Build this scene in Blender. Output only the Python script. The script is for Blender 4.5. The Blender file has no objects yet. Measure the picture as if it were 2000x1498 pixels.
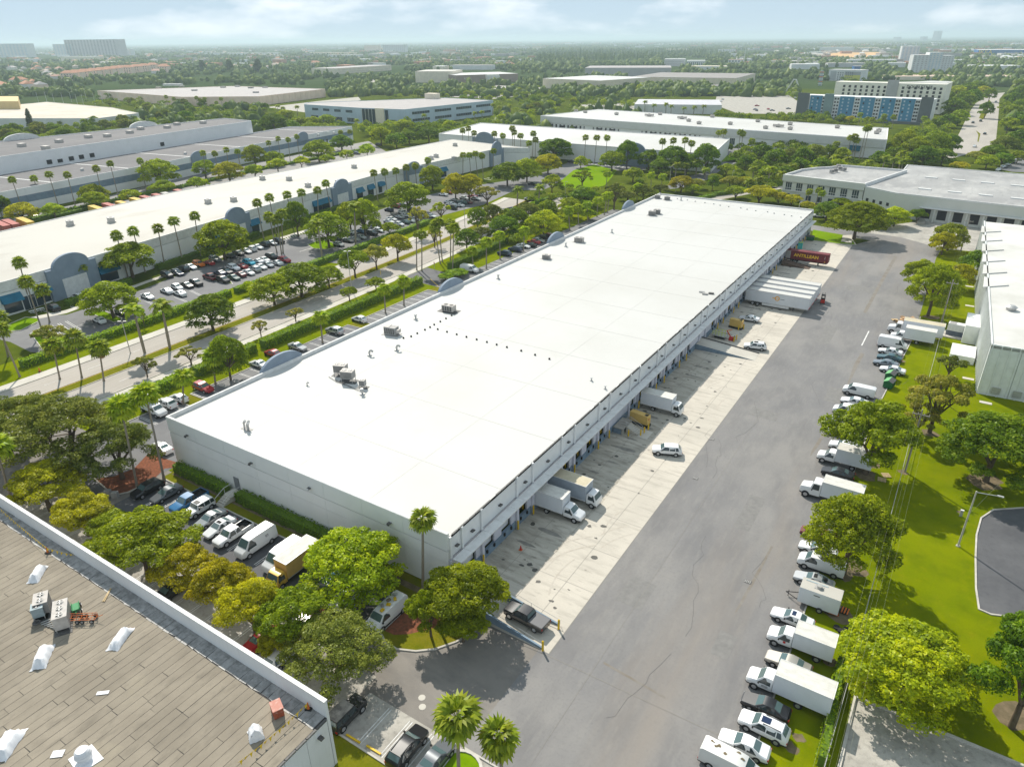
import bpy, math, random
import numpy as np
from mathutils import Vector, Matrix

random.seed(7)
RNG = np.random.default_rng(11)
SC = bpy.context.scene
COL = SC.collection
R = math.radians

PW, PH, FPX = 2000.0, 1498.0, 1368.12
PITCH, ROLL, YAW, CH = 0.4563991, -0.0093072, -0.5710077, 62.0
FW = np.array([math.sin(YAW)*math.cos(PITCH), math.cos(YAW)*math.cos(PITCH), -math.sin(PITCH)])
_r0 = np.array([math.cos(YAW), -math.sin(YAW), 0.0]); _u0 = np.cross(_r0, FW)
RT = _r0*math.cos(ROLL)+_u0*math.sin(ROLL)
UP = -_r0*math.sin(ROLL)+_u0*math.cos(ROLL)
cam = bpy.data.cameras.new('camera'); camo = bpy.data.objects.new('camera', cam); COL.objects.link(camo)
cam.sensor_fit = 'HORIZONTAL'; cam.sensor_width = 36.0; cam.lens = FPX/PW*36.0
cam.clip_start = 0.5; cam.clip_end = 90000
camo.matrix_world = Matrix(((RT[0], UP[0], -FW[0], 0), (RT[1], UP[1], -FW[1], 0), (RT[2], UP[2], -FW[2], CH), (0, 0, 0, 1)))
SC.camera = camo

SUN_AZ = (-0.80, 0.60); SUN_EL = R(43)
world = bpy.data.worlds.new('World'); SC.world = world; world.use_nodes = True
wn = world.node_tree.nodes; wl = world.node_tree.links; wn.clear()
w_out = wn.new('ShaderNodeOutputWorld'); w_bg = wn.new('ShaderNodeBackground')
sky = wn.new('ShaderNodeTexSky'); sky.sky_type = 'NISHITA'; sky.sun_disc = False
sky.sun_elevation = SUN_EL; sky.sun_rotation = math.atan2(SUN_AZ[0], SUN_AZ[1]) % (2*math.pi)
sky.altitude = 60; sky.air_density = 0.4; sky.dust_density = 0.0; sky.ozone_density = 2.0
SKY_STRENGTH = 0.088
w_bg.inputs['Strength'].default_value = SKY_STRENGTH
tc = wn.new('ShaderNodeTexCoord'); mp = wn.new('ShaderNodeMapping'); mp.inputs['Scale'].default_value = (1.0, 1.0, 3.4)
ns = wn.new('ShaderNodeTexNoise'); ns.inputs['Scale'].default_value = 5.2; ns.inputs['Detail'].default_value = 7; ns.inputs['Roughness'].default_value = 0.55
rp = wn.new('ShaderNodeValToRGB'); rp.color_ramp.elements[0].position = 0.50; rp.color_ramp.elements[1].position = 0.72
mx = wn.new('ShaderNodeMix'); mx.data_type = 'RGBA'
mx.inputs[7].default_value = (8.2, 8.4, 8.6, 1)
ml = wn.new('ShaderNodeMath'); ml.operation = 'MULTIPLY'; ml.inputs[1].default_value = 0.85
gm = wn.new('ShaderNodeGamma'); gm.inputs[1].default_value = 0.75
veil = wn.new('ShaderNodeMix'); veil.data_type = 'RGBA'; veil.inputs[0].default_value = 0.78; veil.inputs[7].default_value = (3.9, 4.9, 5.6, 1)
wl.new(tc.outputs['Generated'], mp.inputs['Vector']); wl.new(mp.outputs[0], ns.inputs['Vector'])
wl.new(ns.outputs['Fac'], rp.inputs[0]); wl.new(rp.outputs[0], ml.inputs[0]); wl.new(ml.outputs[0], mx.inputs[0])
wl.new(sky.outputs[0], gm.inputs[0]); wl.new(gm.outputs[0], veil.inputs[6]); wl.new(veil.outputs[2], mx.inputs[6]); wl.new(mx.outputs[2], w_bg.inputs['Color']); wl.new(w_bg.outputs[0], w_out.inputs['Surface'])
sun = bpy.data.lights.new('sun', 'SUN'); sun.energy = 3.35; sun.angle = R(0.6); sun.color = (1.0, 0.94, 0.84)
suno = bpy.data.objects.new('sun', sun); COL.objects.link(suno)
_sd = Vector((SUN_AZ[0]*math.cos(SUN_EL), SUN_AZ[1]*math.cos(SUN_EL), math.sin(SUN_EL)))
suno.rotation_euler = _sd.to_track_quat('Z', 'Y').to_euler(); suno.location = (0, 0, 300)
vs = SC.view_settings; vs.view_transform = 'Standard'; vs.look = 'None'; vs.gamma = 1.0; vs.exposure = 0.80
vs.use_curve_mapping = False
SC.cycles.use_denoising = True
SC.cycles.max_bounces = 6; SC.cycles.diffuse_bounces = 3; SC.cycles.glossy_bounces = 3; SC.cycles.transmission_bounces = 4
SC.cycles.transparent_max_bounces = 6; SC.cycles.volume_bounces = 1
SC.cycles.caustics_reflective = False; SC.cycles.caustics_refractive = False

def G(px, py, z=0.0):
    d = FW+(px-PW/2)/FPX*RT-(py-PH/2)/FPX*UP
    t = (z-CH)/d[2]
    return (float(d[0]*t), float(d[1]*t), z)
def GX(px, py, X):
    d = FW+(px-PW/2)/FPX*RT-(py-PH/2)/FPX*UP
    t = X/d[0]
    return (float(X), float(d[1]*t), float(CH+d[2]*t))
def PJ(x, y, z):
    d = np.array([x, y, z-CH]); w = d @ FW
    return PW/2+FPX*(d @ RT)/w, PH/2-FPX*(d @ UP)/w
def GY(px, Y):
    lo, hi = -900.0, 200.0
    for _ in range(40):
        m = (lo+hi)/2
        if PJ(m, Y, 0)[0] < px: lo = m
        else: hi = m
    return (lo, Y, 0.0)
def DEP(x, y, z=0.0):
    return float(np.array([x, y, z-CH]) @ FW)
def HT(bx, by, ty, g=None):
    g = g or G(bx, by); lo, hi = 0.0, 260.0
    for _ in range(40):
        m = (lo+hi)/2
        if PJ(g[0], g[1], m)[1] > ty: lo = m
        else: hi = m
    return lo

ORD = ['first','second','third','fourth','fifth','sixth','seventh','eighth','ninth','tenth','eleventh','twelfth','thirteenth','fourteenth','fifteenth','sixteenth','seventeenth','eighteenth','nineteenth','twentieth']
for _t in ('twenty', 'thirty', 'forty', 'fifty'):
    if _t != 'twenty': ORD.append({'thirty': 'thirtieth', 'forty': 'fortieth', 'fifty': 'fiftieth'}[_t])
    ORD += [_t+'-'+o for o in ORD[:9]]

MATS = {}
def mat(name, col, rough=0.7, var=0.0, scale=1.0, col2=None, metal=0.0, spec=0.3, stretch=None, coat=0.0, bump=0.0, detail=4, rnd=0.0, lo=0.35, hi=0.65):
    if name in MATS: return MATS[name]
    m = bpy.data.materials.new(name); m.use_nodes = True; MATS[name] = m
    nt = m.node_tree; b = nt.nodes['Principled BSDF']
    b.inputs['Base Color'].default_value = (*col, 1); b.inputs['Roughness'].default_value = rough
    b.inputs['Metallic'].default_value = metal; b.inputs['Specular IOR Level'].default_value = spec
    if coat: b.inputs['Coat Weight'].default_value = coat; b.inputs['Coat Roughness'].default_value = 0.06
    last = None
    if var or col2:
        if col2 is None: col2 = tuple(c*(1-var) for c in col)
        t = nt.nodes.new('ShaderNodeTexCoord'); mp = nt.nodes.new('ShaderNodeMapping')
        if stretch: mp.inputs['Scale'].default_value = stretch
        n = nt.nodes.new('ShaderNodeTexNoise'); n.inputs['Scale'].default_value = scale; n.inputs['Detail'].default_value = detail; n.inputs['Roughness'].default_value = 0.62
        r = nt.nodes.new('ShaderNodeValToRGB'); r.color_ramp.elements[0].position = lo; r.color_ramp.elements[1].position = hi
        r.color_ramp.elements[0].color = (*col, 1); r.color_ramp.elements[1].color = (*col2, 1)
        nt.links.new(t.outputs['Object'], mp.inputs[0]); nt.links.new(mp.outputs[0], n.inputs['Vector'])
        nt.links.new(n.outputs['Fac'], r.inputs[0]); last = r.outputs[0]
        if bump:
            bn = nt.nodes.new('ShaderNodeBump'); bn.inputs['Strength'].default_value = bump; bn.inputs['Distance'].default_value = 0.03
            nt.links.new(n.outputs['Fac'], bn.inputs['Height']); nt.links.new(bn.outputs[0], b.inputs['Normal'])
    if rnd:
        oi = nt.nodes.new('ShaderNodeObjectInfo'); hsv = nt.nodes.new('ShaderNodeHueSaturation')
        mr = nt.nodes.new('ShaderNodeMapRange'); mr.inputs[3].default_value = 1-rnd; mr.inputs[4].default_value = 1+rnd
        nt.links.new(oi.outputs['Random'], mr.inputs[0]); nt.links.new(mr.outputs[0], hsv.inputs['Value'])
        if last: nt.links.new(last, hsv.inputs['Color'])
        else: hsv.inputs['Color'].default_value = (*col, 1)
        last = hsv.outputs[0]
    if last: nt.links.new(last, b.inputs['Base Color'])
    return m

def layers(name, base, ops, rough=0.85, spec=0.2):
    """ground or roof material: base colour, then noise layers (scale, lo, hi, colour, stretch, amount) laid over it"""
    m = bpy.data.materials.new(name); m.use_nodes = True; MATS[name] = m
    nt = m.node_tree; b = nt.nodes['Principled BSDF']; b.inputs['Roughness'].default_value = rough; b.inputs['Specular IOR Level'].default_value = spec
    t = nt.nodes.new('ShaderNodeTexCoord'); prev = None
    for (sc, lo, hi, col, st, amt) in ops:
        mp = nt.nodes.new('ShaderNodeMapping'); mp.inputs['Scale'].default_value = st or (1, 1, 1)
        mp.inputs['Location'].default_value = (random.uniform(-50, 50), random.uniform(-50, 50), 0)
        n = nt.nodes.new('ShaderNodeTexNoise'); n.inputs['Scale'].default_value = sc; n.inputs['Detail'].default_value = 6; n.inputs['Roughness'].default_value = 0.6
        r = nt.nodes.new('ShaderNodeMapRange'); r.inputs[1].default_value = lo; r.inputs[2].default_value = hi; r.inputs[4].default_value = amt
        x = nt.nodes.new('ShaderNodeMix'); x.data_type = 'RGBA'; x.inputs[7].default_value = (*col, 1)
        nt.links.new(t.outputs['Object'], mp.inputs[0]); nt.links.new(mp.outputs[0], n.inputs['Vector']); nt.links.new(n.outputs['Fac'], r.inputs[0]); nt.links.new(r.outputs[0], x.inputs[0])
        if prev: nt.links.new(prev, x.inputs[6])
        else: x.inputs[6].default_value = (*base, 1)
        prev = x.outputs[2]
    nt.links.new(prev, b.inputs['Base Color'])
    return m

def leafmat(name, c1, c2, c3, trans=0.5, hue=0.018):
    m = bpy.data.materials.new(name); m.use_nodes = True; MATS[name] = m
    nt = m.node_tree; nt.nodes.clear(); N = nt.nodes.new; L = nt.links.new
    o = N('ShaderNodeOutputMaterial'); d = N('ShaderNodeBsdfDiffuse'); tr = N('ShaderNodeBsdfTranslucent'); g = N('ShaderNodeBsdfGlossy'); g.inputs['Roughness'].default_value = 0.45
    g.inputs['Color'].default_value = (0.9, 0.95, 0.9, 1)
    mx1 = N('ShaderNodeMixShader'); mx1.inputs[0].default_value = trans; mx2 = N('ShaderNodeMixShader'); mx2.inputs[0].default_value = 0.012
    at = N('ShaderNodeAttribute'); at.attribute_name = 'leaf'; rp = N('ShaderNodeValToRGB')
    rp.color_ramp.elements[0].color = (*c1, 1); rp.color_ramp.elements[1].color = (*c3, 1); e = rp.color_ramp.elements.new(0.5); e.color = (*c2, 1)
    oi = N('ShaderNodeObjectInfo'); hs = N('ShaderNodeHueSaturation')
    m1 = N('ShaderNodeMapRange'); m1.inputs[3].default_value = 0.5-hue*.2; m1.inputs[4].default_value = 0.5+hue
    m2 = N('ShaderNodeMath'); m2.operation = 'FRACT'; m3 = N('ShaderNodeMath'); m3.operation = 'MULTIPLY'; m3.inputs[1].default_value = 7.31
    m4 = N('ShaderNodeMapRange'); m4.inputs[3].default_value = 0.85; m4.inputs[4].default_value = 1.2
    L(oi.outputs['Random'], m1.inputs[0]); L(oi.outputs['Random'], m3.inputs[0]); L(m3.outputs[0], m2.inputs[0]); L(m2.outputs[0], m4.inputs[0])
    L(at.outputs['Fac'], rp.inputs[0]); L(rp.outputs[0], hs.inputs['Color']); L(m1.outputs[0], hs.inputs['Hue']); L(m4.outputs[0], hs.inputs['Value'])
    for s in (d, tr): L(hs.outputs[0], s.inputs['Color'])
    L(d.outputs[0], mx1.inputs[1]); L(tr.outputs[0], mx1.inputs[2]); L(mx1.outputs[0], mx2.inputs[1]); L(g.outputs[0], mx2.inputs[2]); L(mx2.outputs[0], o.inputs['Surface'])
    return m

class MB:
    def __init__(s): s.v = []; s.f = []; s.m = []
    def poly(s, pts, m=0):
        i = len(s.v); s.v += [tuple(p) for p in pts]; s.f.append(tuple(range(i, i+len(pts)))); s.m.append(m); return s
    def box(s, x0, x1, y0, y1, z0, z1, m=0, top=None, bottom=True):
        i = len(s.v)
        s.v += [(x0, y0, z0), (x1, y0, z0), (x1, y1, z0), (x0, y1, z0), (x0, y0, z1), (x1, y0, z1), (x1, y1, z1), (x0, y1, z1)]
        fs = [(4, 5, 6, 7), (0, 1, 5, 4), (1, 2, 6, 5), (2, 3, 7, 6), (3, 0, 4, 7)]
        if bottom: fs.append((3, 2, 1, 0))
        for k, f in enumerate(fs):
            s.f.append(tuple(i+a for a in f)); s.m.append(top if (k == 0 and top is not None) else m)
        return s
    def obox(s, c, L, W, z0, z1, rz, m=0, top=None):
        """box of length L, width W turned by rz about its centre c"""
        i = len(s.v); ca, sa = math.cos(rz), math.sin(rz)
        s.box(-L/2, L/2, -W/2, W/2, z0, z1, m, top)
        for k in range(i, len(s.v)):
            x, y, z = s.v[k]; s.v[k] = (c[0]+x*ca-y*sa, c[1]+x*sa+y*ca, z)
        return s
    def prism(s, pts, z0, z1, m=0, top=None, cap=True):
        n = len(pts)
        a = sum(pts[i][0]*pts[(i+1) % n][1]-pts[(i+1) % n][0]*pts[i][1] for i in range(n))
        if a < 0: pts = pts[::-1]
        i = len(s.v); s.v += [(p[0], p[1], z0) for p in pts]+[(p[0], p[1], z1) for p in pts]
        for k in range(n):
            l = (k+1) % n; s.f.append((i+k, i+l, i+n+l, i+n+k)); s.m.append(m)
        if cap: s.f.append(tuple(range(i+n, i+2*n))); s.m.append(m if top is None else top)
        return s
    def tube(s, p0, p1, r0, r1=None, n=8, m=0, caps=True):
        r1 = r0 if r1 is None else r1
        a = Vector(p0); b = Vector(p1); d = (b-a)
        if d.length < 1e-6: return s
        q = d.to_track_quat('Z', 'Y'); i = len(s.v)
        for (c, r) in ((a, r0), (b, r1)):
            for k in range(n):
                t = 2*math.pi*k/n; s.v.append(tuple(c+q @ Vector((r*math.cos(t), r*math.sin(t), 0))))
        for k in range(n):
            l = (k+1) % n; s.f.append((i+k, i+l, i+n+l, i+n+k)); s.m.append(m)
        if caps:
            s.f.append(tuple(i+n+k for k in range(n))); s.m.append(m); s.f.append(tuple(i+k for k in reversed(range(n)))); s.m.append(m)
        return s
    def mesh(s, name, mats, smooth=None):
        me = bpy.data.meshes.new(name); me.from_pydata(s.v, [], s.f)
        for x in (mats if isinstance(mats, (list, tuple)) else [mats]): me.materials.append(x)
        me.polygons.foreach_set('material_index', s.m)
        if smooth is not None:
            me.shade_smooth(); me.set_sharp_from_angle(angle=R(smooth))
        me.update(); return me
    def build(s, name, mats, parent=None, loc=None, rz=0.0, smooth=None):
        return put(name, s.mesh(name, mats, smooth), parent, loc, rz)

def put(name, me, parent=None, loc=None, rz=0.0, scale=None):
    o = bpy.data.objects.new(name, me); COL.objects.link(o)
    if parent is not None: o.parent = parent
    if loc is not None: o.location = loc
    if rz: o.rotation_euler = (0, 0, rz)
    if scale: o.scale = scale
    return o
def tag(o, label=None, cat=None, group=None, kind=None):
    if label: o['label'] = label
    if cat: o['category'] = cat
    if group: o['group'] = group
    if kind: o['kind'] = kind
    return o
def thing(name, label, cat, loc=(0, 0, 0), rz=0.0, group=None):
    o = bpy.data.objects.new(name, None); COL.objects.link(o); o.location = loc; o.rotation_euler = (0, 0, rz); o.empty_display_size = 0.5
    return tag(o, label, cat, group)
def text(name, body, size, m, parent, loc, rot, ext=0.01, align='CENTER', off=0.0):
    c = bpy.data.curves.new(name, 'FONT'); c.body = body; c.size = size; c.extrude = ext; c.align_x = align; c.align_y = 'CENTER'; c.resolution_u = 2
    c.materials.append(m); c.offset = off; f = bpy.data.objects.new(name, c); COL.objects.link(f)
    me = bpy.data.meshes.new_from_object(f.evaluated_get(bpy.context.evaluated_depsgraph_get())); bpy.data.objects.remove(f); me.name = name
    o = bpy.data.objects.new(name, me); COL.objects.link(o); o.parent = parent; o.location = loc; o.rotation_euler = rot
    return o
asphalt = layers('asphalt_worn', (0.183, 0.178, 0.179), [(0.05, 0.38, 0.62, (0.250, 0.238, 0.225), None, 1), (0.22, 0.45, 0.7, (0.144, 0.140, 0.141), (1, 0.35, 1), 0.8), (0.9, 0.5, 0.75, (0.268, 0.255, 0.236), (1.6, 0.35, 1), 0.55), (3.0, 0.5, 0.8, (0.122, 0.119, 0.117), None, 0.45), (0.03, 0.55, 0.7, (0.262, 0.220, 0.179), (2.2, 0.25, 1), 0.6), (25, 0.3, 0.8, (0.122, 0.119, 0.115), None, 0.5)], 0.78, 0.3)
asphalt_new = layers('asphalt_dark', (0.079, 0.080, 0.086), [(0.12, 0.4, 0.65, (0.130, 0.130, 0.134), None, 0.9), (1.4, 0.5, 0.8, (0.055, 0.055, 0.061), None, 0.5), (20, 0.3, 0.8, (0.044, 0.044, 0.050), None, 0.4)], 0.8, 0.3)
asphalt_lot = layers('asphalt_lot', (0.129, 0.129, 0.137), [(0.06, 0.4, 0.65, (0.190, 0.188, 0.185), None, 0.9), (0.5, 0.5, 0.8, (0.095, 0.095, 0.101), None, 0.6), (15, 0.3, 0.8, (0.090, 0.090, 0.095), None, 0.4)], 0.8, 0.3)
concrete = layers('court_concrete', (0.547, 0.503, 0.431), [(0.10, 0.4, 0.65, (0.448, 0.414, 0.356), None, 0.8), (0.55, 0.50, 0.72, (0.328, 0.300, 0.255), (0.35, 1.7, 1), 0.75), (1.6, 0.58, 0.78, (0.219, 0.202, 0.170), (0.3, 1.3, 1), 0.7), (0.8, 0.68, 0.74, (0.093, 0.087, 0.076), (0.8, 1, 1), 0.75), (9, 0.35, 0.8, (0.394, 0.359, 0.308), None, 0.5)], 0.86, 0.2)
oil_shadow = layers('oil_shadow_concrete', (0.519, 0.478, 0.406), [(0.35, 0.35, 0.62, (0.347, 0.318, 0.265), (0.4, 1.4, 1), 0.9), (0.9, 0.48, 0.70, (0.182, 0.163, 0.133), (0.35, 1.3, 1), 0.9), (1.6, 0.62, 0.70, (0.072, 0.065, 0.057), (0.7, 1, 1), 0.9), (9, 0.35, 0.8, (0.394, 0.364, 0.295), None, 0.5)], 0.82, 0.25)
drive_m = layers('warm_drive_asphalt', (0.190, 0.172, 0.152), [(0.08, 0.4, 0.62, (0.255, 0.232, 0.205), None, 1), (0.3, 0.45, 0.7, (0.145, 0.135, 0.125), (1, 2, 1), .8), (1.5, 0.5, 0.8, (0.22, 0.20, 0.175), None, .5), (12, .35, .8, (.15, .14, .125), None, .5)], 0.82, 0.25)
concrete_old = layers('old_lot_concrete', (0.438, 0.412, 0.361), [(0.3, 0.4, 0.65, (0.297, 0.277, 0.244), None, 0.9), (1.8, 0.5, 0.75, (0.167, 0.155, 0.136), None, 0.8), (8, 0.4, 0.8, (0.283, 0.270, 0.244), None, 0.6)], 0.86, 0.2)
roadmat = layers('road_concrete', (0.405, 0.370, 0.326), [(0.08, 0.4, 0.65, (0.317, 0.290, 0.260), (1.5, 0.3, 1), 0.8), (0.6, 0.5, 0.8, (0.255, 0.234, 0.207), (2.5, 0.15, 1), 0.5), (6, 0.4, 0.8, (0.299, 0.273, 0.242), None, 0.4)], 0.85, 0.2)
walkmat = layers('walk_concrete', (0.517, 0.486, 0.425), [(0.3, 0.4, 0.7, (0.407, 0.379, 0.333), None, 0.7)], 0.85, 0.2)
grass = layers('lawn_grass', (0.145, 0.186, 0.002), [(0.06, 0.38, 0.62, (0.199, 0.221, 0.002), None, 0.9), (0.25, 0.42, 0.68, (0.096, 0.135, 0.002), None, 0.8), (0.9, 0.55, 0.75, (0.241, 0.216, 0.007), None, 0.5), (6, 0.4, 0.7, (0.084, 0.119, 0.002), (1, 2.5, 1), 0.6)], 0.95, 0.0)
grass_med = layers('verge_grass', (0.147, 0.154, 0.008), [(0.12, 0.4, 0.65, (0.206, 0.176, 0.018), None, 0.9), (0.8, 0.45, 0.7, (0.106, 0.127, 0.006), None, 0.8), (5, 0.4, 0.7, (0.088, 0.110, 0.006), None, 0.6)], 0.95, 0.0)
grass_vivid = layers('fresh_lawn', (0.143, 0.247, 0.004), [(0.12, 0.4, 0.65, (0.182, 0.273, 0.005), None, 0.8), (1.2, 0.45, 0.75, (0.099, 0.189, 0.004), None, 0.7)], 0.95, 0.0)
under = layers('understory_green', (0.062, 0.087, 0.009), [(0.03, 0.4, 0.62, (0.100, 0.122, 0.013), None, 0.9), (0.15, 0.45, 0.7, (0.045, 0.066, 0.008), None, 0.8), (0.5, 0.55, 0.75, (0.150, 0.148, 0.032), None, 0.6)], 0.95, 0.0)
terrain_m = layers('far_terrain', (0.045, 0.073, 0.024), [(0.0016, 0.40, 0.62, (0.060, 0.089, 0.029), (1, 1, 1), 0.9), (0.006, 0.45, 0.66, (0.040, 0.063, 0.024), (1, 1, 1), 0.9), (0.012, 0.60, 0.72, (0.210, 0.205, 0.124), (1, 1, 1), 0.75), (0.05, 0.45, 0.7, (0.038, 0.059, 0.022), (1, 1, 1), 0.7)], 0.95, 0.0)
mulch = mat('red_mulch', (0.26, 0.095, 0.055), 0.95, col2=(0.13, 0.06, 0.035), scale=2.5, spec=0.05)
soil = mat('bare_soil', (0.20, 0.155, 0.10), 0.95, col2=(0.12, 0.10, 0.06), scale=1.2, spec=0.05)
curb_m = mat('kerb_concrete', (0.55, 0.52, 0.46), 0.85, col2=(0.40, 0.375, 0.33), scale=0.7)
paint_w = mat('white_line_paint', (0.74, 0.73, 0.70), 0.7, col2=(0.50, 0.49, 0.47), scale=1.1)
paint_y = mat('yellow_line_paint', (0.70, 0.45, 0.06), 0.7, col2=(0.5, 0.33, 0.08), scale=1.1)
wall_white = layers('painted_white_wall', (0.748, 0.748, 0.748), [(0.25, 0.45, 0.75, (0.638, 0.638, 0.632), None, 0.6), (1.2, 0.55, 0.8, (0.572, 0.567, 0.550), (6, 6, 0.25), 0.5)], 0.75)
wall_grey = layers('painted_grey_wall', (0.766, 0.760, 0.754), [(0.2, 0.45, 0.7, (0.699, 0.695, 0.687), None, 0.7), (1.2, 0.55, 0.8, (0.648, 0.637, 0.626), (5, 5, 0.25), 0.4)], 0.75)
wall_blue = mat('blue_grey_paint', (0.205, 0.275, 0.345), 0.7, col2=(0.16, 0.215, 0.27), scale=0.6, spec=0.2)
arch_m = mat('arch_blue_grey', (0.235, 0.29, 0.36), 0.7, col2=(0.20, 0.25, 0.31), scale=0.4, spec=0.2)
trim_w = mat('white_trim', (0.72, 0.715, 0.70), 0.7, col2=(0.60, 0.595, 0.58), scale=0.8)
roof_white = layers('white_roof_membrane', (0.524, 0.518, 0.495), [(0.02, 0.5, 0.68, (0.470, 0.461, 0.429), None, 0.8), (0.09, 0.62, 0.75, (0.430, 0.407, 0.369), None, 0.45)], 0.6)
roof_cream = layers('cream_roof_membrane', (0.461, 0.442, 0.397), [(0.02, 0.45, 0.65, (0.410, 0.387, 0.342), None, 0.8), (0.1, 0.55, 0.75, (0.333, 0.301, 0.256), (1, 0.4, 1), 0.6)], 0.65)
roof_dark = layers('grey_gravel_roof', (0.160, 0.154, 0.156), [(0.05, 0.4, 0.65, (0.198, 0.188, 0.188), (1, 0.3, 1), 0.8), (0.2, 0.55, 0.7, (0.245, 0.235, 0.228), (0.25, 2.0, 1), 0.6), (2, 0.5, 0.8, (0.126, 0.122, 0.126), None, 0.6)], 0.9)
roof_patchy = layers('patched_grey_roof', (0.367, 0.364, 0.355), [(0.05, 0.42, 0.6, (0.283, 0.281, 0.278), None, 0.9), (0.16, 0.5, 0.66, (0.462, 0.453, 0.432), (1, 0.5, 1), 0.6), (0.4, 0.55, 0.75, (0.213, 0.213, 0.213), (2, 0.4, 1), 0.6)], 0.85)
felt = layers('weathered_roof_felt', (0.240, 0.208, 0.162), [(0.25, 0.4, 0.65, (0.308, 0.268, 0.209), None, 0.85), (0.9, 0.52, 0.72, (0.168, 0.147, 0.116), (1.4, 0.5, 1), 0.7), (0.13, 0.60, 0.72, (0.352, 0.310, 0.225), None, 0.7), (14, 0.35, 0.75, (0.192, 0.167, 0.133), None, 0.5)], 0.92)
_n = felt.node_tree; _b = _n.nodes['Principled BSDF']; _oi = _n.nodes.new('ShaderNodeObjectInfo'); _mr = _n.nodes.new('ShaderNodeMapRange'); _mr.inputs[3].default_value = 0.93; _mr.inputs[4].default_value = 1.05
_hs = _n.nodes.new('ShaderNodeHueSaturation'); _l = _b.inputs['Base Color'].links[0].from_socket; _n.links.new(_oi.outputs['Random'], _mr.inputs[0]); _n.links.new(_mr.outputs[0], _hs.inputs['Value']); _n.links.new(_l, _hs.inputs['Color']); _n.links.new(_hs.outputs[0], _b.inputs['Base Color'])
tar = mat('black_tar', (0.035, 0.034, 0.034), 0.9, col2=(0.06, 0.057, 0.055), scale=2)
flash_m = mat('silver_flashing', (0.36, 0.355, 0.345), 0.6, col2=(0.19, 0.188, 0.182), scale=1.3, metal=0.2)
metal_l = mat('galvanised_metal', (0.50, 0.50, 0.49), 0.5, col2=(0.38, 0.375, 0.36), scale=2.5, metal=0.4)
metal_d = mat('dark_metal', (0.075, 0.073, 0.07), 0.6, col2=(0.12, 0.115, 0.11), scale=4)
ac_grey = mat('air_unit_grey', (0.36, 0.35, 0.34), 0.6, col2=(0.27, 0.26, 0.245), scale=1.6)
ac_beige = mat('air_unit_beige', (0.50, 0.465, 0.43), 0.6, col2=(0.40, 0.37, 0.34), scale=1.6)
ac_blue = mat('air_unit_blue_grey', (0.37, 0.44, 0.46), 0.6, col2=(0.30, 0.355, 0.37), scale=1.6)
black = mat('matt_black', (0.018, 0.018, 0.018), 0.8)
rubber = mat('tyre_rubber', (0.022, 0.022, 0.023), 0.85)
rimm = mat('wheel_alloy', (0.48, 0.48, 0.49), 0.35, metal=0.6)
glass = mat('tinted_glass', (0.030, 0.042, 0.045), 0.06, spec=0.7)
wind_m = mat('windscreen_glass', (0.07, 0.115, 0.115), 0.05, spec=0.8, coat=0.4)
win_m = mat('window_glass', (0.035, 0.055, 0.075), 0.10, spec=0.7)
yellow = mat('safety_yellow', (0.72, 0.47, 0.012), 0.55, col2=(0.58, 0.37, 0.015), scale=2.5)
lime = mat('lime_paint', (0.50, 0.58, 0.04), 0.55)
orange = mat('orange_paint', (0.66, 0.17, 0.03), 0.6, col2=(0.50, 0.13, 0.03), scale=3)
redp = mat('red_paint', (0.45, 0.03, 0.02), 0.5)
door_w = mat('white_roller_door', (0.70, 0.70, 0.71), 0.6, col2=(0.60, 0.60, 0.61), scale=1)
tarp = mat('white_tarpaulin', (0.78, 0.78, 0.79), 0.5, col2=(0.68, 0.68, 0.70), scale=2.2)
awning_m = mat('teal_awning', (0.015, 0.150, 0.245), 0.7, col2=(0.012, 0.115, 0.19), scale=0.8)
wood = mat('weathered_wood', (0.30, 0.235, 0.16), 0.9, col2=(0.19, 0.15, 0.10), scale=3, stretch=(1, 8, 8))
lumber = mat('fresh_lumber', (0.56, 0.43, 0.25), 0.8, col2=(0.45, 0.33, 0.18), scale=3)
card = mat('brown_cardboard', (0.36, 0.225, 0.12), 0.9, col2=(0.47, 0.31, 0.18), scale=0.8, rnd=0.25)
pole_c = mat('concrete_pole', (0.50, 0.475, 0.42), 0.8, col2=(0.40, 0.38, 0.33), scale=2)
bark = mat('grey_bark', (0.155, 0.120, 0.088), 0.95, col2=(0.095, 0.072, 0.052), scale=5, spec=0.05)
bark_p = mat('palm_bark', (0.33, 0.285, 0.225), 0.95, col2=(0.22, 0.185, 0.145), scale=4, stretch=(1, 1, 6), spec=0.05)

ZL = 0.004
def sheet(name, pts, m, lv, parent=None):
    mb = MB(); p = [(q[0], q[1], 0.0) for q in pts]
    a = sum(p[i][0]*p[(i+1) % len(p)][1]-p[(i+1) % len(p)][0]*p[i][1] for i in range(len(p)))
    if a < 0: p = p[::-1]
    mb.poly(p); o = mb.build(name, m, parent, (0, 0, lv*ZL))
    if parent is None: o['kind'] = 'structure'
    return o
def gp(*xy): return [G(xy[i], xy[i+1]) for i in range(0, len(xy), 2)]
def rect(x0, x1, y0, y1): return [(x0, y0), (x1, y0), (x1, y1), (x0, y1)]
def kerb(name, line, w=0.18, h=0.13, m=None, closed=False):
    mb = MB(); pts = [Vector((p[0], p[1])) for p in line]
    if closed: pts = pts+[pts[0]]
    for a, b in zip(pts[:-1], pts[1:]):
        d = b-a
        if d.length < 0.02: continue
        mb.obox(((a.x+b.x)/2, (a.y+b.y)/2), d.length+w*0.5, w, -0.02, h+random.uniform(0, .003), math.atan2(d.y, d.x))
    o = mb.build(name, m or curb_m); o['kind'] = 'structure'; return o
def D(y):
    return -0.03*max(0, y-60)-0.0006*max(0, y-140)**2
def lane(x0, x1, ys):
    return [(x0+D(y), y) for y in ys]+[(x1+D(y), y) for y in reversed(ys)]
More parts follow.
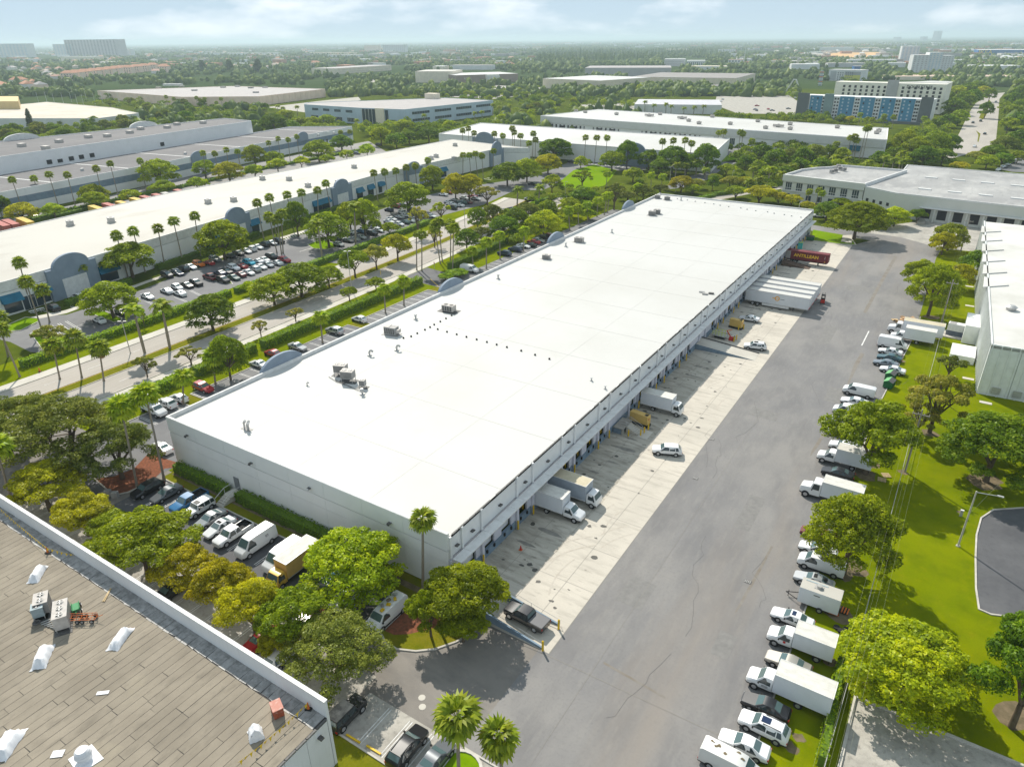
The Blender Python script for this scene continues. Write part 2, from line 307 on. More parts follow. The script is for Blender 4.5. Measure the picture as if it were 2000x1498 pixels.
YS = [-30, 20, 60, 100, 140, 160, 180, 200, 220, 240, 260]

terrain = MB().poly([(-45000, -2000, 0), (45000, -2000, 0), (45000, 60000, 0), (-45000, 60000, 0)]).build('terrain', terrain_m, None, (0, 0, -0.05)); terrain['kind'] = 'structure'
sheet('understory_ground', [(-900, -60), (60, -60), (150, 420), (150, 1050), (-300, 1050), (-900, 620)], under, 0)
sheet('lawn', rect(-6, 60, -10, 300), grass, 1)
sheet('verge', [(x, y) for x, y in lane(-167, -98, YS)], grass, 1)
sheet('front_drive', rect(-150, -24, -5, 50.35), drive_m, 2)
sheet('service_lane', [(-29, 10), (-4.9, 10), (-4.9, 132), (-2.7, 176)]+gp(1828, 505, 1838, 488, 1832, 471, 1700, 456, 1588, 440, 1560, 436, 1560, 447, 1700, 470, 1674, 477)+[(-29, 250)], asphalt, 3)
court = sheet('truck_court', [(-43.0, 50.3), (-27.7, 50.3), (-27.7, 150), (-27.9, 256), (-43.0, 259)], concrete, 4)
sheet('dock_apron', [(-43.0, 58), (-35.6, 58), (-35.2, 80), (-36.2, 110), (-36.0, 135), (-43.0, 140)], oil_shadow, 5)  # oil stains, plus the building's cast shadow darkened into the concrete
sheet('front_lot', rect(-97, -46.3, 38.2, 48.4), asphalt_new, 4)
sheet('far_lot_pavement', rect(-112, -42, 22, 37.6), concrete_old, 4)
sheet('corner_lot', rect(-41.2, -23.6, 30.4, 35.7), concrete_old, 4)
sheet('corner_lawn', rect(-43, -26, 18, 30.3), grass_med, 4)
sheet('office_apron', gp(1690, 455, 1740, 440, 1800, 432, 1830, 425, 2000, 440, 2000, 500, 1838, 486, 1760, 464), concrete_old, 5)
sheet('corner_grass', gp(1588, 449, 1646, 459, 1664, 468, 1672, 478, 1640, 476, 1585, 470), grass_vivid, 5)
sheet('transformer_pad', gp(1646, 460, 1664, 459, 1664, 476, 1643, 472), walkmat, 6)
sheet('side_court', rect(2.3, 60, -10, 62.2), concrete_old, 3)
sheet('cul_de_sac', gp(1912, 1190, 1906, 1150, 1905, 1090, 1907, 1045, 1916, 1012, 1940, 996, 2000, 992, 2150, 1000, 2250, 1300, 1975, 1205, 1935, 1200), asphalt_new, 3)
tb = gp(745, 1238, 752, 1255, 775, 1268, 812, 1272, 850, 1268, 890, 1254, 925, 1235, 950, 1216, 968, 1204)+[(-36.6, 52.0), (-46.2, 52.0)]
sheet('tree_bed', tb, grass_med, 5)
sheet('tree_bed_mulch', gp(752, 1232, 792, 1180, 840, 1190, 868, 1205, 850, 1225, 800, 1238, 770, 1240), mulch, 6)
sheet('wall_verge', rect(-97.5, -46.2, 48.55, 52.1), grass_med, 4)
sheet('wall_verge_mulch', rect(-97, -46.4, 50.0, 50.9), soil, 5)
cb = gp(184, 935, 204, 952, 222, 968, 250, 962, 296, 940, 322, 915)+[(-97.6, 52.0), (-99, 52.6)]+gp(290, 885, 262, 915, 225, 930)
sheet('corner_bed', cb, mulch, 5)
sheet('left_parking', rect(-119.4, -98.5, 36, 262), asphalt_lot, 3)
for (y0, y1) in ((86.2, 91.0), (112.5, 116.0), (143.5, 147.0), (66.0, 69.2)):
    sheet('planting_strip', rect(-119.5, -112.6, y0, y1), grass_med, 4)
sheet('road', lane(-141.0, -132.9, YS), roadmat, 3)
sheet('road', lane(-152.3, -144.6, YS), roadmat, 3)
sheet('pavement', lane(-132.6, -130.2, YS), walkmat, 3)
sheet('pavement', lane(-155.6, -152.6, YS), walkmat, 3)
sheet('median', lane(-144.4, -141.2, YS), grass_med, 4)
kerb('road_kerb', [(-132.75+D(y), y) for y in YS]); kerb('road_kerb', [(-152.45+D(y), y) for y in YS])
kerb('median_kerb', [(-141.1+D(y), y) for y in YS]); kerb('median_kerb', [(-144.5+D(y), y) for y in YS])
sheet('long_lot', gp(-60, 650, 20, 668, 60, 688, 95, 690, 200, 663, 330, 612, 470, 556, 560, 527, 690, 481, 860, 422, 945, 400, 1010, 370, 1000, 352, 880, 370, 780, 397, 640, 446, 560, 466, 480, 493, 350, 537, 250, 577, 130, 615, 70, 618, 72, 632, 30, 648, -60, 630), asphalt_lot, 3)
sheet('pavement', gp(60, 626, 130, 612, 290, 552, 480, 488, 640, 440, 640, 436, 480, 484, 290, 547, 128, 606, 58, 620), walkmat, 4)
sheet('entrance_drive', gp(690, 481, 660, 492, 632, 512, 660, 515, 720, 498, 752, 476), asphalt_lot, 4)
sheet('site_drive', [(-133, 148), (-133, 160), (-119, 158), (-113, 155), (-113, 147), (-119, 147)], asphalt_new, 4)
sheet('rear_lot', gp(0, 428, 160, 397, 330, 352, 500, 318, 720, 276, 760, 300, 720, 312, 560, 338, 330, 388, 0, 458), asphalt, 2)
sheet('lawn_square', gp(1085, 362, 1120, 333, 1160, 322, 1205, 333, 1192, 350, 1180, 363, 1140, 372), grass_vivid, 4)
sheet('lawn_square', gp(995, 408, 1030, 392, 1075, 384, 1078, 392, 1040, 408, 1000, 418), grass_vivid, 4)
sheet('lawn_square', gp(1405, 306, 1438, 303, 1440, 318, 1408, 316), grass_vivid, 4)
sheet('visitor_lot', gp(1000, 350, 1070, 335, 1110, 318, 1150, 314, 1262, 326, 1262, 332, 1200, 334, 1160, 322, 1118, 340, 1110, 350, 1060, 372, 1010, 372), asphalt_lot, 3)
sheet('link_road', gp(1320, 352, 1372, 338, 1402, 318, 1438, 312, 1440, 318, 1412, 330, 1385, 350, 1340, 366, 1290, 372), asphalt_lot, 4)
sheet('visitor_lot', gp(1400, 292, 1470, 288, 1475, 305, 1410, 304), asphalt_lot, 4)
sheet('campus_road', gp(1268, 408, 1330, 396, 1395, 378, 1470, 368, 1560, 352, 1560, 364, 1470, 378, 1400, 392, 1340, 408, 1280, 420), roadmat, 4)
sheet('campus_road', gp(1040, 402, 1088, 378, 1110, 384, 1108, 398, 1080, 420, 1060, 418), roadmat, 4)
sheet('avenue', gp(1837, 316, 1850, 303, 1861, 289, 1870, 268, 1887, 233, 1896, 216, 1905, 203, 1923, 191, 1935, 184, 1963, 181, 1952, 194, 1951, 215, 1949, 237, 1945, 277, 1925, 292, 1895, 300), roadmat, 4)
sheet('avenue_median', gp(1912, 231, 1918, 218, 1925, 205, 1931, 196, 1934, 196, 1930, 210, 1926, 226, 1920, 234), grass_med, 5)
sheet('avenue_median', gp(1906, 255, 1915, 262, 1911, 278, 1909, 277, 1911, 264), grass_med, 5)
for k, pts in enumerate([(800, 176, 900, 168, 990, 166, 1060, 172, 1040, 186, 960, 194, 880, 190), (1130, 205, 1250, 200, 1310, 206, 1240, 222, 1160, 224), (1400, 188, 1540, 186, 1560, 200, 1560, 224, 1440, 222, 1395, 205), (690, 158, 760, 150, 800, 160, 780, 174, 700, 178), (520, 210, 640, 196, 700, 190, 705, 196, 610, 222), (1950, 330, 2000, 296, 2060, 300, 2060, 340, 1975, 336), (1700, 178, 1860, 160, 2000, 158, 2000, 166, 1880, 172, 1760, 186)]):
    sheet('far_lot', gp(*pts), concrete_old if k != 5 else asphalt_lot, 3)
kerb('lane_kerb', [(-4.9, 20), (-4.9, 132), (-2.7, 176), (-2.6, 190)])
kerb('bed_kerb', tb[:9], 0.22)
kerb('lot_kerb', [(-97, 48.5), (-46.3, 48.5)])
kerb('lot_kerb', gp(184, 935, 204, 952, 222, 968, 250, 962, 296, 940), 0.2)
kerb('corner_kerb', [(-41.2, 30.35), (-23.6, 30.35), (-23.6, 35.75), (-29, 35.75)])
kerb('apron_kerb', gp(1585, 470, 1640, 477, 1672, 479, 1664, 468), 0.25)
kerb('parking_kerb', [(-119.5, 52), (-119.5, 66), (-112.6, 66), (-112.6, 69.2), (-119.5, 69.2), (-119.5, 86.2), (-112.6, 86.2), (-112.6, 91), (-119.5, 91), (-119.5, 112.5), (-112.6, 112.5), (-112.6, 116), (-119.5, 116), (-119.5, 143.5), (-112.6, 143.5), (-112.6, 147), (-119.5, 147)])
kerb('court_kerb', [(2.3, 20), (2.3, 62.3), (60, 62.3)], 0.3, 0.2)
kerb('cul_de_sac_kerb', gp(1975, 1205, 1935, 1200, 1912, 1190, 1906, 1150, 1905, 1090, 1907, 1045, 1916, 1012, 1940, 996, 2000, 992), 0.2)
isl = [gp(60, 652, 84, 638, 128, 662, 132, 668, 95, 689, 84, 684), gp(178, 613, 186, 607, 206, 609, 238, 622, 236, 628, 222, 630), gp(455, 556, 398, 545, 408, 540, 450, 549), gp(600, 478, 628, 468, 655, 476, 658, 482, 640, 488, 612, 486), gp(-20, 650, 50, 620, 74, 622, 76, 628, 40, 646)]
for k, p in enumerate(isl):
    sheet('parking_island', p, grass_vivid, 5); kerb('island_kerb', p, 0.22, 0.13, closed=True)
def disc(c, r, n=20): return [(c[0]+r*math.cos(2*math.pi*k/n), c[1]+r*math.sin(2*math.pi*k/n)) for k in range(n)]
_c = G(896, 1506); sheet('round_island', disc(_c, 2.1), grass_vivid, 6); kerb('round_kerb', disc(_c, 2.15), 0.3, 0.14, closed=True)
ln = MB()
def line(a, b, w=0.11, m=0, z=0.03):
    d = Vector((b[0]-a[0], b[1]-a[1])); n = Vector((-d.y, d.x)).normalized()*w/2
    ln.poly([(a[0]-n.x, a[1]-n.y, z), (b[0]-n.x, b[1]-n.y, z), (b[0]+n.x, b[1]+n.y, z), (a[0]+n.x, a[1]+n.y, z)], m)
for k in range(60):
    y = 53+k*2.75
    if any(a-0.3 < y < b+0.3 for a, b in ((86.2, 91.0), (112.5, 116.0), (143.5, 160.0), (66.0, 69.2))): continue
    for o in (-0.18, 0.18): line((-119.2, y+o), (-114.0, y+o), 0.10)
for k in range(19):
    x = -95.5+k*2.75
    for o in (-0.16, 0.16): line((x+o, 42.6), (x+o, 48.2), 0.10)
for k in range(24):
    x = -109+k*2.75
    for o in (-0.16, 0.16): line((x+o, 31.2), (x+o, 36.6), 0.10)
for x in (-38.0, -35.2, -32.4, -29.6):
    for o in (-0.16, 0.16): line((x+o, 30.7), (x+o, 35.3), 0.10)
for (a, b) in (((98, 636), (118, 656)), ((112, 632), (138, 650)), ((127, 628), (155, 645)), ((83, 607), (105, 616)), ((95, 603), (117, 612)), ((126, 593), (146, 603)), ((147, 588), (168, 597)), ((235, 598), (262, 612)), ((272, 582), (300, 597)), ((300, 590), (330, 602)), ((340, 580), (362, 590)), ((370, 568), (395, 580))):
    A = G(*a); B = G(*b); line(A, B, 0.12); line((A[0]+0.25, A[1]+0.4), (B[0]+0.25, B[1]+0.4), 0.12)
A = G(118, 648); B = G(172, 630); line(A, B, .1)
A = G(585, 492); B = G(612, 484); line(A, B, .25)
for k in range(9):
    A = G(556+k*4.3, 465-k*1.6); line((A[0], A[1]), (A[0]+2.6, A[1]-1.2), .3)
for k in range(12):
    A = G(1152+k*8.5, 318+k*0.9); line(A, (A[0]+0.3, A[1]-4.5), .5)
for k in range(6):
    A = G(945+k*6, 350-k*2); line(A, (A[0]+4.5, A[1]-0.3), .4)
ys2 = [20+k*9 for k in range(25)]
for y in ys2:
    line((-136.9+D(y), y), (-136.9+D(y+3), y+3), .12); line((-148.4+D(y), y), (-148.4+D(y+3), y+3), .12)
for y0, y1 in zip(YS[:-1], YS[1:]):
    line((-141.35+D(y0), y0), (-141.35+D(y1), y1), .15, 1); line((-144.25+D(y0), y0), (-144.25+D(y1), y1), .15, 1)
A = G(840, 545); line(A, (A[0]+6, A[1]-4.0), .25, 1)
line(G(1697, 647), G(1683, 675), .25)
o = ln.build('parking_lines', [paint_w, paint_y]); o['kind'] = 'structure'
jm = mat('joint_sealant', (0.23, 0.215, 0.19), 0.9)
jn = MB(); ln2 = ln; ln = jn
for x in (-39.4, -35.6, -31.6): line((x, 51), (x, 256), 0.05, 0, 0.026)
for k in range(27): line((-42.8, 54+k*7.6), (-27.8, 54+k*7.6), 0.05, 0, 0.026)
line((-27.7, 50.3), (-27.7, 256), 0.10, 0, 0.022); line((-28.5, 50), (-4.9, 50.4), 0.07, 0, 0.0285); line((-22.5, 20), (-22.5, 120), 0.04, 0, 0.0285)
o = jn.build('paving_joints', jm); o['kind'] = 'structure'
for pts in ((1747, 500, 1752, 503, 1720, 560, 1692, 612, 1686, 610, 1715, 555), (1682, 688, 1688, 692, 1672, 722, 1657, 752, 1650, 764, 1660, 735, 1668, 712), (1606, 846, 1611, 850, 1598, 872, 1582, 892, 1586, 878), (1506, 1066, 1510, 1068, 1482, 1122, 1450, 1180, 1430, 1206, 1444, 1178, 1476, 1120), (1180, 1292, 1300, 1360, 1298, 1364, 1178, 1296)):
    sheet('dirt_streak', gp(*pts), mat('dirt_film', (.175, .15, .12), .9, col2=(.215, .20, .18), scale=.5), 4)
wr = random.Random(12)
def blob(c, r, n=9, st=1.0): return [(c[0]+r*wr.uniform(.55, 1.1)*math.cos(k*2*math.pi/n), c[1]+st*r*wr.uniform(.55, 1.1)*math.sin(k*2*math.pi/n)) for k in range(n)]
def flat(name, shapes, m, z):
    mb = MB()
    for p in shapes:
        a = sum(p[i][0]*p[(i+1) % len(p)][1]-p[(i+1) % len(p)][0]*p[i][1] for i in range(len(p)))
        mb.poly([(q[0], q[1], z+len(mb.f)*2e-5) for q in (p if a > 0 else p[::-1])])
    o = mb.build(name, m); o['kind'] = 'structure'
def ribbon(pts, w):
    L, R_ = [], []
    for i, p in enumerate(pts):
        a, b = Vector(pts[max(0, i-1)]), Vector(pts[min(len(pts)-1, i+1)]); d = (b-a).normalized(); L.append((p[0]-d.y*w/2, p[1]+d.x*w/2)); R_.append((p[0]+d.y*w/2, p[1]-d.x*w/2))
    return [[L[i], L[i+1], R_[i+1], R_[i]] for i in range(len(pts)-1)]
flat('oil_spots', [blob((wr.uniform(-41.5, -30.5) if k % 3 else wr.uniform(-41.5, -37), wr.uniform(56, 250)), wr.uniform(.12, .55), 9, wr.uniform(.5, 1)) for k in range(150)], mat('oil_film', (.075, .07, .06), .5), .0265)
flat('oil_streaks', [blob((-39.3+wr.uniform(-.8, 1.2), d+wr.uniform(-.5, .5)), wr.uniform(1.0, 2.6), 12, wr.uniform(.12, .28)) for d in [65.2+4.24*k for k in range(44)] if wr.random() < .7], mat('oil_haze', (.17, .158, .138), .75, col2=(.26, .245, .215), scale=1.2), .0245)
arcs = []
for k in range(22):
    cx, cy, r, a0_ = wr.uniform(-26, -19), wr.uniform(50, 210), wr.uniform(8, 15), wr.uniform(2.2, 2.9)
    for o in (0, 1.9): arcs += ribbon([(cx+(r+o)*math.cos(a0_+t*.07), cy+(r+o)*math.sin(a0_+t*.07)) for t in range(wr.randrange(5, 12)) if cx+(r+o)*math.cos(a0_+t*.07) < -28.2], .20)
flat('tyre_marks', arcs, mat('tyre_mark', (.40, .355, .295), .85, col2=(.48, .44, .38), scale=1.2), .0225)
cr_l = []
for k in range(15):
    x, y = wr.uniform(-26, -7), wr.uniform(35, 240); P = [(x, y)]
    for q in range(wr.randrange(5, 12)): x += wr.uniform(-1.2, .6)*(1 if k % 2 else -1); y += wr.uniform(.6, 2.6); P.append((x, y))
    cr_l += ribbon(P, .035)
flat('sealed_cracks', cr_l, mat('crack_seal', (.10, .098, .095), .9), .0235)
flat('asphalt_patches', [rect(a, a+w, b, b+h) for a, b, w, h in ((-25, 62, 3.4, 5), (-17, 84, 2.2, 9), (-24.5, 118, 5, 3.5), (-14, 131, 3, 7), (-21, 160, 2.6, 12), (-12.5, 60, 2, 4), (-22, 203, 6, 5))], mat('asphalt_patch', (.165, .16, .153), .8, col2=(.205, .197, .187), scale=1.3), .0185)
flat('bare_earth', [blob(G(*p), r, 11) for p, r in (((1648, 1122), 1.7), ((1690, 926), 2.4), ((1925, 940), 3.0), ((1815, 846), 1.6), ((1640, 1200), 1.8), ((1665, 1110), 2.0), ((1700, 905), 1.6), ((1990, 1400), 2.4), ((1690, 1330), 1.1), ((1560, 1440), .7), ((1545, 1460), .8), ((1620, 1290), .9), ((1820, 620), 2.2), ((1760, 705), .9), ((1875, 1000), .5), ((1764, 922), .9), ((1832, 636), .9))], soil, .009)
for (px, py) in ((1390, 858), (1358, 934), (1461, 1136)):
    g = G(px, py, 0.02); d = thing('drain_grate', 'dark rectangular drain grate set in the paving ' + {1390: 'near the white crossover parked in the court', 1358: 'at the edge of the grey lane', 1461: 'in the middle of the near service lane'}[px], 'drain grate', g)
    MB().box(-.45, .45, -.3, .3, -.01, .02).build('frame', metal_d, d)
    for k in range(4): MB().box(-.4+k*.2, -.3+k*.2, -.25, .25, .02, .04).build('bar', ac_grey, d)
for k, (px, py) in enumerate(((824, 1362), (825, 1380))):
    m = MB().prism(disc((0, 0), .38, 16), -.01, .02).build('manhole_cover', walkmat, None, G(px, py, .01)); tag(m, 'pale round manhole cover in the drive, %s one from the small palms' % ('farther' if k == 0 else 'nearer'), 'manhole cover')
class Bld:
    def __init__(s, name, label, cat, o, group=None):
        s.o = (o[0], o[1]); s.root = thing(name, label, cat, (o[0], o[1], 0), 0, group)
    def loc(s, p, z=None): return (p[0]-s.o[0], p[1]-s.o[1], (p[2] if len(p) > 2 else 0) if z is None else z)
    def mb(s): return MB()
    def add(s, name, mb, m, parent=None):
        mb.v = [(v[0]-s.o[0], v[1]-s.o[1], v[2]) for v in mb.v]
        return mb.build(name, m, parent or s.root)
    def prism(s, name, pts, z0, z1, m, cap=True, parent=None): return s.add(name, MB().prism(pts, z0, z1, 0, cap=cap), m, parent)
    def seg(s, name, A, B, s0, s1, z0, z1, m, d0=0.0, d1=0.06, parent=None):
        """slab on the wall that runs A->B (outside on the right hand), s metres along, from d0 to d1 in front of it"""
        L = math.hypot(B[0]-A[0], B[1]-A[1]); ux, uy = (B[0]-A[0])/L, (B[1]-A[1])/L; nx, ny = uy, -ux
        q = lambda t, d: (A[0]+ux*t+nx*d, A[1]+uy*t+ny*d)
        return s.add(name, MB().prism([q(s0, d0), q(s0, d1), q(s1, d1), q(s1, d0)], z0, z1), m, parent)
    def window(s, A, B, s0, s1, z0, z1, fm, gm, name='window', mull=0):
        f = s.seg(name, A, B, s0, s1, z0, z1, fm, 0, 0.06)
        s.seg('pane', A, B, s0+.1, s1-.1, z0+.1, z1-.1, gm, 0.05, 0.085, f)
        for k in range(mull):
            c = s0+(s1-s0)*(k+1)/(mull+1); s.seg('mullion', A, B, c-.06, c+.06, z0+.1, z1-.1, fm, 0.05, 0.11, f)
        return f
    def roof(s, pts, z, rm, wm, par=0.6, cop=None, w=0.35):
        s.prism('roof', pts, z-0.3, z, rm)
        if par:
            n = len(pts); c = (sum(p[0] for p in pts)/n, sum(p[1] for p in pts)/n)
            for i in range(n):
                A, B = pts[i], pts[(i+1) % n]
                L = math.hypot(B[0]-A[0], B[1]-A[1]); ux, uy = (B[0]-A[0])/L, (B[1]-A[1])/L; nx, ny = uy, -ux
                if nx*(c[0]-A[0])+ny*(c[1]-A[1]) > 0: nx, ny = -nx, -ny
                e = w*0.0
                q = [(A[0]+nx*.02, A[1]+ny*.02), (B[0]+nx*.02, B[1]+ny*.02), (B[0]-nx*w, B[1]-ny*w), (A[0]-nx*w, A[1]-ny*w)]
                s.prism('parapet', q, z-0.31-i*.002, z+par+i*.003, cop or wm)
def ccw(p):
    a = sum(p[i][0]*p[(i+1) % len(p)][1]-p[(i+1) % len(p)][0]*p[i][1] for i in range(len(p)))
    return p if a > 0 else p[::-1]
def walls(b, pts, h, m, names='wall'):
    pts = ccw(pts)
    for i in range(len(pts)): b.seg(names, pts[i], pts[(i+1) % len(pts)], 0, math.hypot(pts[(i+1) % len(pts)][0]-pts[i][0], pts[(i+1) % len(pts)][1]-pts[i][1]), 0, h, m, -0.3, 0)
    return pts

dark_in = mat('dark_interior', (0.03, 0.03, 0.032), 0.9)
gate_r = mat('grey_door', (0.20, 0.205, 0.22), 0.6)
pil_m = mat('lavender_grey_paint', (0.62, 0.62, 0.68), 0.7, col2=(0.55, 0.55, 0.61), scale=0.6)
X0, X1, Y0, Y1, HR = -98.6, -43.0, 52.2, 259.2, 8.4
B = Bld('warehouse', 'long white-roofed warehouse with a row of loading docks, filling the middle of the view', 'warehouse', (-70.8, 155.7))
B.prism('roof', [(X0+.3, Y0+.3), (X1, Y0+.3), (X1, Y1-.3), (X0+.3, Y1-.3)], HR-.4, HR, roof_white)
seam = MB()
for k in range(14): seam.box(X0+.6, X1-.05, Y0+12+k*14.5, Y0+12.12+k*14.5, HR-.01, HR+.018)
for k in range(3): seam.box(X0+14+k*14, X0+14.1+k*14, Y0+.6, Y1-.6, HR-.012, HR+.014)
so = B.add('membrane_seam', seam, mat('membrane_seam', (0.475, 0.465, 0.44), 0.6)); so['kind'] = 'stuff'
B.prism('parapet', [(X0, Y0+.02), (X1+.05, Y0+.02), (X1+.05, Y0+.34), (X0, Y0+.34)], HR-1.8, HR+.66, trim_w)
B.prism('parapet', [(X0, Y0+.345), (X0+.32, Y0+.345), (X0+.32, Y1-.345), (X0, Y1-.345)], HR-1.8, HR+.655, trim_w)
B.prism('parapet', [(X0, Y1-.34), (X1+.05, Y1-.34), (X1+.05, Y1), (X0, Y1)], HR-1.8, HR+.45, trim_w)
band_m = layers('pale_grey_band', (0.72, 0.725, 0.71), [(0.3, 0.45, 0.75, (0.665, 0.67, 0.66), None, 0.6)], 0.75)
n = 8; pw = (X1-X0)/n
for k in range(n):
    a, b_ = X0+k*pw+.015, X0+(k+1)*pw-.015
    B.prism('wall_panel', [(a, Y0), (b_, Y0), (b_, Y0+.3), (a, Y0+.3)], 0, 4.55, wall_grey)
    B.prism('wall_panel', [(a, Y0), (b_, Y0), (b_, Y0+.3), (a, Y0+.3)], 4.58, 6.35, wall_grey)
    B.prism('parapet_panel', [(a, Y0-.04), (b_, Y0-.04), (b_, Y0+.015), (a, Y0+.015)], 6.46, HR+.62, band_m)
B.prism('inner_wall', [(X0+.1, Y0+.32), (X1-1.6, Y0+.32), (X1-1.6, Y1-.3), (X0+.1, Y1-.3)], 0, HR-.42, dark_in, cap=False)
B.prism('wall', [(X0, Y0+.32), (X0+.12, Y0+.32), (X0+.12, Y1), (X0, Y1)], 0, HR-1.8, wall_grey)
B.prism('wall', [(X0+.13, Y1-.12), (X1, Y1-.12), (X1, Y1), (X0+.13, Y1)], 0, HR-1.8, wall_grey)
for (yc, w, hz) in ((75.8, 10.0, 11.0), (127.3, 10.0, 11.0), (178.4, 10.0, 11.2), (230.2, 10.0, 11.2)):
    pts = [(yc-w/2-1.6, 0), (yc-w/2-1.6, 8.2), (yc-w/2, 8.2)]+[(yc-w/2*math.cos(t), 8.2+(hz-8.2)*math.sin(t)) for t in [math.pi*i/18 for i in range(1, 18)]]+[(yc+w/2, 8.2), (yc+w/2+1.6, 8.2), (yc+w/2+1.6, 0)]
    m = MB(); nn = len(pts); i0 = 0
    m.v += [(X0-.02, p[0], p[1]) for p in pts]+[(X0-.62, p[0], p[1]) for p in pts]
    m.f.append(tuple(range(nn))); m.m.append(0); m.f.append(tuple(reversed(range(nn, 2*nn)))); m.m.append(0)
    for i in range(nn):
        j = (i+1) % nn; m.f.append((i, nn+i, nn+j, j)); m.m.append(0)
    B.add('entrance_arch', m, arch_m)
pil = []
for k in range(-1, 16):
    for yy in (67.75+12.72*k, 71.95+12.72*k):
        if Y0+1 < yy < Y1-1: pil.append(yy)
pil = [Y0+.45]+sorted(pil)+[Y1-.45]
def bx(name, x0, x1, y0, y1, z0, z1, m, parent=None): return B.add(name, MB().box(x0, x1, y0, y1, z0, z1), m, parent)
for i, yy in enumerate(pil):
    bx('pilaster', X1-.1, X1+.24, yy-.17, yy+.17, 5.16, HR+.0, wall_white); bx('pilaster', X1-.1, X1+.30, yy-.26, yy+.26, 0, 4.98, pil_m)
for a, b_ in zip(pil[:-1], pil[1:]):
    bx('wall_panel', X1-.18, X1, a+.185, b_-.185, 5.16, HR-.02, wall_white)
    bx('canopy_slab', X1+.31, X1+1.66, a+.02, b_-.02, 4.98, 5.14, trim_w)
    if b_-a > 6:
        for yq in (a+(b_-a)*.33, a+(b_-a)*.72): bx('canopy_rib', X1+.26, X1+1.64, yq-.05, yq+.05, 5.14, 5.19, trim_w)
    bx('wall_lamp', X1+.03, X1+.42, (a+b_)/2-.28, (a+b_)/2+.28, 6.35, 6.50, metal_d)
    for w_ in range(int((b_-a)/1.25)):
        pass
for k in range(172):
    if k % 8 == 7: continue
    y = Y0+1.0+k*1.2
    if y < Y1-1.4: bx('gutter', X1-.08, X1+.13, y, y+1.06, HR-.03, HR+.055, metal_d)
doors = [65.2+4.24*k for k in range(-3, 46) if 53.5 < 65.2+4.24*k < 256.5]
doors = [d for d in doors if not (97.6 < d < 104.8) and not (140.0 < d < 152.0)]
edges = [Y0+.4]
rnd = random.Random(5)
for d in doors:
    wd = 1.25
    bx('wall_panel', X1-.30, X1-.02, edges[-1], d-wd, 1.18, 4.97, pil_m)
    edges.append(d+wd)
    k = rnd.random()
    near = d < 115
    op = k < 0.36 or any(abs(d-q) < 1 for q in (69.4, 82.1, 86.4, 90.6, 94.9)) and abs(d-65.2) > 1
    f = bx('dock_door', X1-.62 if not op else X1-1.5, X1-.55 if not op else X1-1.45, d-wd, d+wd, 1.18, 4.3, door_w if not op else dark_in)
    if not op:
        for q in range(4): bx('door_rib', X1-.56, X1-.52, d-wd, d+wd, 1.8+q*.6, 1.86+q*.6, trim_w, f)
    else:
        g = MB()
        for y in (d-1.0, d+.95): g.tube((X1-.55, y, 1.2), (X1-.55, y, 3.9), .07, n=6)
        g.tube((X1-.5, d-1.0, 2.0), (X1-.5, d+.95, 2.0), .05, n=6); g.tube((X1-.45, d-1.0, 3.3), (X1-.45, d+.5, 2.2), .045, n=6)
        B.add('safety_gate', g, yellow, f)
    bx('door_header', X1-.30, X1-.03, d-wd, d+wd, 4.3, 4.965, pil_m)
    for y in (d-.95, d+.75): bx('dock_bumper', X1+.13, X1+.33, y, y+.25, .75, 1.2, black)
bx('wall_panel', X1-.30, X1-.02, edges[-1], Y1-.4, 1.18, 4.97, pil_m)
prev = Y0+.4
for a, b_ in zip(pil[:-1], pil[1:]): bx('base_band', X1-.3, X1+.12, a+.27, b_-.27, 0, 1.17, wall_blue)
bx('end_wall', X1-1.5, X1-.2, Y0+.36, Y0+.40, 0, HR-.5, wall_grey)
FZ = 6.5
B = Bld('roofed_building', 'grey felt-roofed building with a white parapet in the lower left corner', 'building', (-75, 12))
FX0, FX1, FY0, FY1 = -125.0, -38.3, -2.0, 28.1
B.prism('roof_deck', [(FX0, FY0), (FX1-.05, FY0), (FX1-.05, FY1-.3), (FX0, FY1-.3)], FZ-.4, FZ-.03, tar)
B.prism('parapet', [(FX0, FY1-.30), (FX1, FY1-.30), (FX1, FY1), (FX0, FY1)], 0, FZ+2.0, wall_white)
B.prism('coping', [(FX0, FY1-.36), (FX1+.04, FY1-.36), (FX1+.04, FY1+.06), (FX0, FY1+.06)], FZ+2.0, FZ+2.09, trim_w)
for k in range(12): bx('wall_panel', FX1-.28, FX1, FY1-.35-(k+1)*2.5+.02, FY1-.35-k*2.5-.02, 0, FZ-.12, wall_white)
for k in range(24): bx('gutter', FX1-.05, FX1+.16, FY1-.5-(k+1)*1.2+.08, FY1-.5-k*1.2, FZ-.10, FZ+.05, metal_d)
bx('wall_lamp', FX1+.02, FX1+.5, 26.4, 26.8, 5.2, 5.38, metal_d)
cn = bx('canopy', FX1+.02, FX1+1.7, 8.0, 24.0, 2.9, 3.02, trim_w)
for k in range(38): bx('canopy_slat', FX1+.25, FX1+1.5, 8.3+k*.41, 8.46+k*.41, 3.02, 3.1, metal_d if k % 1 else flash_m, cn)
rs = random.Random(3); nsh = 0
x = FX1-.12
while x > -104 and nsh < 300:
    w = 0.97
    ylim = max(3.0, 0.0+(-x-38)*0.05+ (20.5-(-38.8-x)*0.62 if x > -62 else 6.0))-2.5
    y = FY1-.32-1.5-rs.uniform(0, .05); 
    while y > ylim and nsh < 300:
        L = rs.uniform(3.2, 9.5); z = FZ-.028
        m = MB(); t = rs.uniform(.012, .03)
        y0 = y-L; q = rs.uniform(-.05, .05)
        i = len(m.v); m.prism([(x-w+.03, y0+.03), (x-.012, y0+.03+q), (x-.012, y-.012), (x-w+.03, y-.012)], z, z+t)
        B.add('roofing_sheet', m, felt); nsh += 1
        y = y0
    x -= w
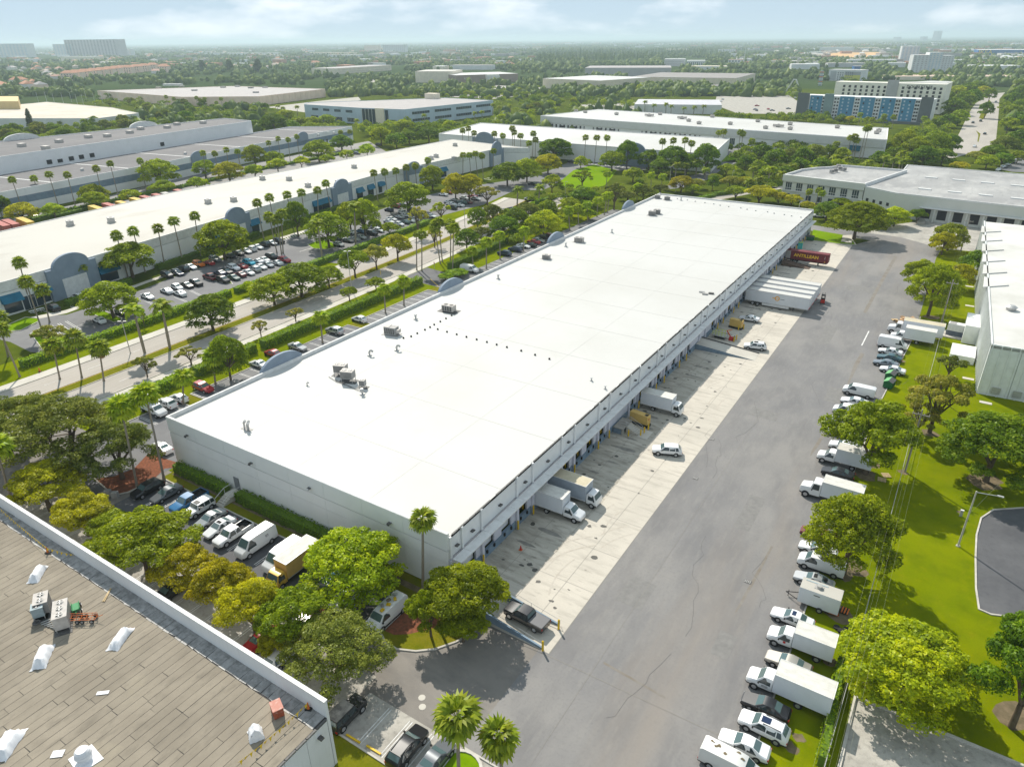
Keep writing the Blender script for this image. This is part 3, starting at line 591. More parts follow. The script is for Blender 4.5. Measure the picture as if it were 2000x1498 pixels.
for k in range(64):
    xa = FX1-.25-k*1.02
    m = MB(); m.prism([(xa-1.0+rs.uniform(0, .1), FY1-.33-1.45+rs.uniform(-.12, .10)), (xa, FY1-.33-1.45+rs.uniform(-.12, .10)), (xa, FY1-.31), (xa-1.0, FY1-.31)], FZ-.02, FZ+.012+rs.uniform(0, .01))
    B.add('flashing_sheet', m, flash_m)
def warehouse(name, label, pts, h, rm, wm, par=0.6, cat='warehouse', cop=None):
    pts = ccw([(p[0], p[1]) for p in pts]); n = len(pts)
    b = Bld(name, label, cat, (sum(p[0] for p in pts)/n, sum(p[1] for p in pts)/n))
    walls(b, pts, h-.32, wm); b.roof(pts, h, rm, wm, par, cop); b.pts = pts; return b
a0 = G(0, 550, 9); a1 = (-188.8, 280.1); 
LN0, LN1, LN2 = (-197.0, 20.0), (-212.5, 166.0), (-223.0, 342.0)
lb_pts = [(-196.5, 10), (-198.3, 75), (-205.5, 122), (-212.9, 163.4), (-223.3, 240), (-221.5, 337), (-206.5, 342), (-267, 352), (-266.5, 230), (-266.4, 165), (-256.1, 99), (-254, 10)]
LB = Bld('warehouse', 'long cream-roofed warehouse with blue-grey arches and teal awnings along the left car park', 'warehouse', (-230, 170))
lbp = ccw(lb_pts)
for i in range(len(lbp)):
    A, C = lbp[i], lbp[(i+1) % len(lbp)]; L = math.hypot(C[0]-A[0], C[1]-A[1]); k = max(1, round(L/8.5))
    for j in range(k):
        LB.seg('wall_panel', A, C, L*j/k+.02, L*(j+1)/k-.02, 0, 5.95, wall_grey, -.3, 0)
        LB.seg('parapet_panel', A, C, L*j/k+.01, L*(j+1)/k-.01, 6.05, 8.7, trim_w, -.3, .02)
LB.prism('roof', lb_pts, 8.0, 8.5, roof_cream)
front = [(-198.3, 75), (-205.5, 122), (-212.9, 163.4), (-223.3, 240), (-221.5, 337)]
def onfront(y):
    for (p, q) in zip([(-196.5, 10)]+front[:-1], front):
        if p[1] <= y <= q[1]:
            t = (y-p[1])/(q[1]-p[1]); return (p[0]+(q[0]-p[0])*t, y), math.atan2(q[1]-p[1], q[0]-p[0])
    return (front[-1][0], y), math.pi/2
def lb_arch(yc, w, hz, porch=None):
    c, a = onfront(yc); m = MB(); ux, uy = math.cos(a), math.sin(a); nx, ny = uy, -ux
    prof = [(-w/2-2, 0), (-w/2-2, 8.3), (-w/2, 8.3)]+[(-w/2*math.cos(t), 8.3+(hz-8.3)*math.sin(t)) for t in [math.pi*i/16 for i in range(1, 16)]]+[(w/2, 8.3), (w/2+2, 8.3), (w/2+2, 0)]
    nn = len(prof)
    for d in (0.04, .85): m.v += [(c[0]+ux*s+nx*d, c[1]+uy*s+ny*d, z) for s, z in prof]
    m.f += [tuple(reversed(range(nn))), tuple(range(nn, 2*nn))]; m.m += [0, 0]
    for i in range(nn):
        j = (i+1) % nn; m.f.append((i, j, nn+j, nn+i)); m.m.append(0)
    ar = LB.add('entrance_arch', m, arch_m)
    q = lambda s, d: (c[0]+ux*s+nx*d, c[1]+uy*s+ny*d)
    LB.add('entrance_bay', MB().prism([q(-3.6, .86), q(-3.6, .9), q(3.6, .9), q(3.6, .86)], 0, 5.2), door_w if porch is None else dark_in, ar)
for yc, w, hz in ((91.0, 10.5, 11.4), (152.5, 9, 11.2), (211.5, 9, 11.0), (262, 9, 11.0), (331, 9, 12.6), (40, 10, 11.4)): lb_arch(yc, w, hz)
def awning(y, w, z=3.4):
    c, a = onfront(y); ux, uy = math.cos(a), math.sin(a); nx, ny = uy, -ux
    q = lambda s, d, zz: (c[0]+ux*s+nx*d, c[1]+uy*s+ny*d, zz)
    m = MB(); v = [q(-w/2, .03, z+1.9), q(w/2, .03, z+1.9), q(w/2, 1.5, z), q(-w/2, 1.5, z), q(-w/2, .03, z-.1), q(w/2, .03, z-.1)]
    m.v = v; m.f = [(0, 3, 2, 1), (0, 4, 3), (1, 2, 5), (4, 5, 2, 3)]; m.m = [0]*4
    LB.add('awning', m, awning_m)
    LB.add('window', MB().prism([q(-w/2+.4, .03, 0)[:2], q(-w/2+.4, .08, 0)[:2], q(w/2-.4, .08, 0)[:2], q(w/2-.4, .03, 0)[:2]], .5, z-.15), win_m)
for y, w in ((74, 5), (82, 4.2), (101.5, 6.5), (141, 7.0), (161, 5.5), (196, 6), (201, 5.5), (224, 5), (232, 5), (240, 5), (285, 5)): awning(y, w)
g0, a = onfront(79.0)
for k in range(3):
    c, a = onfront(77.2+k*1.7); LB.add('glass_door', MB().prism([(c[0]+.02, c[1]-.75), (c[0]+.12, c[1]-.75), (c[0]+.02, c[1]+.75), (c[0]-.10, c[1]+.75)], .1, 3.6), win_m)
W2 = Bld('warehouse', 'low dark-roofed warehouse with a blue-grey stripe, behind the cream-roofed one', 'warehouse', (-345, 230))
w2p = ccw([(-312, 60), (-323.5, 127), (-338, 212), (-352, 278), (-364, 352), (-364, 356), (-368, 372), (-405, 350), (-398, 310), (-372, 152), (-369, 60)])
for i in range(len(w2p)):
    A, C = w2p[i], w2p[(i+1) % len(w2p)]; L = math.hypot(C[0]-A[0], C[1]-A[1]); k = max(1, round(L/12))
    for j in range(k):
        s0, s1 = L*j/k+.02, L*(j+1)/k-.02
        LBw = W2.seg('wall_panel', A, C, s0, s1, 0, 3.4, wall_white, -.3, 0); W2.seg('stripe_panel', A, C, s0, s1, 3.45, 6.2, wall_blue, -.3, .03); W2.seg('parapet_panel', A, C, s0, s1, 6.25, 9.2, wall_white, -.3, .01)
W2.prism('roof', w2p, 8.2, 8.7, roof_dark)
for (y0, y1) in ((60, 150),): pass
for k in range(6):
    y = 150+k*38; W2.add('expansion_strip', MB().obox((-352-k*6, y, 0), 44, .8, 8.7, 8.76, R(8)), trim_w)
for k in range(6):
    A, C = (-352, 278), (-364, 352); W2.window(A, C, 44+k*4, 45.8+k*4, .9, 4.6, trim_w, win_m)
m = MB(); 
for (yc) in (232, 318):
    t = (yc-212)/(278-212); c = (-338-14*t, yc) if yc < 278 else (-352-12*(yc-278)/74, yc)
    mm = MB(); prof = [(-5, 8.8)]+[(-5*math.cos(t), 8.8+2.6*math.sin(t)) for t in [math.pi*i/12 for i in range(1, 12)]]+[(5, 8.8), (5, 6), (-5, 6)]
    nn = len(prof); mm.v = [(c[0]+.25-.19*s, c[1]+s, z) for s, z in prof]+[(c[0]+.9-.19*s, c[1]+s, z) for s, z in prof]
    mm.f = [tuple(reversed(range(nn))), tuple(range(nn, 2*nn))]+[(i, (i+1) % nn, nn+(i+1) % nn, nn+i) for i in range(nn)]; mm.m = [0]*len(mm.f)
    W2.add('entrance_arch', mm, arch_m)
w3 = [(-371, 60), (-374, 152), (-400, 310), (-402, 316), (-432, 318), (-436, 181), (-434, 60)]
W3 = warehouse('warehouse', 'tall dark-roofed warehouse with a long white wall, farther left behind the striped one', w3, 15.8, roof_dark, wall_white, 0.35)
for (a, y) in ((0, 176), (1, 181.5), (2, 187.5), (3, 193), (4, 199), (5, 243)):
    x = -374-(y-152)*26/158; W3.add('window', MB().obox((x+.05, y, 0), 2.6, .25, 9.6, 11.6 if a != 1 else 11.2, R(97.6)), dark_in)
for (px, py) in ((35, 285), (300, 243)):
    c = G(px, py-6, 12); mm = MB(); prof = [(-9, 0)]+[(-9*math.cos(t), 3.2*math.sin(t)) for t in [math.pi*i/12 for i in range(1, 12)]]+[(9, 0)]
    nn = len(prof); mm.v = [(-435.5, (192 if px < 100 else 262)+s, 15.8+z) for s, z in prof]+[(-434.3, (192 if px < 100 else 262)+s, 15.8+z) for s, z in prof]
    mm.f = [tuple(reversed(range(nn))), tuple(range(nn, 2*nn))]+[(i, (i+1) % nn, nn+(i+1) % nn, nn+i) for i in range(nn)]; mm.m = [0]*len(mm.f)
    W3.add('roof_arch', mm, trim_w)
WA = Bld('warehouse', 'low white-roofed building with a grey entrance arch, the nearer of the two behind the trees', 'warehouse', (-200, 400))
wap = [(-290, 368.5), (-113, 366), (-124, 431), (-303, 434)]
walls(WA, wap, 8.4, wall_grey); WA.roof(ccw(wap), 8.6, roof_white, trim_w, .4)
for (x, w) in ((-254, 13), (-156, 13)):
    yy = 368.5-(x+290)*2.5/177; mm = MB(); prof = [(-w/2-3, 0), (-w/2-3, 8.4), (-w/2, 8.4)]+[(-w/2*math.cos(t), 8.4+3.6*math.sin(t)) for t in [math.pi*i/14 for i in range(1, 14)]]+[(w/2, 8.4), (w/2+3, 8.4), (w/2+3, 0)]
    nn = len(prof); mm.v = [(x+s, yy-.1-.08*s, z) for s, z in prof]+[(x+s, yy-1.0-.08*s, z) for s, z in prof]
    mm.f = [tuple(range(nn)), tuple(reversed(range(nn, 2*nn)))]+[(i, nn+i, nn+(i+1) % nn, (i+1) % nn) for i in range(nn)]; mm.m = [0]*len(mm.f)
    WA.add('entrance_arch', mm, arch_m)
A, C = (-290, 368.5), (-113, 366)
WA.seg('awning', A, C, 84, 91, 3.2, 5.2, awning_m, 0, 1.0)
wb = [(-283, 484), (-44, 455), (-50.5, 515), (-268, 551)]
WB = warehouse('warehouse', 'longest far white-roofed warehouse with shadowed loading docks under a grey fascia', wb, 10.2, roof_white, wall_grey, 0.3)
A, C = (-283, 484), (-44, 455)
WB.seg('fascia', A, C, 0, 240, 5.8, 10.3, layers('speckled_fascia', (0.60, 0.595, 0.585), [(0.5, 0.5, 0.7, (0.52, 0.51, 0.5), None, .7)]), .02, .5)
for k in range(34):
    s = 8+k*3.6
    if k in (9, 10, 17, 18, 19, 20, 21): continue
    WB.seg('dock_door', A, C, s, s+2.5, 1.0, 4.6, door_w if k % 3 else dark_in, .02, .12); WB.seg('dock_seal', A, C, s-.35, s-.02, .8, 5.2, black, .02, .5); WB.seg('dock_seal', A, C, s+2.52, s+2.9, .8, 5.2, black, .02, .5)
WB.seg('awning', A, C, 222, 228, 3.4, 6.2, awning_m, .5, 1.6)
for k in range(3): WB.window(A, C, 139+k*5.5, 142.5+k*5.5, 1, 5, trim_w, win_m, mull=2)
ow = layers('warm_white_render', (0.62, 0.62, 0.57), [(0.2, 0.45, 0.7, (0.56, 0.56, 0.51), None, .6)])
OF = Bld('office_building', 'cream office building with stepped parapet and tall blue windows, right of the long warehouse', 'office', (-40, 330))
op = ccw([(-66.7, 318), (-34.6, 312), (-24, 355), (-50, 356), (-54, 348), (-59, 343), (-63.5, 335)])
A, C = (-66.7, 318), (-34.6, 312); LL = math.hypot(C[0]-A[0], C[1]-A[1])
for i in range(len(op)):
    P_, Q_ = op[i], op[(i+1) % len(op)]; OF.seg('wall', P_, Q_, 0, math.hypot(Q_[0]-P_[0], Q_[1]-P_[1]), 0, 9.0, ow, -.3, 0)
OF.roof(op, 9.2, roof_patchy, ow, .8, trim_w, .5)
OF.seg('fascia', A, C, -.3, LL+.3, 7.4, 9.95, ow, .02, .6); OF.seg('sill_band', A, C, -.2, LL+.2, 3.4, 3.75, trim_w, 0, .25)
for k in range(7):
    s = 1.2+k*4.55; f = OF.window(A, C, s, s+2.7, 3.9, 7.1, trim_w, win_m, mull=2)
    OF.seg('transom', A, C, s+.1, s+2.6, 4.7, 4.85, trim_w, .05, .12, f); OF.window(A, C, s+.2, s+2.5, .4, 2.6, trim_w, win_m)
GR = Bld('warehouse', 'wide blotchy-grey-roofed building with open dock doors at the right edge', 'warehouse', (10, 335))
gpz = ccw([(-34.2, 311.5), (-22.5, 303.4), (40, 296), (42, 372), (-26, 377), (-26, 352)])
for i in range(len(gpz)):
    P_, Q_ = gpz[i], gpz[(i+1) % len(gpz)]; GR.seg('wall', P_, Q_, 0, math.hypot(Q_[0]-P_[0], Q_[1]-P_[1]), 0, 8.6, ow, -.3, 0)
GR.roof(gpz, 8.8, roof_patchy, ow, .25, trim_w)
A, C = (-22.5, 303.4), (40, 296)
GR.seg('canopy', A, C, 9, 62, 4.75, 5.0, trim_w, 0, 1.2)
for k in range(9):
    s = 10+k*5.2; GR.seg('dock_door', A, C, s, s+3.0, 1.0, 4.4, dark_in, .02, .1); GR.seg('door_pier', A, C, s-1.2, s-.7, 0, 4.74, ow, 0, .9)
GR.add('dock_ramp', MB().obox((-12.0, 298.5, 0), 2.6, 7.5, 0, .9, R(8)), concrete_old)
for k in range(4):
    P_, Q_ = (-34.2, 311.5), (-22.5, 303.4)
    GR.seg('window', P_, Q_, 1.5+k*3.2, 2.7+k*3.2, 3.6, 4.8, dark_in, .02, .06)
for k in range(11):
    t = k % 6; GR.add('skylight', MB().obox((-14+t*10, 317+18*(k//6)*1.6-t*1.1, 0), 4.4, 1.5, 8.8, 9.15, R(-6)), mat('skylight_panel', (0.62, 0.62, 0.60), .5))
MBd = Bld('metal_building', 'ribbed white metal building with a stained white roof at the right edge of the lawn', 'building', (30, 205))
mp_ = [(10.4, 149.5), (60, 152), (60, 262), (6.5, 262)]; HM = 10.0
mr_ = layers('stained_white_roof', (0.58, 0.57, 0.54), [(0.08, 0.45, 0.65, (0.47, 0.46, 0.42), None, .8), (0.5, 0.6, 0.75, (0.38, 0.35, 0.29), (1, 2, 1), .6)])
MBd.prism('roof', mp_, HM-.5, HM, mr_)
mw = mat('ribbed_white_metal', (0.74, 0.755, 0.735), .5, col2=(0.66, 0.675, 0.655), scale=.8)
A, C = (10.4, 149.5), (60, 152)
for k in range(10): MBd.seg('wall_panel', A, C, k*5+.03, k*5+4.97, 0, HM+.25, mw, -.25, 0)
for k in range(34): MBd.seg('wall_rib', A, C, .25+k*1.45, .42+k*1.45, 0, HM+.2, mw, 0, .16)
A, C = (6.5, 262), (10.4, 149.5); LL = math.hypot(C[0]-A[0], C[1]-A[1])
for k in range(22): MBd.seg('wall_panel', A, C, k*LL/22+.02, (k+1)*LL/22-.02, 0, HM+.25, mw, -.25, 0)
for k in range(75): MBd.seg('wall_rib', A, C, .3+k*1.5, .46+k*1.5, 0, HM+.2, mw, 0, .16)
for k in range(12): MBd.add('skylight', MB().obox((18.8+(k % 2)*13, 158+8.5*k-(k % 2)*4, 0), 4.2, 1.0, HM, HM+.3, R(3)), mat('aged_skylight', (0.42, 0.405, 0.36), .5, col2=(.3, .29, .26), scale=1))
for k in range(6):
    y = 192+k*11.5; x = 9.4-(y-149)*3.9/112.5
    MBd.add('roof_cricket', MB().prism([(x+.2, y-4.6), (x+5.2, y), (x+.2, y+4.6)], HM, HM+.25), mr_)
MBd.seg('vent_grille', (10.4, 149.5), (60, 152), 2.2, 3.6, .6, 1.9, metal_l, .17, .22); MBd.seg('vent_grille', (10.4, 149.5), (60, 152), 5.6, 7.0, .6, 1.9, metal_l, .17, .22)
MBd.add('annex', MB().box(6.6, 10.0, 176.5, 186, 0, 4.2), mw); MBd.add('annex', MB().box(4.9, 9.4, 164, 171, 0, 1.6), mw)
mapart = lambda n, c: mat(n, c, .8, col2=tuple(v*.86 for v in c), scale=.15)
peach_m = mapart('peach_render', (0.86, 0.66, 0.53)); beige_m = mapart('beige_render', (0.80, 0.71, 0.56)); tan_m = mapart('tan_render', (0.72, 0.63, 0.49)); brown_m = mapart('brown_render', (0.33, 0.25, 0.20))
cream_m = mapart('cream_render', (0.80, 0.77, 0.67)); bgrey_m = mapart('pale_blue_cladding', (0.46, 0.56, 0.64)); teal_m = mapart('teal_cladding', (0.07, 0.25, 0.40)); slate_m = mapart('slate_cladding', (0.135, 0.15, 0.155)); greyg_m = mapart('green_grey_cladding', (0.22, 0.30, 0.30))
white_m = mapart('white_render', (0.70, 0.70, 0.69)); roofg = mapart('grey_flat_roof', (0.36, 0.335, 0.325)); terra = mat('terracotta_roof', (0.42, 0.19, 0.11), .9, col2=(0.52, 0.27, 0.17), scale=.2)
lime_m = mapart('yellow_green_render', (0.60, 0.60, 0.10)); ikb = mapart('strong_blue_cladding', (0.02, 0.13, 0.36)); grey_t = mapart('mauve_grey_concrete', (0.50, 0.46, 0.46)); orange_m = mapart('orange_earth', (0.62, 0.36, 0.14))
P_ = warehouse('warehouse', 'big peach-walled warehouse with a flat grey roof beyond the left woods', [(-737, 494), (-664.5, 538), (-694, 662), (-858, 653), (-937, 515)], 9.0, roofg, peach_m, .3)
for (A, C, n) in (((-737, 494), (-664.5, 538), 9), ((-664.5, 538), (-694, 662), 12)):
    L = math.hypot(C[0]-A[0], C[1]-A[1])
    for k in range(n):
        P_.seg('pilaster', A, C, L*k/n, L*k/n+.7, 0, 9.1, peach_m, 0, .35); P_.seg('wall_panel', A, C, L*k/n+.9, L*(k+1)/n-.3, 1.6, 8.8, peach_m, .02, .2)
for k, (px, py) in enumerate(((310, 173), (355, 170), (436, 172), (464, 170), (490, 173), (518, 172), (380, 178), (500, 182))):
    c = G(px, py, 9); tag(MB().obox((0, 0, 0), 6, 4, 0, 1.6, R(30)).build('rooftop_unit', ac_grey, None, (c[0], c[1], 9.0)), 'small grey box on the flat roof of the peach warehouse', 'rooftop unit', 'boxes on the peach warehouse roof')
c = G(338, 168, 9); tag(MB().obox((0, 0, 0), 26, 6, 0, 2.6, R(24)).build('rooftop_canopy', trim_w, None, (c[0], c[1], 9.0)), 'long white hump on the far edge of the peach warehouse roof', 'roof housing')
b = warehouse('warehouse', 'pale beige flat-roofed complex at the left edge in front of the red suburb', [(-720, 280), (-686, 289), (-625, 321), (-609, 330), (-622, 373), (-700, 395), (-835, 403), (-800, 280)], 7.0, mat('pale_roof', (0.60, 0.54, 0.45), .9, col2=(.5, .44, .36), scale=.05), white_m, .3)
b.add('yellow_penthouse', MB().prism([G(-20, 214, 7)[:2], G(40, 214, 7)[:2], G(40, 203, 7)[:2], G(-20, 203, 7)[:2]], 7, 14), mapart('yellow_render', (0.66, 0.50, 0.24)))
b = warehouse('office_building', 'two-storey pale blue office block with a dark glass corner, beyond the palms', [(-505, 455), (-436, 451.5), (-393, 457), (-381, 566), (-440, 572), (-517, 470)], 12.3, roofg, bgrey_m, .3)
A, C = (-505, 455), (-436, 451.5)
for k in range(4): b.window(A, C, 10+k*14, 18+k*14, 8.2, 10.4, bgrey_m, win_m, mull=5); b.window(A, C, 8+k*15, 17+k*15, 1, 4.4, white_m, win_m, mull=4)
A, C = (-436, 451.5), (-393, 457)
b.seg('glass_corner', A, C, 2, 15, 0, 12, win_m, 0, .4); b.seg('entrance_pylon', A, C, 15.5, 24, 0, 12.8, beige_m, 0, .8); b.seg('glass_strip', A, C, 25, 27.5, 2, 11.5, win_m, 0, .5)
for k in range(4): b.seg('glass_mullion', A, C, 2+k*3.3, 2.3+k*3.3, 0, 12, white_m, .4, .55)
A, C = (-393, 457), (-381, 566)
for k in range(4):
    for z in (2.6, 8.0): b.window(A, C, 8+k*26, 28+k*26, z, z+2.2, bgrey_m, win_m, mull=6)
b.add('stair_tower', MB().obox((-446, 560, 0), 12, 8, 12, 17, .1), beige_m)
HB = Bld('hotel', 'seven-storey white and teal block with slate ends, in front of the cream hotel', 'hotel', (-90, 662))
A, C = (-139, 668), (-38, 658); L = math.hypot(C[0]-A[0], C[1]-A[1]); HH = 17.8
HB.prism('core', [(-139, 668), (-38, 658), (-36, 674), (-137, 684)], 0, HH, white_m)
segs = [('slate', 0, 9.5, .8), ('teal', 10.5, 20, .3), ('greygreen', 22, 29, 1.6), ('teal', 34, 45, .5), ('teal', 50, 60.5, .5), ('teal', 65.5, 75.5, .5), ('teal', 80, 89.5, .5), ('slate', 93.5, 102, .9)]
for nm, s0, s1, d in segs:
    m = {'slate': slate_m, 'teal': teal_m, 'greygreen': greyg_m}[nm]
    HB.seg('facade_panel', A, C, s0, s1, 0 if nm != 'teal' else .8, HH+(.2 if nm == 'teal' else 1.8), m, .02, d)
for fl in range(6):
    z = 2.4+fl*2.55
    for s in (21.0, 30.5, 32.6, 46.6, 48.4, 61.8, 63.8, 76.6, 78.4, 90.6, 92.2): HB.window(A, C, s-.75, s+.75, z, z+1.5, white_m, dark_in)
    for s0 in (12.5, 16.5, 36.5, 41, 52.5, 57, 67.5, 72, 82, 86): HB.seg('window', A, C, s0-.6, s0+.6, z+.1, z+1.4, bgrey_m if (fl+int(s0)) % 7 else dark_in, .5, .56)
HB.seg('podium', A, C, 2, 102, 0, 1.6, slate_m, 2.0, 7.0)
HD = Bld('hotel', 'tall cream hotel with paired dark windows and its name along the parapet', 'hotel', (-80, 775))
A, C = (-127, 762), (-36, 752); HH = 24
HD.prism('tower', [A, C, (-34, 800), (-52, 802), (-60, 770), (-125, 778)], 0, HH, cream_m)
HD.prism('roof', [(-80, 768), (-37, 764), (-35, 798), (-52, 800), (-62, 780)], HH, HH+.4, roof_white)
HD.seg('stair_bay', A, C, 45, 54, 0, HH+2.4, mapart('grey_render', (0.42, 0.42, 0.42)), .05, 1.2)
for k in range(17):
    s = 7+k*5.0
    if 43 < s < 55: continue
    for fl in range(6):
        if fl < 3 and s < 82: continue
        HD.window(A, C, s, s+2.2, 3.4+fl*3.15, 5.7+fl*3.15, cream_m, dark_in)
tx = text('sign_lettering', 'DOUBLETREE', 3.4, black, HD.root, (0, 0, 0), (0, 0, 0), .05, off=.06)
ux, uy = (C[0]-A[0])/math.hypot(C[0]-A[0], C[1]-A[1]), (C[1]-A[1])/math.hypot(C[0]-A[0], C[1]-A[1])
p = (A[0]+ux*71+uy*.08, A[1]+uy*71-ux*.08); tx.location = (p[0]+80, p[1]-775, 21.2); tx.rotation_euler = (R(90), 0, math.atan2(uy, ux))
def farbox(name, label, cat, px0, px1, pyb, pyt, m, depth=30, rm=None, floors=0, cols=0, winm=None, group=None, slant=0.0, bands=0):
    A = G(px0, pyb); Cc = G(px1, pyb+slant); h = HT((px0+px1)/2, pyb+slant/2, pyt)
    L = math.hypot(Cc[0]-A[0], Cc[1]-A[1]); ux, uy = (Cc[0]-A[0])/L, (Cc[1]-A[1])/L; nx, ny = uy, -ux
    if nx*A[0]+ny*A[1] > 0: pass
    b = Bld(name, label, cat, ((A[0]+Cc[0])/2, (A[1]+Cc[1])/2), group)
    q = [(A[0], A[1]), (Cc[0], Cc[1]), (Cc[0]-nx*depth, Cc[1]-ny*depth), (A[0]-nx*depth, A[1]-ny*depth)]
    b.prism('wall', q, 0, h, m, cap=False); b.prism('roof', q, h-.2, h+.05, rm or roofg)
    wm = winm or win_m
    if floors:
        fh = h/(floors+.4); cw = L/cols
        for f in range(floors):
            if bands: b.seg('window_band', A, Cc, cw*.2, L-cw*.2, fh*(f+.55), fh*(f+1.0), wm, .02, .3)
            else:
                for c in range(cols): b.seg('window', A, Cc, cw*(c+.28), cw*(c+.72), fh*(f+.5), fh*(f+1.05), wm, .02, .25)
    b.A, b.C, b.h, b.L = A, Cc, h, L; return b
hz = 'distant'
farbox('apartment_tower', 'broad mauve-grey tower block on the left horizon, taller than the rest', 'tower block', 132, 232, 110, 78, grey_t, 60, grey_t, 12, 16, mapart('shaded_balcony', (0.16, 0.15, 0.16)))
farbox('apartment_tower', 'pale ribbed tower block at the far left edge of the horizon', 'tower block', 2, 58, 113, 86, white_m, 40, white_m, 9, 8, bgrey_m)
farbox('apartment_tower', 'small pale block just left of the mauve-grey tower on the horizon', 'tower block', 108, 145, 110, 87, white_m, 40, white_m, 8, 6, bgrey_m)
farbox('apartment_tower', 'low white block just right of the mauve-grey tower on the horizon', 'tower block', 198, 256, 109, 97, white_m, 30, white_m, 4, 8, bgrey_m)
farbox('apartment_block', 'long white slab block above the suburb, left of centre', 'apartment block', 748, 792, 102, 88, white_m, 25, white_m, 5, 12, grey_t)
farbox('apartment_block', 'low pinkish slab left of the long white slab block', 'apartment block', 712, 740, 100, 89, peach_m, 25)
farbox('parking_garage', 'wide beige multi-level garage with dark strips, in front of the centre suburb', 'garage', 655, 765, 146, 131, beige_m, 60, roofg, 2, 6, tan_m, bands=1, slant=-8)
farbox('mall_hall', 'cream hall with a tall portal, the leftmost of the shopping halls', 'shopping hall', 812, 885, 162, 140, beige_m, 70, roof_cream)
q = farbox('cinema', 'brown-walled cinema with a white columned portico, in the middle of the shopping halls', 'cinema', 890, 1012, 164, 146, brown_m, 80, roof_white, slant=-4)
q.seg('portico', q.A, q.C, q.L*.47, q.L*.66, 0, q.h*1.02, cream_m, .05, 8)
for k in range(4): q.seg('column', q.A, q.C, q.L*(.48+k*.055), q.L*(.495+k*.055), 0, q.h*.85, white_m, 8, 10)
t = text('sign_lettering', 'REGAL', 4.2, white_m, q.root, (0, 0, 0), (0, 0, 0), .05)
_u = ((q.C[0]-q.A[0])/q.L, (q.C[1]-q.A[1])/q.L); _p = (q.A[0]+_u[0]*q.L*.19+_u[1]*.3, q.A[1]+_u[1]*q.L*.19-_u[0]*.3); t.location = (_p[0]-q.root.location.x, _p[1]-q.root.location.y, q.h*.55); t.rotation_euler = (R(90), 0, math.atan2(_u[1], _u[0]))
farbox('mall_hall', 'tan windowless hall right of the cinema behind green trees', 'shopping hall', 1060, 1172, 173, 156, tan_m, 110, roof_white, slant=6)
farbox('mall_hall', 'grey sprawling mall roof between the tan hall and the far woods', 'shopping hall', 1142, 1310, 150, 133, mapart('mall_grey', (0.44, 0.43, 0.42)), 110, roofg)
farbox('mall_hall', 'long tan mall wing with a brown-grey flat roof, right of the tan hall', 'shopping hall', 1232, 1436, 168, 152, tan_m, 150, mapart('brown_roof', (0.27, 0.25, 0.235)), slant=4)
farbox('mall_hall', 'low white-fronted annex at the right end of the long mall wing', 'shopping hall', 1372, 1420, 176, 168, white_m, 20)
farbox('warehouse', 'long low lavender-roofed shed behind the longest white-roofed warehouse', 'shed', 1238, 1408, 222, 205, white_m, 60, mapart('lavender_roof', (0.52, 0.515, 0.54)), slant=2)
farbox('office_block', 'white banded office block with stepped top in front of the far woods', 'office block', 1297, 1337, 130, 116, white_m, 40, white_m, 4, 8, grey_t, bands=1)
farbox('office_block', 'white office block with dark vertical slots next to the banded one', 'office block', 1340, 1376, 132, 119, white_m, 40, white_m, 1, 9, slate_m)
farbox('office_block', 'small pale block with reddish roof right of the white slotted offices', 'office block', 1422, 1452, 124, 117, white_m, 25, terra, 1, 5)
farbox('apartment_block', 'low white flats at the right end of the far woods', 'apartment block', 1402, 1434, 104, 97, white_m, 25, white_m, 2, 8, grey_t)
hy = farbox('hotel', 'white and yellow-green hotel with a framed facade behind the teal block', 'hotel', 1616, 1680, 158, 137, white_m, 25, roof_white, slant=2)
hy.seg('yellow_facade', hy.A, hy.C, hy.L*.5, hy.L*.97, 0, hy.h*.55, lime_m, .05, .6); hy.seg('grey_facade', hy.A, hy.C, hy.L*.5, hy.L*.97, hy.h*.56, hy.h*.85, mapart('grey_render2', (.36, .37, .38)), .05, .6); hy.seg('grey_facade', hy.A, hy.C, hy.L*.06, hy.L*.24, hy.h*.1, hy.h*.85, mapart('grey_render3', (.42, .43, .44)), .05, .4)
for f in range(4):
    for s in (.29, .36, .43, .54, .60, .66, .72): hy.seg('window', hy.A, hy.C, hy.L*s, hy.L*(s+.03), hy.h*(.1+f*.19), hy.h*(.2+f*.19), slate_m, .6, .7)
farbox('storage_building', 'long white building with a row of small dark openings, right background', 'storage building', 1655, 1750, 127, 117, white_m, 30, white_m, 1, 26, grey_t)
farbox('storage_building', 'low grey shed left of the long white row of openings', 'shed', 1616, 1690, 132, 124, mapart('pale_grey_shed', (.5, .5, .5)), 40)
farbox('shed', 'small bright blue-walled shed below the long white row of openings', 'shed', 1668, 1692, 137, 130, ikb, 25)
farbox('apartment_tower', 'tallest white tower of the right-hand cluster', 'tower block', 1756, 1791, 124, 91, white_m, 25, white_m, 11, 5, bgrey_m)
farbox('apartment_tower', 'left white tower in front of the tallest one, right background', 'tower block', 1778, 1808, 142, 108, white_m, 25, white_m, 9, 4, grey_t)
farbox('apartment_tower', 'middle white tower of the cluster, right background', 'tower block', 1808, 1834, 142, 103, white_m, 25, white_m, 10, 4, bgrey_m)
farbox('apartment_tower', 'rightmost white tower of the cluster with grey balconies', 'tower block', 1834, 1857, 142, 109, white_m, 25, white_m, 9, 4, grey_t)
farbox('tower', 'slender grey tower standing alone on the right horizon', 'tower', 1820, 1829, 80, 61, mapart('haze_grey', (.3, .31, .33)), 60)
farbox('tower', 'low dark stub on the horizon left of the slender tower', 'tower', 1796, 1803, 80, 72, mapart('haze_grey', (.3, .31, .33)), 60)
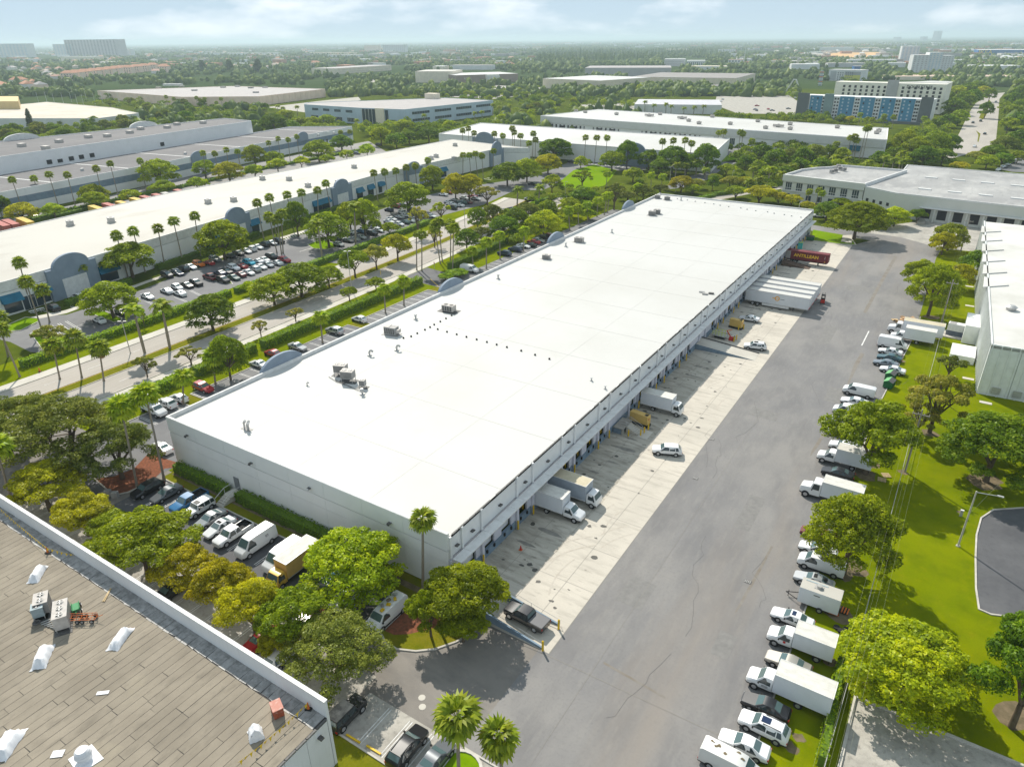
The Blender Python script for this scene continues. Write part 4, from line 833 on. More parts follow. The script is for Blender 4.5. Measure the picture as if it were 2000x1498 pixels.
farbox('tower', 'small dark block on the horizon farthest left of the slender tower', 'tower', 1744, 1752, 80, 73, mapart('haze_grey', (.3, .31, .33)), 60)
ik = farbox('store', 'wide blue store with yellow lettering at the right edge of the background', 'store', 1909, 2030, 108, 98, ikb, 120, white_m)
t = text('sign_lettering', 'IKEA', 20, mapart('sign_yellow', (.85, .62, .05)), ik.root, (0, 0, 0), (0, 0, 0), .3)
_u = ((ik.C[0]-ik.A[0])/ik.L, (ik.C[1]-ik.A[1])/ik.L); _p = (ik.A[0]+_u[0]*ik.L*.12+_u[1]*1.5, ik.A[1]+_u[1]*ik.L*.12-_u[0]*1.5); t.location = (_p[0]-ik.root.location.x, _p[1]-ik.root.location.y, ik.h*.5); t.rotation_euler = (R(90), 0, math.atan2(_u[1], _u[0]))
farbox('shed', 'pale shed in front of the wide blue store', 'shed', 1954, 2010, 113, 105, mapart('shed_grey', (.55, .54, .5)), 60)
farbox('shed', 'long white-roofed shed in the right background trees', 'shed', 1908, 1992, 137, 129, white_m, 60, white_m)
farbox('shed', 'dark red shed right of the white towers', 'shed', 1908, 1922, 128, 121, mapart('dark_red', (.28, .07, .06)), 40); farbox('shed', 'dark red shed with wide roof near the right edge', 'shed', 1938, 1962, 127, 121, mapart('dark_red', (.28, .07, .06)), 40)
farbox('shed', 'long white shed with low roof beyond the orange earth field', 'shed', 1600, 1664, 100, 93, white_m, 60, white_m); farbox('shed', 'second white shed beyond the orange earth field, to the right', 'shed', 1672, 1712, 99, 94, white_m, 60, peach_m)
sheet('orange_field', gp(1585, 108, 1640, 101, 1730, 103, 1740, 112, 1690, 114, 1600, 113), orange_m, 5)
farbox('retail_strip', 'long salmon-roofed strip of shops beside the far avenue', 'shops', 1745, 1880, 157, 150, beige_m, 60, mapart('salmon_roof', (.56, .42, .33)))
farbox('retail_strip', 'cream shops with salmon roof at the far end of the avenue', 'shops', 1900, 1990, 158, 150, beige_m, 50, mapart('salmon_roof', (.56, .42, .33)))
for k, (a, c, yb, yt) in enumerate(((880, 960, 137, 128), (845, 868, 138, 130), (600, 690, 107, 103), (960, 1060, 97, 92), (400, 540, 108, 104), (1040, 1055, 98, 91), (1500, 1560, 128, 120), (1545, 1600, 136, 126), (1350, 1420, 137, 130), (1640, 1700, 121, 115), (1300, 1340, 100, 96), (640, 700, 112, 107), (30, 70, 122, 116), (120, 190, 120, 111))):
    farbox('low_building', 'pale low building among distant trees, %s from the left' % ORD[[7, 6, 4, 8, 2, 9, 12, 13, 11, 10, 14, 5, 0, 1][k] if k != 13 else 1], 'building', a, c, yb, yt, [white_m, beige_m, tan_m, white_m][k % 4], 35, [roofg, white_m, beige_m][k % 3], group='pale low buildings in the distance') 
def house(x, y, L, W, h, rz, m, rm, label, group, name='house'):
    t = thing(name, label, 'house', (x, y, 0), rz, group)
    MB().box(-L/2, L/2, -W/2, W/2, 0, h, 0).build('wall', m, t)
    r = MB(); e = .6; rh = W*.28
    v = [(-L/2-e, -W/2-e, h), (L/2+e, -W/2-e, h), (L/2+e, W/2+e, h), (-L/2-e, W/2+e, h), (-L/2+W*.35, 0, h+rh), (L/2-W*.35, 0, h+rh)]
    r.v = v; r.f = [(0, 1, 5, 4), (2, 3, 4, 5), (1, 2, 5), (3, 0, 4), (3, 2, 1, 0)]; r.m = [0]*5
    ro = r.build('roof', rm, t)
    return t
k = 0
for (px, py) in ((138, 158), (152, 156), (168, 154), (185, 152), (200, 150), (215, 148), (228, 146), (252, 144), (268, 142), (284, 140), (300, 138), (322, 142)):
    g = G(px, py); t = house(g[0], g[1], 24, 16, 13, .5, peach_m, terra, 'peach apartment house with red roof, %s from the left in its long row' % ORD[k], 'peach apartment houses in the suburb', 'apartment_house')
    for f in range(3):
        for c in range(4): MB().box(-10+c*5.5, -8+c*5.5, -8.15, -8.0, 2+f*3.6, 4+f*3.6).build('window', slate_m, t)
    k += 1
hr = random.Random(4); k = 0
pal = [peach_m, beige_m, white_m, cream_m, tan_m]; rf = [terra, terra, mapart('pink_tile', (.5, .29, .22)), roofg, mapart('tan_tile', (.42, .33, .26))]
while k < 170:
    u = hr.random(); px = hr.uniform(-20, 330) if u < .34 else hr.uniform(330, 1000) if u < .8 else hr.uniform(1450, 1990)
    py = hr.uniform(104, 176) if px < 120 else hr.uniform(104, 150) if px < 330 else hr.uniform(97, 134) if px < 1000 else hr.uniform(92, 122)
    if 118 < px < 330 and py > 148 or 640 < px < 790 and py > 118 or 1740 < px < 1870: continue
    g = G(px, py); s = hr.uniform(.8, 1.5)
    reg = 'left' if px < 330 else 'middle' if px < 1000 else 'right'
    rr = hr.choice(rf) if reg != 'right' else hr.choice([white_m, roofg, roof_cream])
    house(g[0], g[1], 17*s, 11*s, 4.5*s, hr.choice([.5, .5+math.pi/2, -.2]), hr.choice(pal), rr, 'small low-roofed house half hidden by trees in the %s far suburb' % reg, 'houses of the %s far suburb' % reg); k += 1
def paint(name, c, metal=0.0, rough=0.3): return mat('paint_'+name, c, rough, metal=metal, spec=0.5, coat=0.6)
PAINT = {'white': paint('white', (0.72, 0.72, 0.72)), 'silver': paint('silver', (0.42, 0.43, 0.44), .5), 'grey': paint('grey', (0.16, 0.17, 0.18), .4), 'black': paint('black', (0.012, 0.012, 0.014)), 'red': paint('red', (0.36, 0.02, 0.025)), 'maroon': paint('maroon', (0.14, 0.012, 0.02)),
         'navy': paint('navy', (0.015, 0.03, 0.075)), 'blue': paint('blue', (0.01, 0.13, 0.30)), 'turquoise': paint('turquoise', (0.01, 0.36, 0.50)), 'teal': paint('teal', (0.02, 0.075, 0.095)), 'orange': paint('orange', (0.60, 0.16, 0.02)), 'gold': paint('champagne', (0.42, 0.39, 0.34), .5), 'green': paint('green', (0.03, 0.08, 0.07)),
         'yellow': paint('yellow', (0.74, 0.46, 0.06)), 'steel': paint('steel_blue', (0.19, 0.22, 0.25), .4), 'offwhite': paint('off_white', (0.62, 0.61, 0.58))}
lamp_w = mat('headlamp_glass', (0.6, 0.62, 0.62), 0.1, spec=0.8); lamp_r = mat('tail_lamp_red', (0.40, 0.015, 0.015), 0.25, spec=0.6)
KIND = {
 'sedan': dict(L=4.8, st=[(2.40, .66, .50, .60, .62), (2.22, .82, .62, .72, .74), (1.00, .90, .86, .80, .93), (.25, .91, .90, .62, 1.40), (-.25, .91, .92, .64, 1.45), (-.80, .91, .92, .62, 1.41), (-1.62, .90, .94, .74, 1.06), (-2.22, .85, .90, .74, 1.00), (-2.40, .76, .62, .70, .80)], ws=2, rf=3, rr=5, wb=(1.42, -1.38), r=.33),
 'hatch': dict(L=4.2, st=[(2.10, .66, .52, .60, .64), (1.92, .80, .66, .70, .78), (.95, .87, .88, .76, .98), (.20, .88, .93, .62, 1.46), (-.6, .88, .95, .63, 1.50), (-1.45, .88, .98, .60, 1.44), (-1.95, .85, 1.0, .66, 1.08), (-2.10, .78, .62, .70, .80)], ws=2, rf=3, rr=5, wb=(1.28, -1.25), r=.32),
 'suv': dict(L=4.85, st=[(2.42, .70, .60, .66, .80), (2.26, .88, .78, .78, .96), (1.15, .95, 1.02, .82, 1.12), (.45, .96, 1.08, .68, 1.66), (-.5, .96, 1.08, .70, 1.72), (-1.75, .95, 1.08, .68, 1.68), (-2.28, .92, 1.06, .74, 1.14), (-2.42, .84, .68, .78, .92)], ws=2, rf=3, rr=5, wb=(1.45, -1.42), r=.38),
 'boxy': dict(L=4.6, st=[(2.20, .74, .70, .72, .98), (2.1, .90, .86, .80, 1.06), (.85, .93, 1.08, .86, 1.14), (.55, .94, 1.12, .78, 1.78), (-.6, .94, 1.12, .79, 1.82), (-1.95, .93, 1.12, .78, 1.80), (-2.12, .91, 1.08, .86, 1.14), (-2.2, .88, .62, .84, .80)], ws=2, rf=3, rr=5, wb=(1.35, -1.35), r=.42),
 'pickup': dict(L=5.7, st=[(2.85, .74, .70, .70, .90), (2.68, .94, .88, .82, 1.06), (1.45, .98, 1.10, .86, 1.18), (.80, .98, 1.14, .72, 1.80), (.1, .98, 1.14, .74, 1.84), (-.60, .98, 1.14, .73, 1.80), (-.82, .98, 1.12, .90, 1.16)], ws=2, rf=3, rr=5, wb=(1.85, -1.75), r=.42),
 'van': dict(L=5.7, st=[(2.85, .78, .72, .74, .96), (2.66, .95, .95, .84, 1.18), (2.05, 1.0, 1.20, .88, 1.36), (1.30, 1.0, 1.25, .78, 2.02), (.4, 1.0, 1.25, .82, 2.10), (-2.55, 1.0, 1.25, .82, 2.08), (-2.80, .98, 1.2, .84, 1.90), (-2.85, .95, .60, .92, .80)], ws=2, rf=3, rr=5, wb=(1.85, -1.70), r=.38),
 'tallvan': dict(L=5.9, st=[(2.95, .80, .74, .76, 1.0), (2.78, .98, 1.0, .86, 1.24), (2.25, 1.02, 1.28, .90, 1.46), (1.45, 1.02, 1.32, .78, 2.46), (.5, 1.02, 1.32, .84, 2.58), (-2.65, 1.02, 1.32, .84, 2.56), (-2.90, 1.0, 1.3, .86, 2.35), (-2.95, .98, .60, .95, .80)], ws=2, rf=3, rr=5, wb=(1.95, -1.75), r=.38),
 'cutaway': dict(L=7.4, st=[(3.70, .80, .76, .76, 1.0), (3.52, .97, 1.0, .86, 1.20), (2.65, 1.02, 1.26, .88, 1.38), (2.0, 1.02, 1.30, .78, 2.05), (1.6, 1.02, 1.30, .80, 2.12), (1.1, 1.02, 1.3, .80, 2.12), (1.0, 1.0, 1.25, .84, 1.9)], ws=2, rf=3, rr=5, wb=(2.75, -1.75), r=.42),
 'hooded': dict(L=9.4, st=[(4.70, .74, 1.0, .70, 1.35), (4.5, .92, 1.2, .80, 1.62), (3.25, 1.08, 1.45, .92, 1.82), (2.95, 1.12, 1.65, 1.0, 2.62), (2.5, 1.12, 1.65, 1.0, 2.72), (1.9, 1.12, 1.65, 1.0, 2.70), (1.8, 1.1, 1.6, 1.02, 2.5)], ws=2, rf=3, rr=5, wb=(3.75, -2.6), r=.50),
 'cabover': dict(L=7.0, st=[(3.50, 1.0, .85, .98, 1.05), (3.46, 1.02, 1.18, 1.0, 1.26), (3.40, 1.04, 1.30, .98, 1.40), (3.02, 1.04, 1.34, .86, 2.22), (2.6, 1.04, 1.34, .88, 2.30), (2.0, 1.04, 1.34, .88, 2.28), (1.85, 1.04, 1.3, .92, 2.1)], ws=2, rf=3, rr=5, wb=(2.75, -1.75), r=.42),
}
SEC = [(-.93, .26), (-1, .48), (-1, None), (-2, None)]
def loft(st, m, z0=.26):
    n = 8; i0 = len(m.v)
    for (x, hw, zb, ht, zt) in st:
        m.v += [(x, -hw*.93, z0), (x, -hw, z0+.22), (x, -hw, zb), (x, -ht, zt), (x, ht, zt), (x, hw, zb), (x, hw, z0+.22), (x, hw*.93, z0)]
    for k in range(len(st)-1):
        for j in range(n):
            l = (j+1) % n; a, b = i0+k*n, i0+(k+1)*n
            m.f.append((a+j, a+l, b+l, b+j)); m.m.append(1 if j in (0, 6, 7) else 0)
    m.f.append(tuple(i0+j for j in reversed(range(n)))); m.m.append(0)
    e = i0+(len(st)-1)*n; m.f.append(tuple(e+j for j in range(n))); m.m.append(0)
MESH = {}
def lerp(a, b, t): return tuple(a[i]+(b[i]-a[i])*t for i in range(len(a)))
def wheel_mesh(r, w=.24):
    key = ('wheel', r, w)
    if key not in MESH:
        m = MB(); m.tube((0, -w/2, 0), (0, w/2, 0), r, r, 14); t = m.mesh('wheel', rubber, 35)
        q = MB(); q.tube((0, w/2-.02, 0), (0, w/2+.012, 0), r*.62, r*.58, 10); q.tube((0, w/2, 0), (0, w/2+.03, 0), r*.16, r*.14, 6)
        for k in range(5):
            a = k*2*math.pi/5; q.obox((0, 0, 0), .01, .01, 0, .01, 0)
        MESH[key] = (t, q.mesh('rim', rimm, 35))
    return MESH[key]
def kmesh(kind):
    if kind in MESH: return MESH[kind]
    K = KIND[kind]; st = K['st']; d = {}
    m = MB(); loft(st, m, .30 if kind in ('suv', 'boxy', 'pickup', 'van', 'tallvan') else .22 if kind in ('sedan', 'hatch') else .45)
    for wx in K['wb']:
        if abs(wx) < abs(st[-1][0])+9 and wx > st[-1][0]:
            for s in (-1, 1): m.tube((wx, s*(.93), K['r']), (wx, s*(st[2][1]+.004), K['r']), K['r']+.07, n=12, m=2, caps=True)
    d['body'] = m.mesh('body', [PAINT['white'], black, black], 38)
    def strip(i, t0, t1, ins, off):  # glass on the top faces between station i and i+1
        a, b = st[i], st[i+1]; A, C = lerp(a, b, t0), lerp(a, b, t1)
        nz = Vector((-(b[4]-a[4]), 0, b[0]-a[0])); nz = nz.normalized()*off
        if nz.z < 0: nz = -nz
        q = MB(); q.poly([(A[0]+nz.x, -A[3]+ins, A[4]+nz.z), (C[0]+nz.x, -C[3]+ins, C[4]+nz.z), (C[0]+nz.x, C[3]-ins, C[4]+nz.z), (A[0]+nz.x, A[3]-ins, A[4]+nz.z)][::-1]); return q
    d['windscreen'] = strip(K['ws'], .10, .94, .05, .014).mesh('windscreen', wind_m)
    if kind not in ('cutaway', 'hooded', 'cabover', 'van', 'tallvan'): d['rear_window'] = strip(K['rr'], .08, .80, .07, .014).mesh('rear_window', wind_m)
    if kind == 'van': d['rear_window'] = strip(6, .05, .45, .16, .02).mesh('rear_window', glass)
    a, b, c, e = st[K['ws']], st[K['rf']], st[K['rr']], st[min(K['rr']+1, len(st)-1)]
    hw, zb, ht, zt = b[1], max(a[2], b[2])+.02, b[3], min(b[4], c[4])-.06
    def Y(z): return hw+(ht-hw)*(z-b[2])/(b[4]-b[2])+.022
    if kind in ('cutaway', 'hooded', 'cabover'): spans = [(a[0]-.18, b[0]-.10, c[0]+.12, c[0]+.12)]
    elif kind in ('van', 'tallvan'): spans = [(a[0]-.15, b[0]-.10, b[0]-.85, b[0]-.85)]
    else:
        mid = (b[0]+c[0])/2-.05; spans = [(a[0]-.28, b[0]-.04, mid+.05, mid+.05), (mid-.05, mid-.05, c[0]+.02, c[0]+(e[0]-c[0])*.62)]
        if kind in ('suv', 'boxy'): spans = [(a[0]-.22, b[0]-.04, mid+.4, mid+.4), (mid+.3, mid+.3, mid-.55, mid-.55), (mid-.65, mid-.65, c[0]+.05, c[0]-.12)]
    for s in (-1, 1):
        q = MB()
        for (x0, x1, x2, x3) in spans:
            p = [(x0, s*Y(zb), zb), (x1, s*Y(zt), zt), (x2, s*Y(zt), zt), (x3, s*Y(zb), zb)]; q.poly(p if s > 0 else p[::-1])
        d['side_window%d' % s] = q.mesh('side_window', glass)
    n0 = st[0]; t0 = st[-1]
    for s in (-1, 1):
        d['headlight%d' % s] = MB().box(n0[0]-.14, n0[0]-.01, s*n0[1]*.80-.14, s*n0[1]*.80+.14, n0[2]+.0, n0[2]+.13).mesh('headlight', lamp_w)
        if kind not in ('cutaway', 'hooded', 'cabover', 'pickup'): d['taillight%d' % s] = MB().box(t0[0]-.015, t0[0]+.18, s*t0[1]*.90-.12, s*t0[1]*.90+.12, t0[2]+.02, t0[2]+.2).mesh('taillight', lamp_r)
        d['mirror%d' % s] = MB().box(a[0]-.35, a[0]-.2, s*(a[1]+.10)-.09, s*(a[1]+.10)+.09, a[2]+.05, a[2]+.2).mesh('mirror', black)
    if kind == 'pickup':
        q = MB(); z0, zt = .50, 1.14
        for s in (-1, 1): q.box(-2.82, -.84, s*.95-.05, s*.95+.05, z0, zt)
        q.box(-2.85, -2.76, -.95, .95, z0, zt); q.box(-2.78, -.84, -.9, .9, z0, z0+.12); d['cargo_bed'] = q.mesh('cargo_bed', [PAINT['white']], 30)
        d['bed_liner'] = MB().box(-2.75, -.86, -.89, .89, .62, .68).box(-2.75, -.86, -.895, -.87, .68, 1.10).box(-2.75, -.86, .87, .895, .68, 1.10).box(-2.755, -2.73, -.86, .86, .68, 1.10).box(-.9, -.87, -.86, .86, .68, 1.10).mesh('bed_liner', black)
        for s in (-1, 1): d['taillight%d' % s] = MB().box(-2.87, -2.8, s*.9-.07, s*.9+.07, .85, 1.1).mesh('taillight', lamp_r)
    MESH[kind] = d; return d
PARTS = ('body', 'cargo_bed')
def put_slot(name, me, parent, m):
    o = put(name, me, parent)
    if m is not None: o.material_slots[0].link = 'OBJECT'; o.material_slots[0].material = m
    return o
def car(kind, x, y, rz, colr, label, group=None, near=True, name=None, cat=None, z=0.03):
    d = kmesh(kind); K = KIND[kind]
    nm = name or {'sedan': 'parked_car', 'hatch': 'parked_car', 'suv': 'parked_car', 'boxy': 'parked_car', 'pickup': 'pickup_truck', 'van': 'van', 'tallvan': 'van'}.get(kind, 'box_truck')
    t = thing(nm, label, cat or {'pickup_truck': 'pickup', 'van': 'van', 'box_truck': 'truck'}.get(nm, 'car'), (x, y, z), rz, group)
    for k, me in d.items():
        pn = k.rstrip('-1') if k[-1] == '1' else k
        if not near and pn in ('mirror', 'headlight', 'taillight'): continue
        put_slot(pn, me, t, PAINT[colr] if pn in PARTS else None)
    wm, rm_ = wheel_mesh(K['r'])
    for wx in K['wb']:
        for s in (-1, 1):
            w = put('wheel', wm, t, (wx, s*(K['st'][3][1]-.105), K['r']), 0 if s > 0 else math.pi)
            if near: put('rim', rm_, w)
    return t
def plus(t, name, mb, m, smooth=None): return mb.build(name, m, t, None, 0, smooth)
def sunroof(t, kind, m=glass):
    b, c = KIND[kind]['st'][3], KIND[kind]['st'][4]
    plus(t, 'sunroof', MB().box(c[0]-.05, b[0]-.12, -.38, .38, b[4]+.01, max(b[4], c[4])+.015), m)
def rails(t, kind):
    c, e = KIND[kind]['st'][4], KIND[kind]['st'][5]
    for s in (-1, 1): plus(t, 'roof_rail', MB().box(e[0]+.1, c[0]+.6, s*.6-.03, s*.6+.03, c[4]-.02, c[4]+.05), metal_d)
box_side = layers('box_body_white', (0.63, 0.65, 0.68), [(0.8, 0.5, 0.75, (0.55, 0.565, 0.59), None, .6)], 0.45)
box_top = layers('box_roof_grimy', (0.60, 0.585, 0.54), [(0.9, 0.42, 0.7, (0.46, 0.445, 0.40), (1, 2, 1), .8)], 0.7)
box_tan = layers('box_roof_tan', (0.52, 0.46, 0.33), [(0.7, 0.42, 0.7, (0.40, 0.36, 0.26), None, .8)], 0.7)
box_grey = mat('box_body_grey', (0.34, 0.38, 0.43), .5, col2=(0.29, 0.33, 0.37), scale=.8)
box_yel = mat('box_body_yellow', (0.66, 0.42, 0.13), .5, col2=(0.56, 0.36, 0.12), scale=.8)
def truck(kind, x, y, rz, label, colr='white', L=4.9, H=2.3, zb=1.0, side=box_side, top=box_top, front=None, group=None, W=2.3, ribs=True):
    t = car(kind, x, y, rz, colr, label, group, True, 'box_truck', 'truck')
    x1 = KIND[kind]['st'][-1][0]-.06; x0 = x1-L
    b = MB().box(x0, x1, -W/2, W/2, zb, zb+H, 0, 1).build('cargo_box', [side, top], t)
    tr = MB()
    for s in (-1, 1): tr.box(x0-.02, x1+.02, s*W/2-.03, s*W/2+.03, zb+H-.07, zb+H+.025); tr.box(x0-.02, x1+.02, s*W/2-.02, s*W/2+.02, zb-.03, zb+.08)
    for xx in (x0, x1): tr.box(xx-.03, xx+.03, -W/2+.03, W/2-.03, zb+H-.07, zb+H+.022)
    tr.build('box_trim', trim_w if side is not box_yel else metal_l, b)
    if ribs:
        for k in range(4):
            for s in (-1, 1): MB().box(x0+L*(k+1)/5-.02, x0+L*(k+1)/5+.02, s*(W/2+.004)-.006, s*(W/2+.004)+.006, zb+.08, zb+H-.08).build('panel_seam', side, b)
    MB().box(x0+.1, x1+1.2, -.45, .45, .55, zb-.04).build('chassis', black, t)
    MB().box(x0+.2, x0+.3, -1.0, 1.0, .45, .6).build('rear_bumper', black, t)
    wm, rm_ = wheel_mesh(KIND[kind]['r'], .46)
    for s in (-1, 1):
        w = put('wheel', wm, t, (KIND[kind]['wb'][1]*.98, s*(W/2-.34), KIND[kind]['r']), 0 if s > 0 else math.pi); put('rim', wheel_mesh(KIND[kind]['r'], .46)[1], w)
    return t, b
def at(px, py): g = G(px, py); return g[0], g[1]
LFT, RGT = math.pi, 0.0
jit = random.Random(8)
def J(a, s=.03): return a+jit.uniform(-s, s)
RW = 'vehicles parked along the kerb on the right'
x, y = at(1432, 1497); t = car('van', x-.2, y-.5, J(RGT), 'offwhite', 'off-white van with brown rust patches on its roof, at the bottom edge of the row', RW)
rs_ = random.Random(2)
for (a, b_) in ((-2.0, .4), (-1.6, .1), (-1.3, .3), (-.6, -.2), (.4, .55), (.9, .1)):
    plus(t, 'rust_patch', MB().prism([(a+rs_.uniform(.1, .28)*math.cos(q*.9), b_+rs_.uniform(.05, .2)*math.sin(q*.9)) for q in range(7)], 2.105, 2.112), soil)
x, y = at(1452, 1462); car('sedan', x, y, J(LFT), 'white', 'white sedan without sunroof between the rusty van and the white off-road wagon', RW)
x, y = at(1490, 1428); t = car('suv', x, y, J(LFT), 'white', 'white off-road wagon with blue-tinted sunroof and roof rails beside the black sedan', RW); sunroof(t, 'suv', mat('blue_sunroof', (.02, .035, .08), .1)); rails(t, 'suv')
x, y = at(1494, 1387); car('sedan', x, y, J(LFT), 'black', 'black sedan tucked against the biggest white box truck in the near row', RW)
x, y = at(1522, 1353); t, b = truck('cutaway', x+.3, y, J(LFT, .01), 'biggest white box truck of the near row, with a long plain cargo box', L=5.6, H=2.45, W=2.4)
text('door_lettering', 'SERVICES\nDELIVERY', .16, black, t, (1.75, -1.06, 1.05), (R(90), 0, 0), .002)
text('door_lettering', 'SERVICES\nDELIVERY', .16, black, t, (1.75, 1.06, 1.05), (R(90), 0, R(180)), .002)
x, y = at(1538, 1303); car('sedan', x, y, J(LFT), 'gold', 'champagne sedan half hidden between the two white box trucks of the near row', RW)
x, y = at(1553, 1265); t, b = truck('cutaway', x+.6, y, J(LFT, .01), 'smaller white box truck with a red badge on its door in the near row', L=4.2, H=2.1, W=2.25)
for s in (-1, 1): plus(t, 'door_badge', MB().tube((1.75, s*1.035, 1.15), (1.75, s*1.06, 1.15), .16, n=14), redp)
x, y = at(1546, 1215); t = car('sedan', x, y, J(LFT), 'white', 'pearl white sedan with a dark sunroof just below the white box trailer', RW); sunroof(t, 'sedan', mat('blue_sunroof', (.02, .035, .08), .1))
x, y = at(1592, 1182); t = thing('box_trailer', 'white single-axle box trailer with a roof fan and tow bar pointing at the lane', 'trailer', (x, y, .03), math.pi)
b = MB().box(-2.6, 2.0, -1.05, 1.05, .55, 2.75, 0, 1).build('body', [box_side, roof_cream], t)
MB().box(-.5, .5, -.35, .35, 2.75, 2.8).tube((0, 0, 2.78), (0, 0, 3.1), .32, .32, 12).build('roof_fan', metal_l, t); MB().box(-.9, 1.6, -.75, -.55, 2.752, 2.79).build('roof_strip', ac_blue, t)
MB().tube((2.0, -.7, .5), (3.5, 0, .5), .05).tube((2.0, .7, .5), (3.5, 0, .5), .05).tube((3.2, 0, .0), (3.2, 0, .9), .04).build('tow_bar', black, t)
for s in (-1, 1): w = put('wheel', wheel_mesh(.36)[0], t, (-.6, s*1.12, .36), 0 if s > 0 else math.pi); put('rim', wheel_mesh(.36)[1], w)
for s in (-1, 1): MB().box(-.35, .35, s*1.056-.006, s*1.056+.006, 2.2, 2.32).build('vent', metal_d, b)
x, y = at(1588, 1141); t = car('sedan', x, y, J(LFT), 'silver', 'silver coupe with black wheels and open black sunroof above the white box trailer', RW); sunroof(t, 'sedan', black)
plus(t, 'rear_shelf_bag', MB().prism(disc((-1.25, .1), .3, 7), 1.28, 1.42), black)
x, y = at(1602, 1112); t = car('van', x, y, J(LFT), 'white', 'white cargo van with a dark roof panel under the edge of the round tree', RW); plus(t, 'roof_panel', MB().box(-2.3, .2, -.74, .74, 2.105, 2.13), metal_d)
x, y = at(1596, 1080); car('sedan', x, y, J(LFT), 'white', 'white sedan mostly hidden under the round tree beside the lane, nearer one', RW)
x, y = at(1598, 1050); car('sedan', x, y, J(LFT), 'maroon', 'dark red car peeping out from under the round tree beside the lane', RW)
x, y = at(1608, 973); t, b = truck('hooded', x+1.3, y, J(LFT, .01), 'white long-nosed truck poking out from behind the round dark tree', L=5.5, H=2.4, W=2.4)
x, y = at(1635, 930); car('sedan', x, y, J(LFT), 'black', 'black sedan beside the white box truck under the yellowish tree', RW)
x, y = at(1632, 905); t, b = truck('cutaway', x+.8, y, J(LFT, .01), 'white box truck with rounded box under the yellowish tree by the lane', L=5.3, H=2.3, W=2.35)
for k, (px, py, kd, cl) in enumerate(((1648, 880, 'suv', 'white'), (1640, 850, 'sedan', 'white'), (1648, 830, 'suv', 'silver'), (1658, 812, 'van', 'white'), (1668, 790, 'sedan', 'white'), (1676, 772, 'van', 'white'))):
    x, y = at(px, py); car(kd, x, y, J(LFT), cl, '%s %s hidden in the yellowish tree shade, %s one up the row' % (cl, {'suv': 'wagon', 'sedan': 'sedan', 'van': 'van'}[kd], ORD[k]), RW)
for k, (px, py, kd, cl, hd, lb) in enumerate(((1742, 728, 'sedan', 'white', LFT, 'white sedan right behind the green dumpsters'), (1729, 715, 'sedan', 'steel', LFT, 'steel grey sedan second from the green dumpsters'), (1736, 704, 'sedan', 'teal', LFT, 'dark teal sedan third from the green dumpsters'), (1738, 692, 'sedan', 'white', LFT, 'white sedan beside the tall white van near the green dumpsters'))):
    x, y = at(px, py); car(kd, x, y, J(hd), cl, lb, RW)
x, y = at(1741, 680); car('tallvan', x, y, J(RGT), 'white', 'tall white van facing away from the lane in front of the two far box trucks', RW)
x, y = at(1768, 666); truck('cutaway', x+.5, y, J(LFT, .01), 'white box truck wedged between the tall van and the largest far truck', L=6.0, H=2.5, W=2.4)
x, y = at(1760, 655); truck('hooded', x+1.6, y+1.0, J(LFT, .01), 'largest far white box truck with a peach-tinted roof edge, beside the cardboard heap', L=8.2, H=2.7, W=2.45, top=box_tan)
FR = 'vehicles in the row below the near wall'
def head(p0, p1):
    a, b_ = G(*p0), G(*p1); return math.atan2(b_[1]-a[1], b_[0]-a[0])
hdn = -math.pi/2
for (px, py, kd, cl, lb) in ((290, 962, 'suv', 'black', 'big black wagon at the left end of the row below the near wall'), (327, 970, 'sedan', 'grey', 'dark grey sedan next to the big black wagon'), (391, 1000, 'boxy', 'white', 'white off-roader with a roof hatch next to the bright blue pickup'), (412, 1020, 'sedan', 'silver', 'silver sedan between the white off-roader and the white coupe'), (431, 1036, 'sedan', 'white', 'white coupe with black sunroof next to the white pickup'), (502, 1070, 'tallvan', 'white', 'long white delivery van parked beside the double white lines'), (556, 1098, 'tallvan', 'white', 'white van half hidden behind the yellow box truck'), (757, 1208, 'van', 'white', 'white van with yellow gear on its roof rack beside the red mulch bed')):
    x, y = at(px, py); t = car(kd, x, y, J(hdn, .02), cl, lb, FR)
    if px == 431: sunroof(t, kd, black)
    if px == 391: plus(t, 'roof_hatch', MB().box(-.2, .45, -.45, .45, 1.83, 1.86), metal_d)
    if px == 757:
        for q in range(6): plus(t, 'roof_gear', MB().obox((.9-q*.55, (-1)**q*.25, 0), .5, .35, 2.12, 2.3, q), [yellow, ac_grey, yellow, wood, yellow, metal_l][q])
    if px == 502: text('side_lettering', 'E3', .5, black, t, (-1.2, 1.025, 1.75), (R(90), 0, R(180)), .003); text('side_lettering', 'E3', .5, black, t, (-1.2, -1.025, 1.75), (R(90), 0, 0), .003)
x, y = at(371, 986); car('pickup', x, y, J(hdn, .02), 'blue', 'bright blue pickup with open black bed near the wall stairs', FR)
x, y = at(457, 1050); car('pickup', x, y, J(hdn, .02), 'white', 'white crew-cab pickup with open black bed', FR)
x, y = at(640, 1155); t = car('pickup', x, y, -hdn+.05, 'blue', 'blue pickup with its tailgate to the drive, under the bright green tree', FR); plus(t, 'tool_chest', MB().box(-1.35, -.85, -.8, .8, .7, 1.25), lumber)
x, y = at(683, 1170); t = car('pickup', x, y, J(hdn, .02), 'white', 'white pickup with a ladder rack, half under the bright green tree', FR)
for s in (-.5, -.15, .2, .5): plus(t, 'ladder_rail', MB().box(-2.6, 1.2, s-.03, s+.03, 1.95, 2.02), metal_l)
x, y = at(578, 1118); truck('cabover', x, y-.3, J(hdn, .01), 'yellow-cabbed box truck with a grimy roof beside the bright green tree', 'yellow', L=5.6, H=2.3, side=box_yel, top=box_top, W=2.3)
FB = 'cars under the trees beside the felt roof'
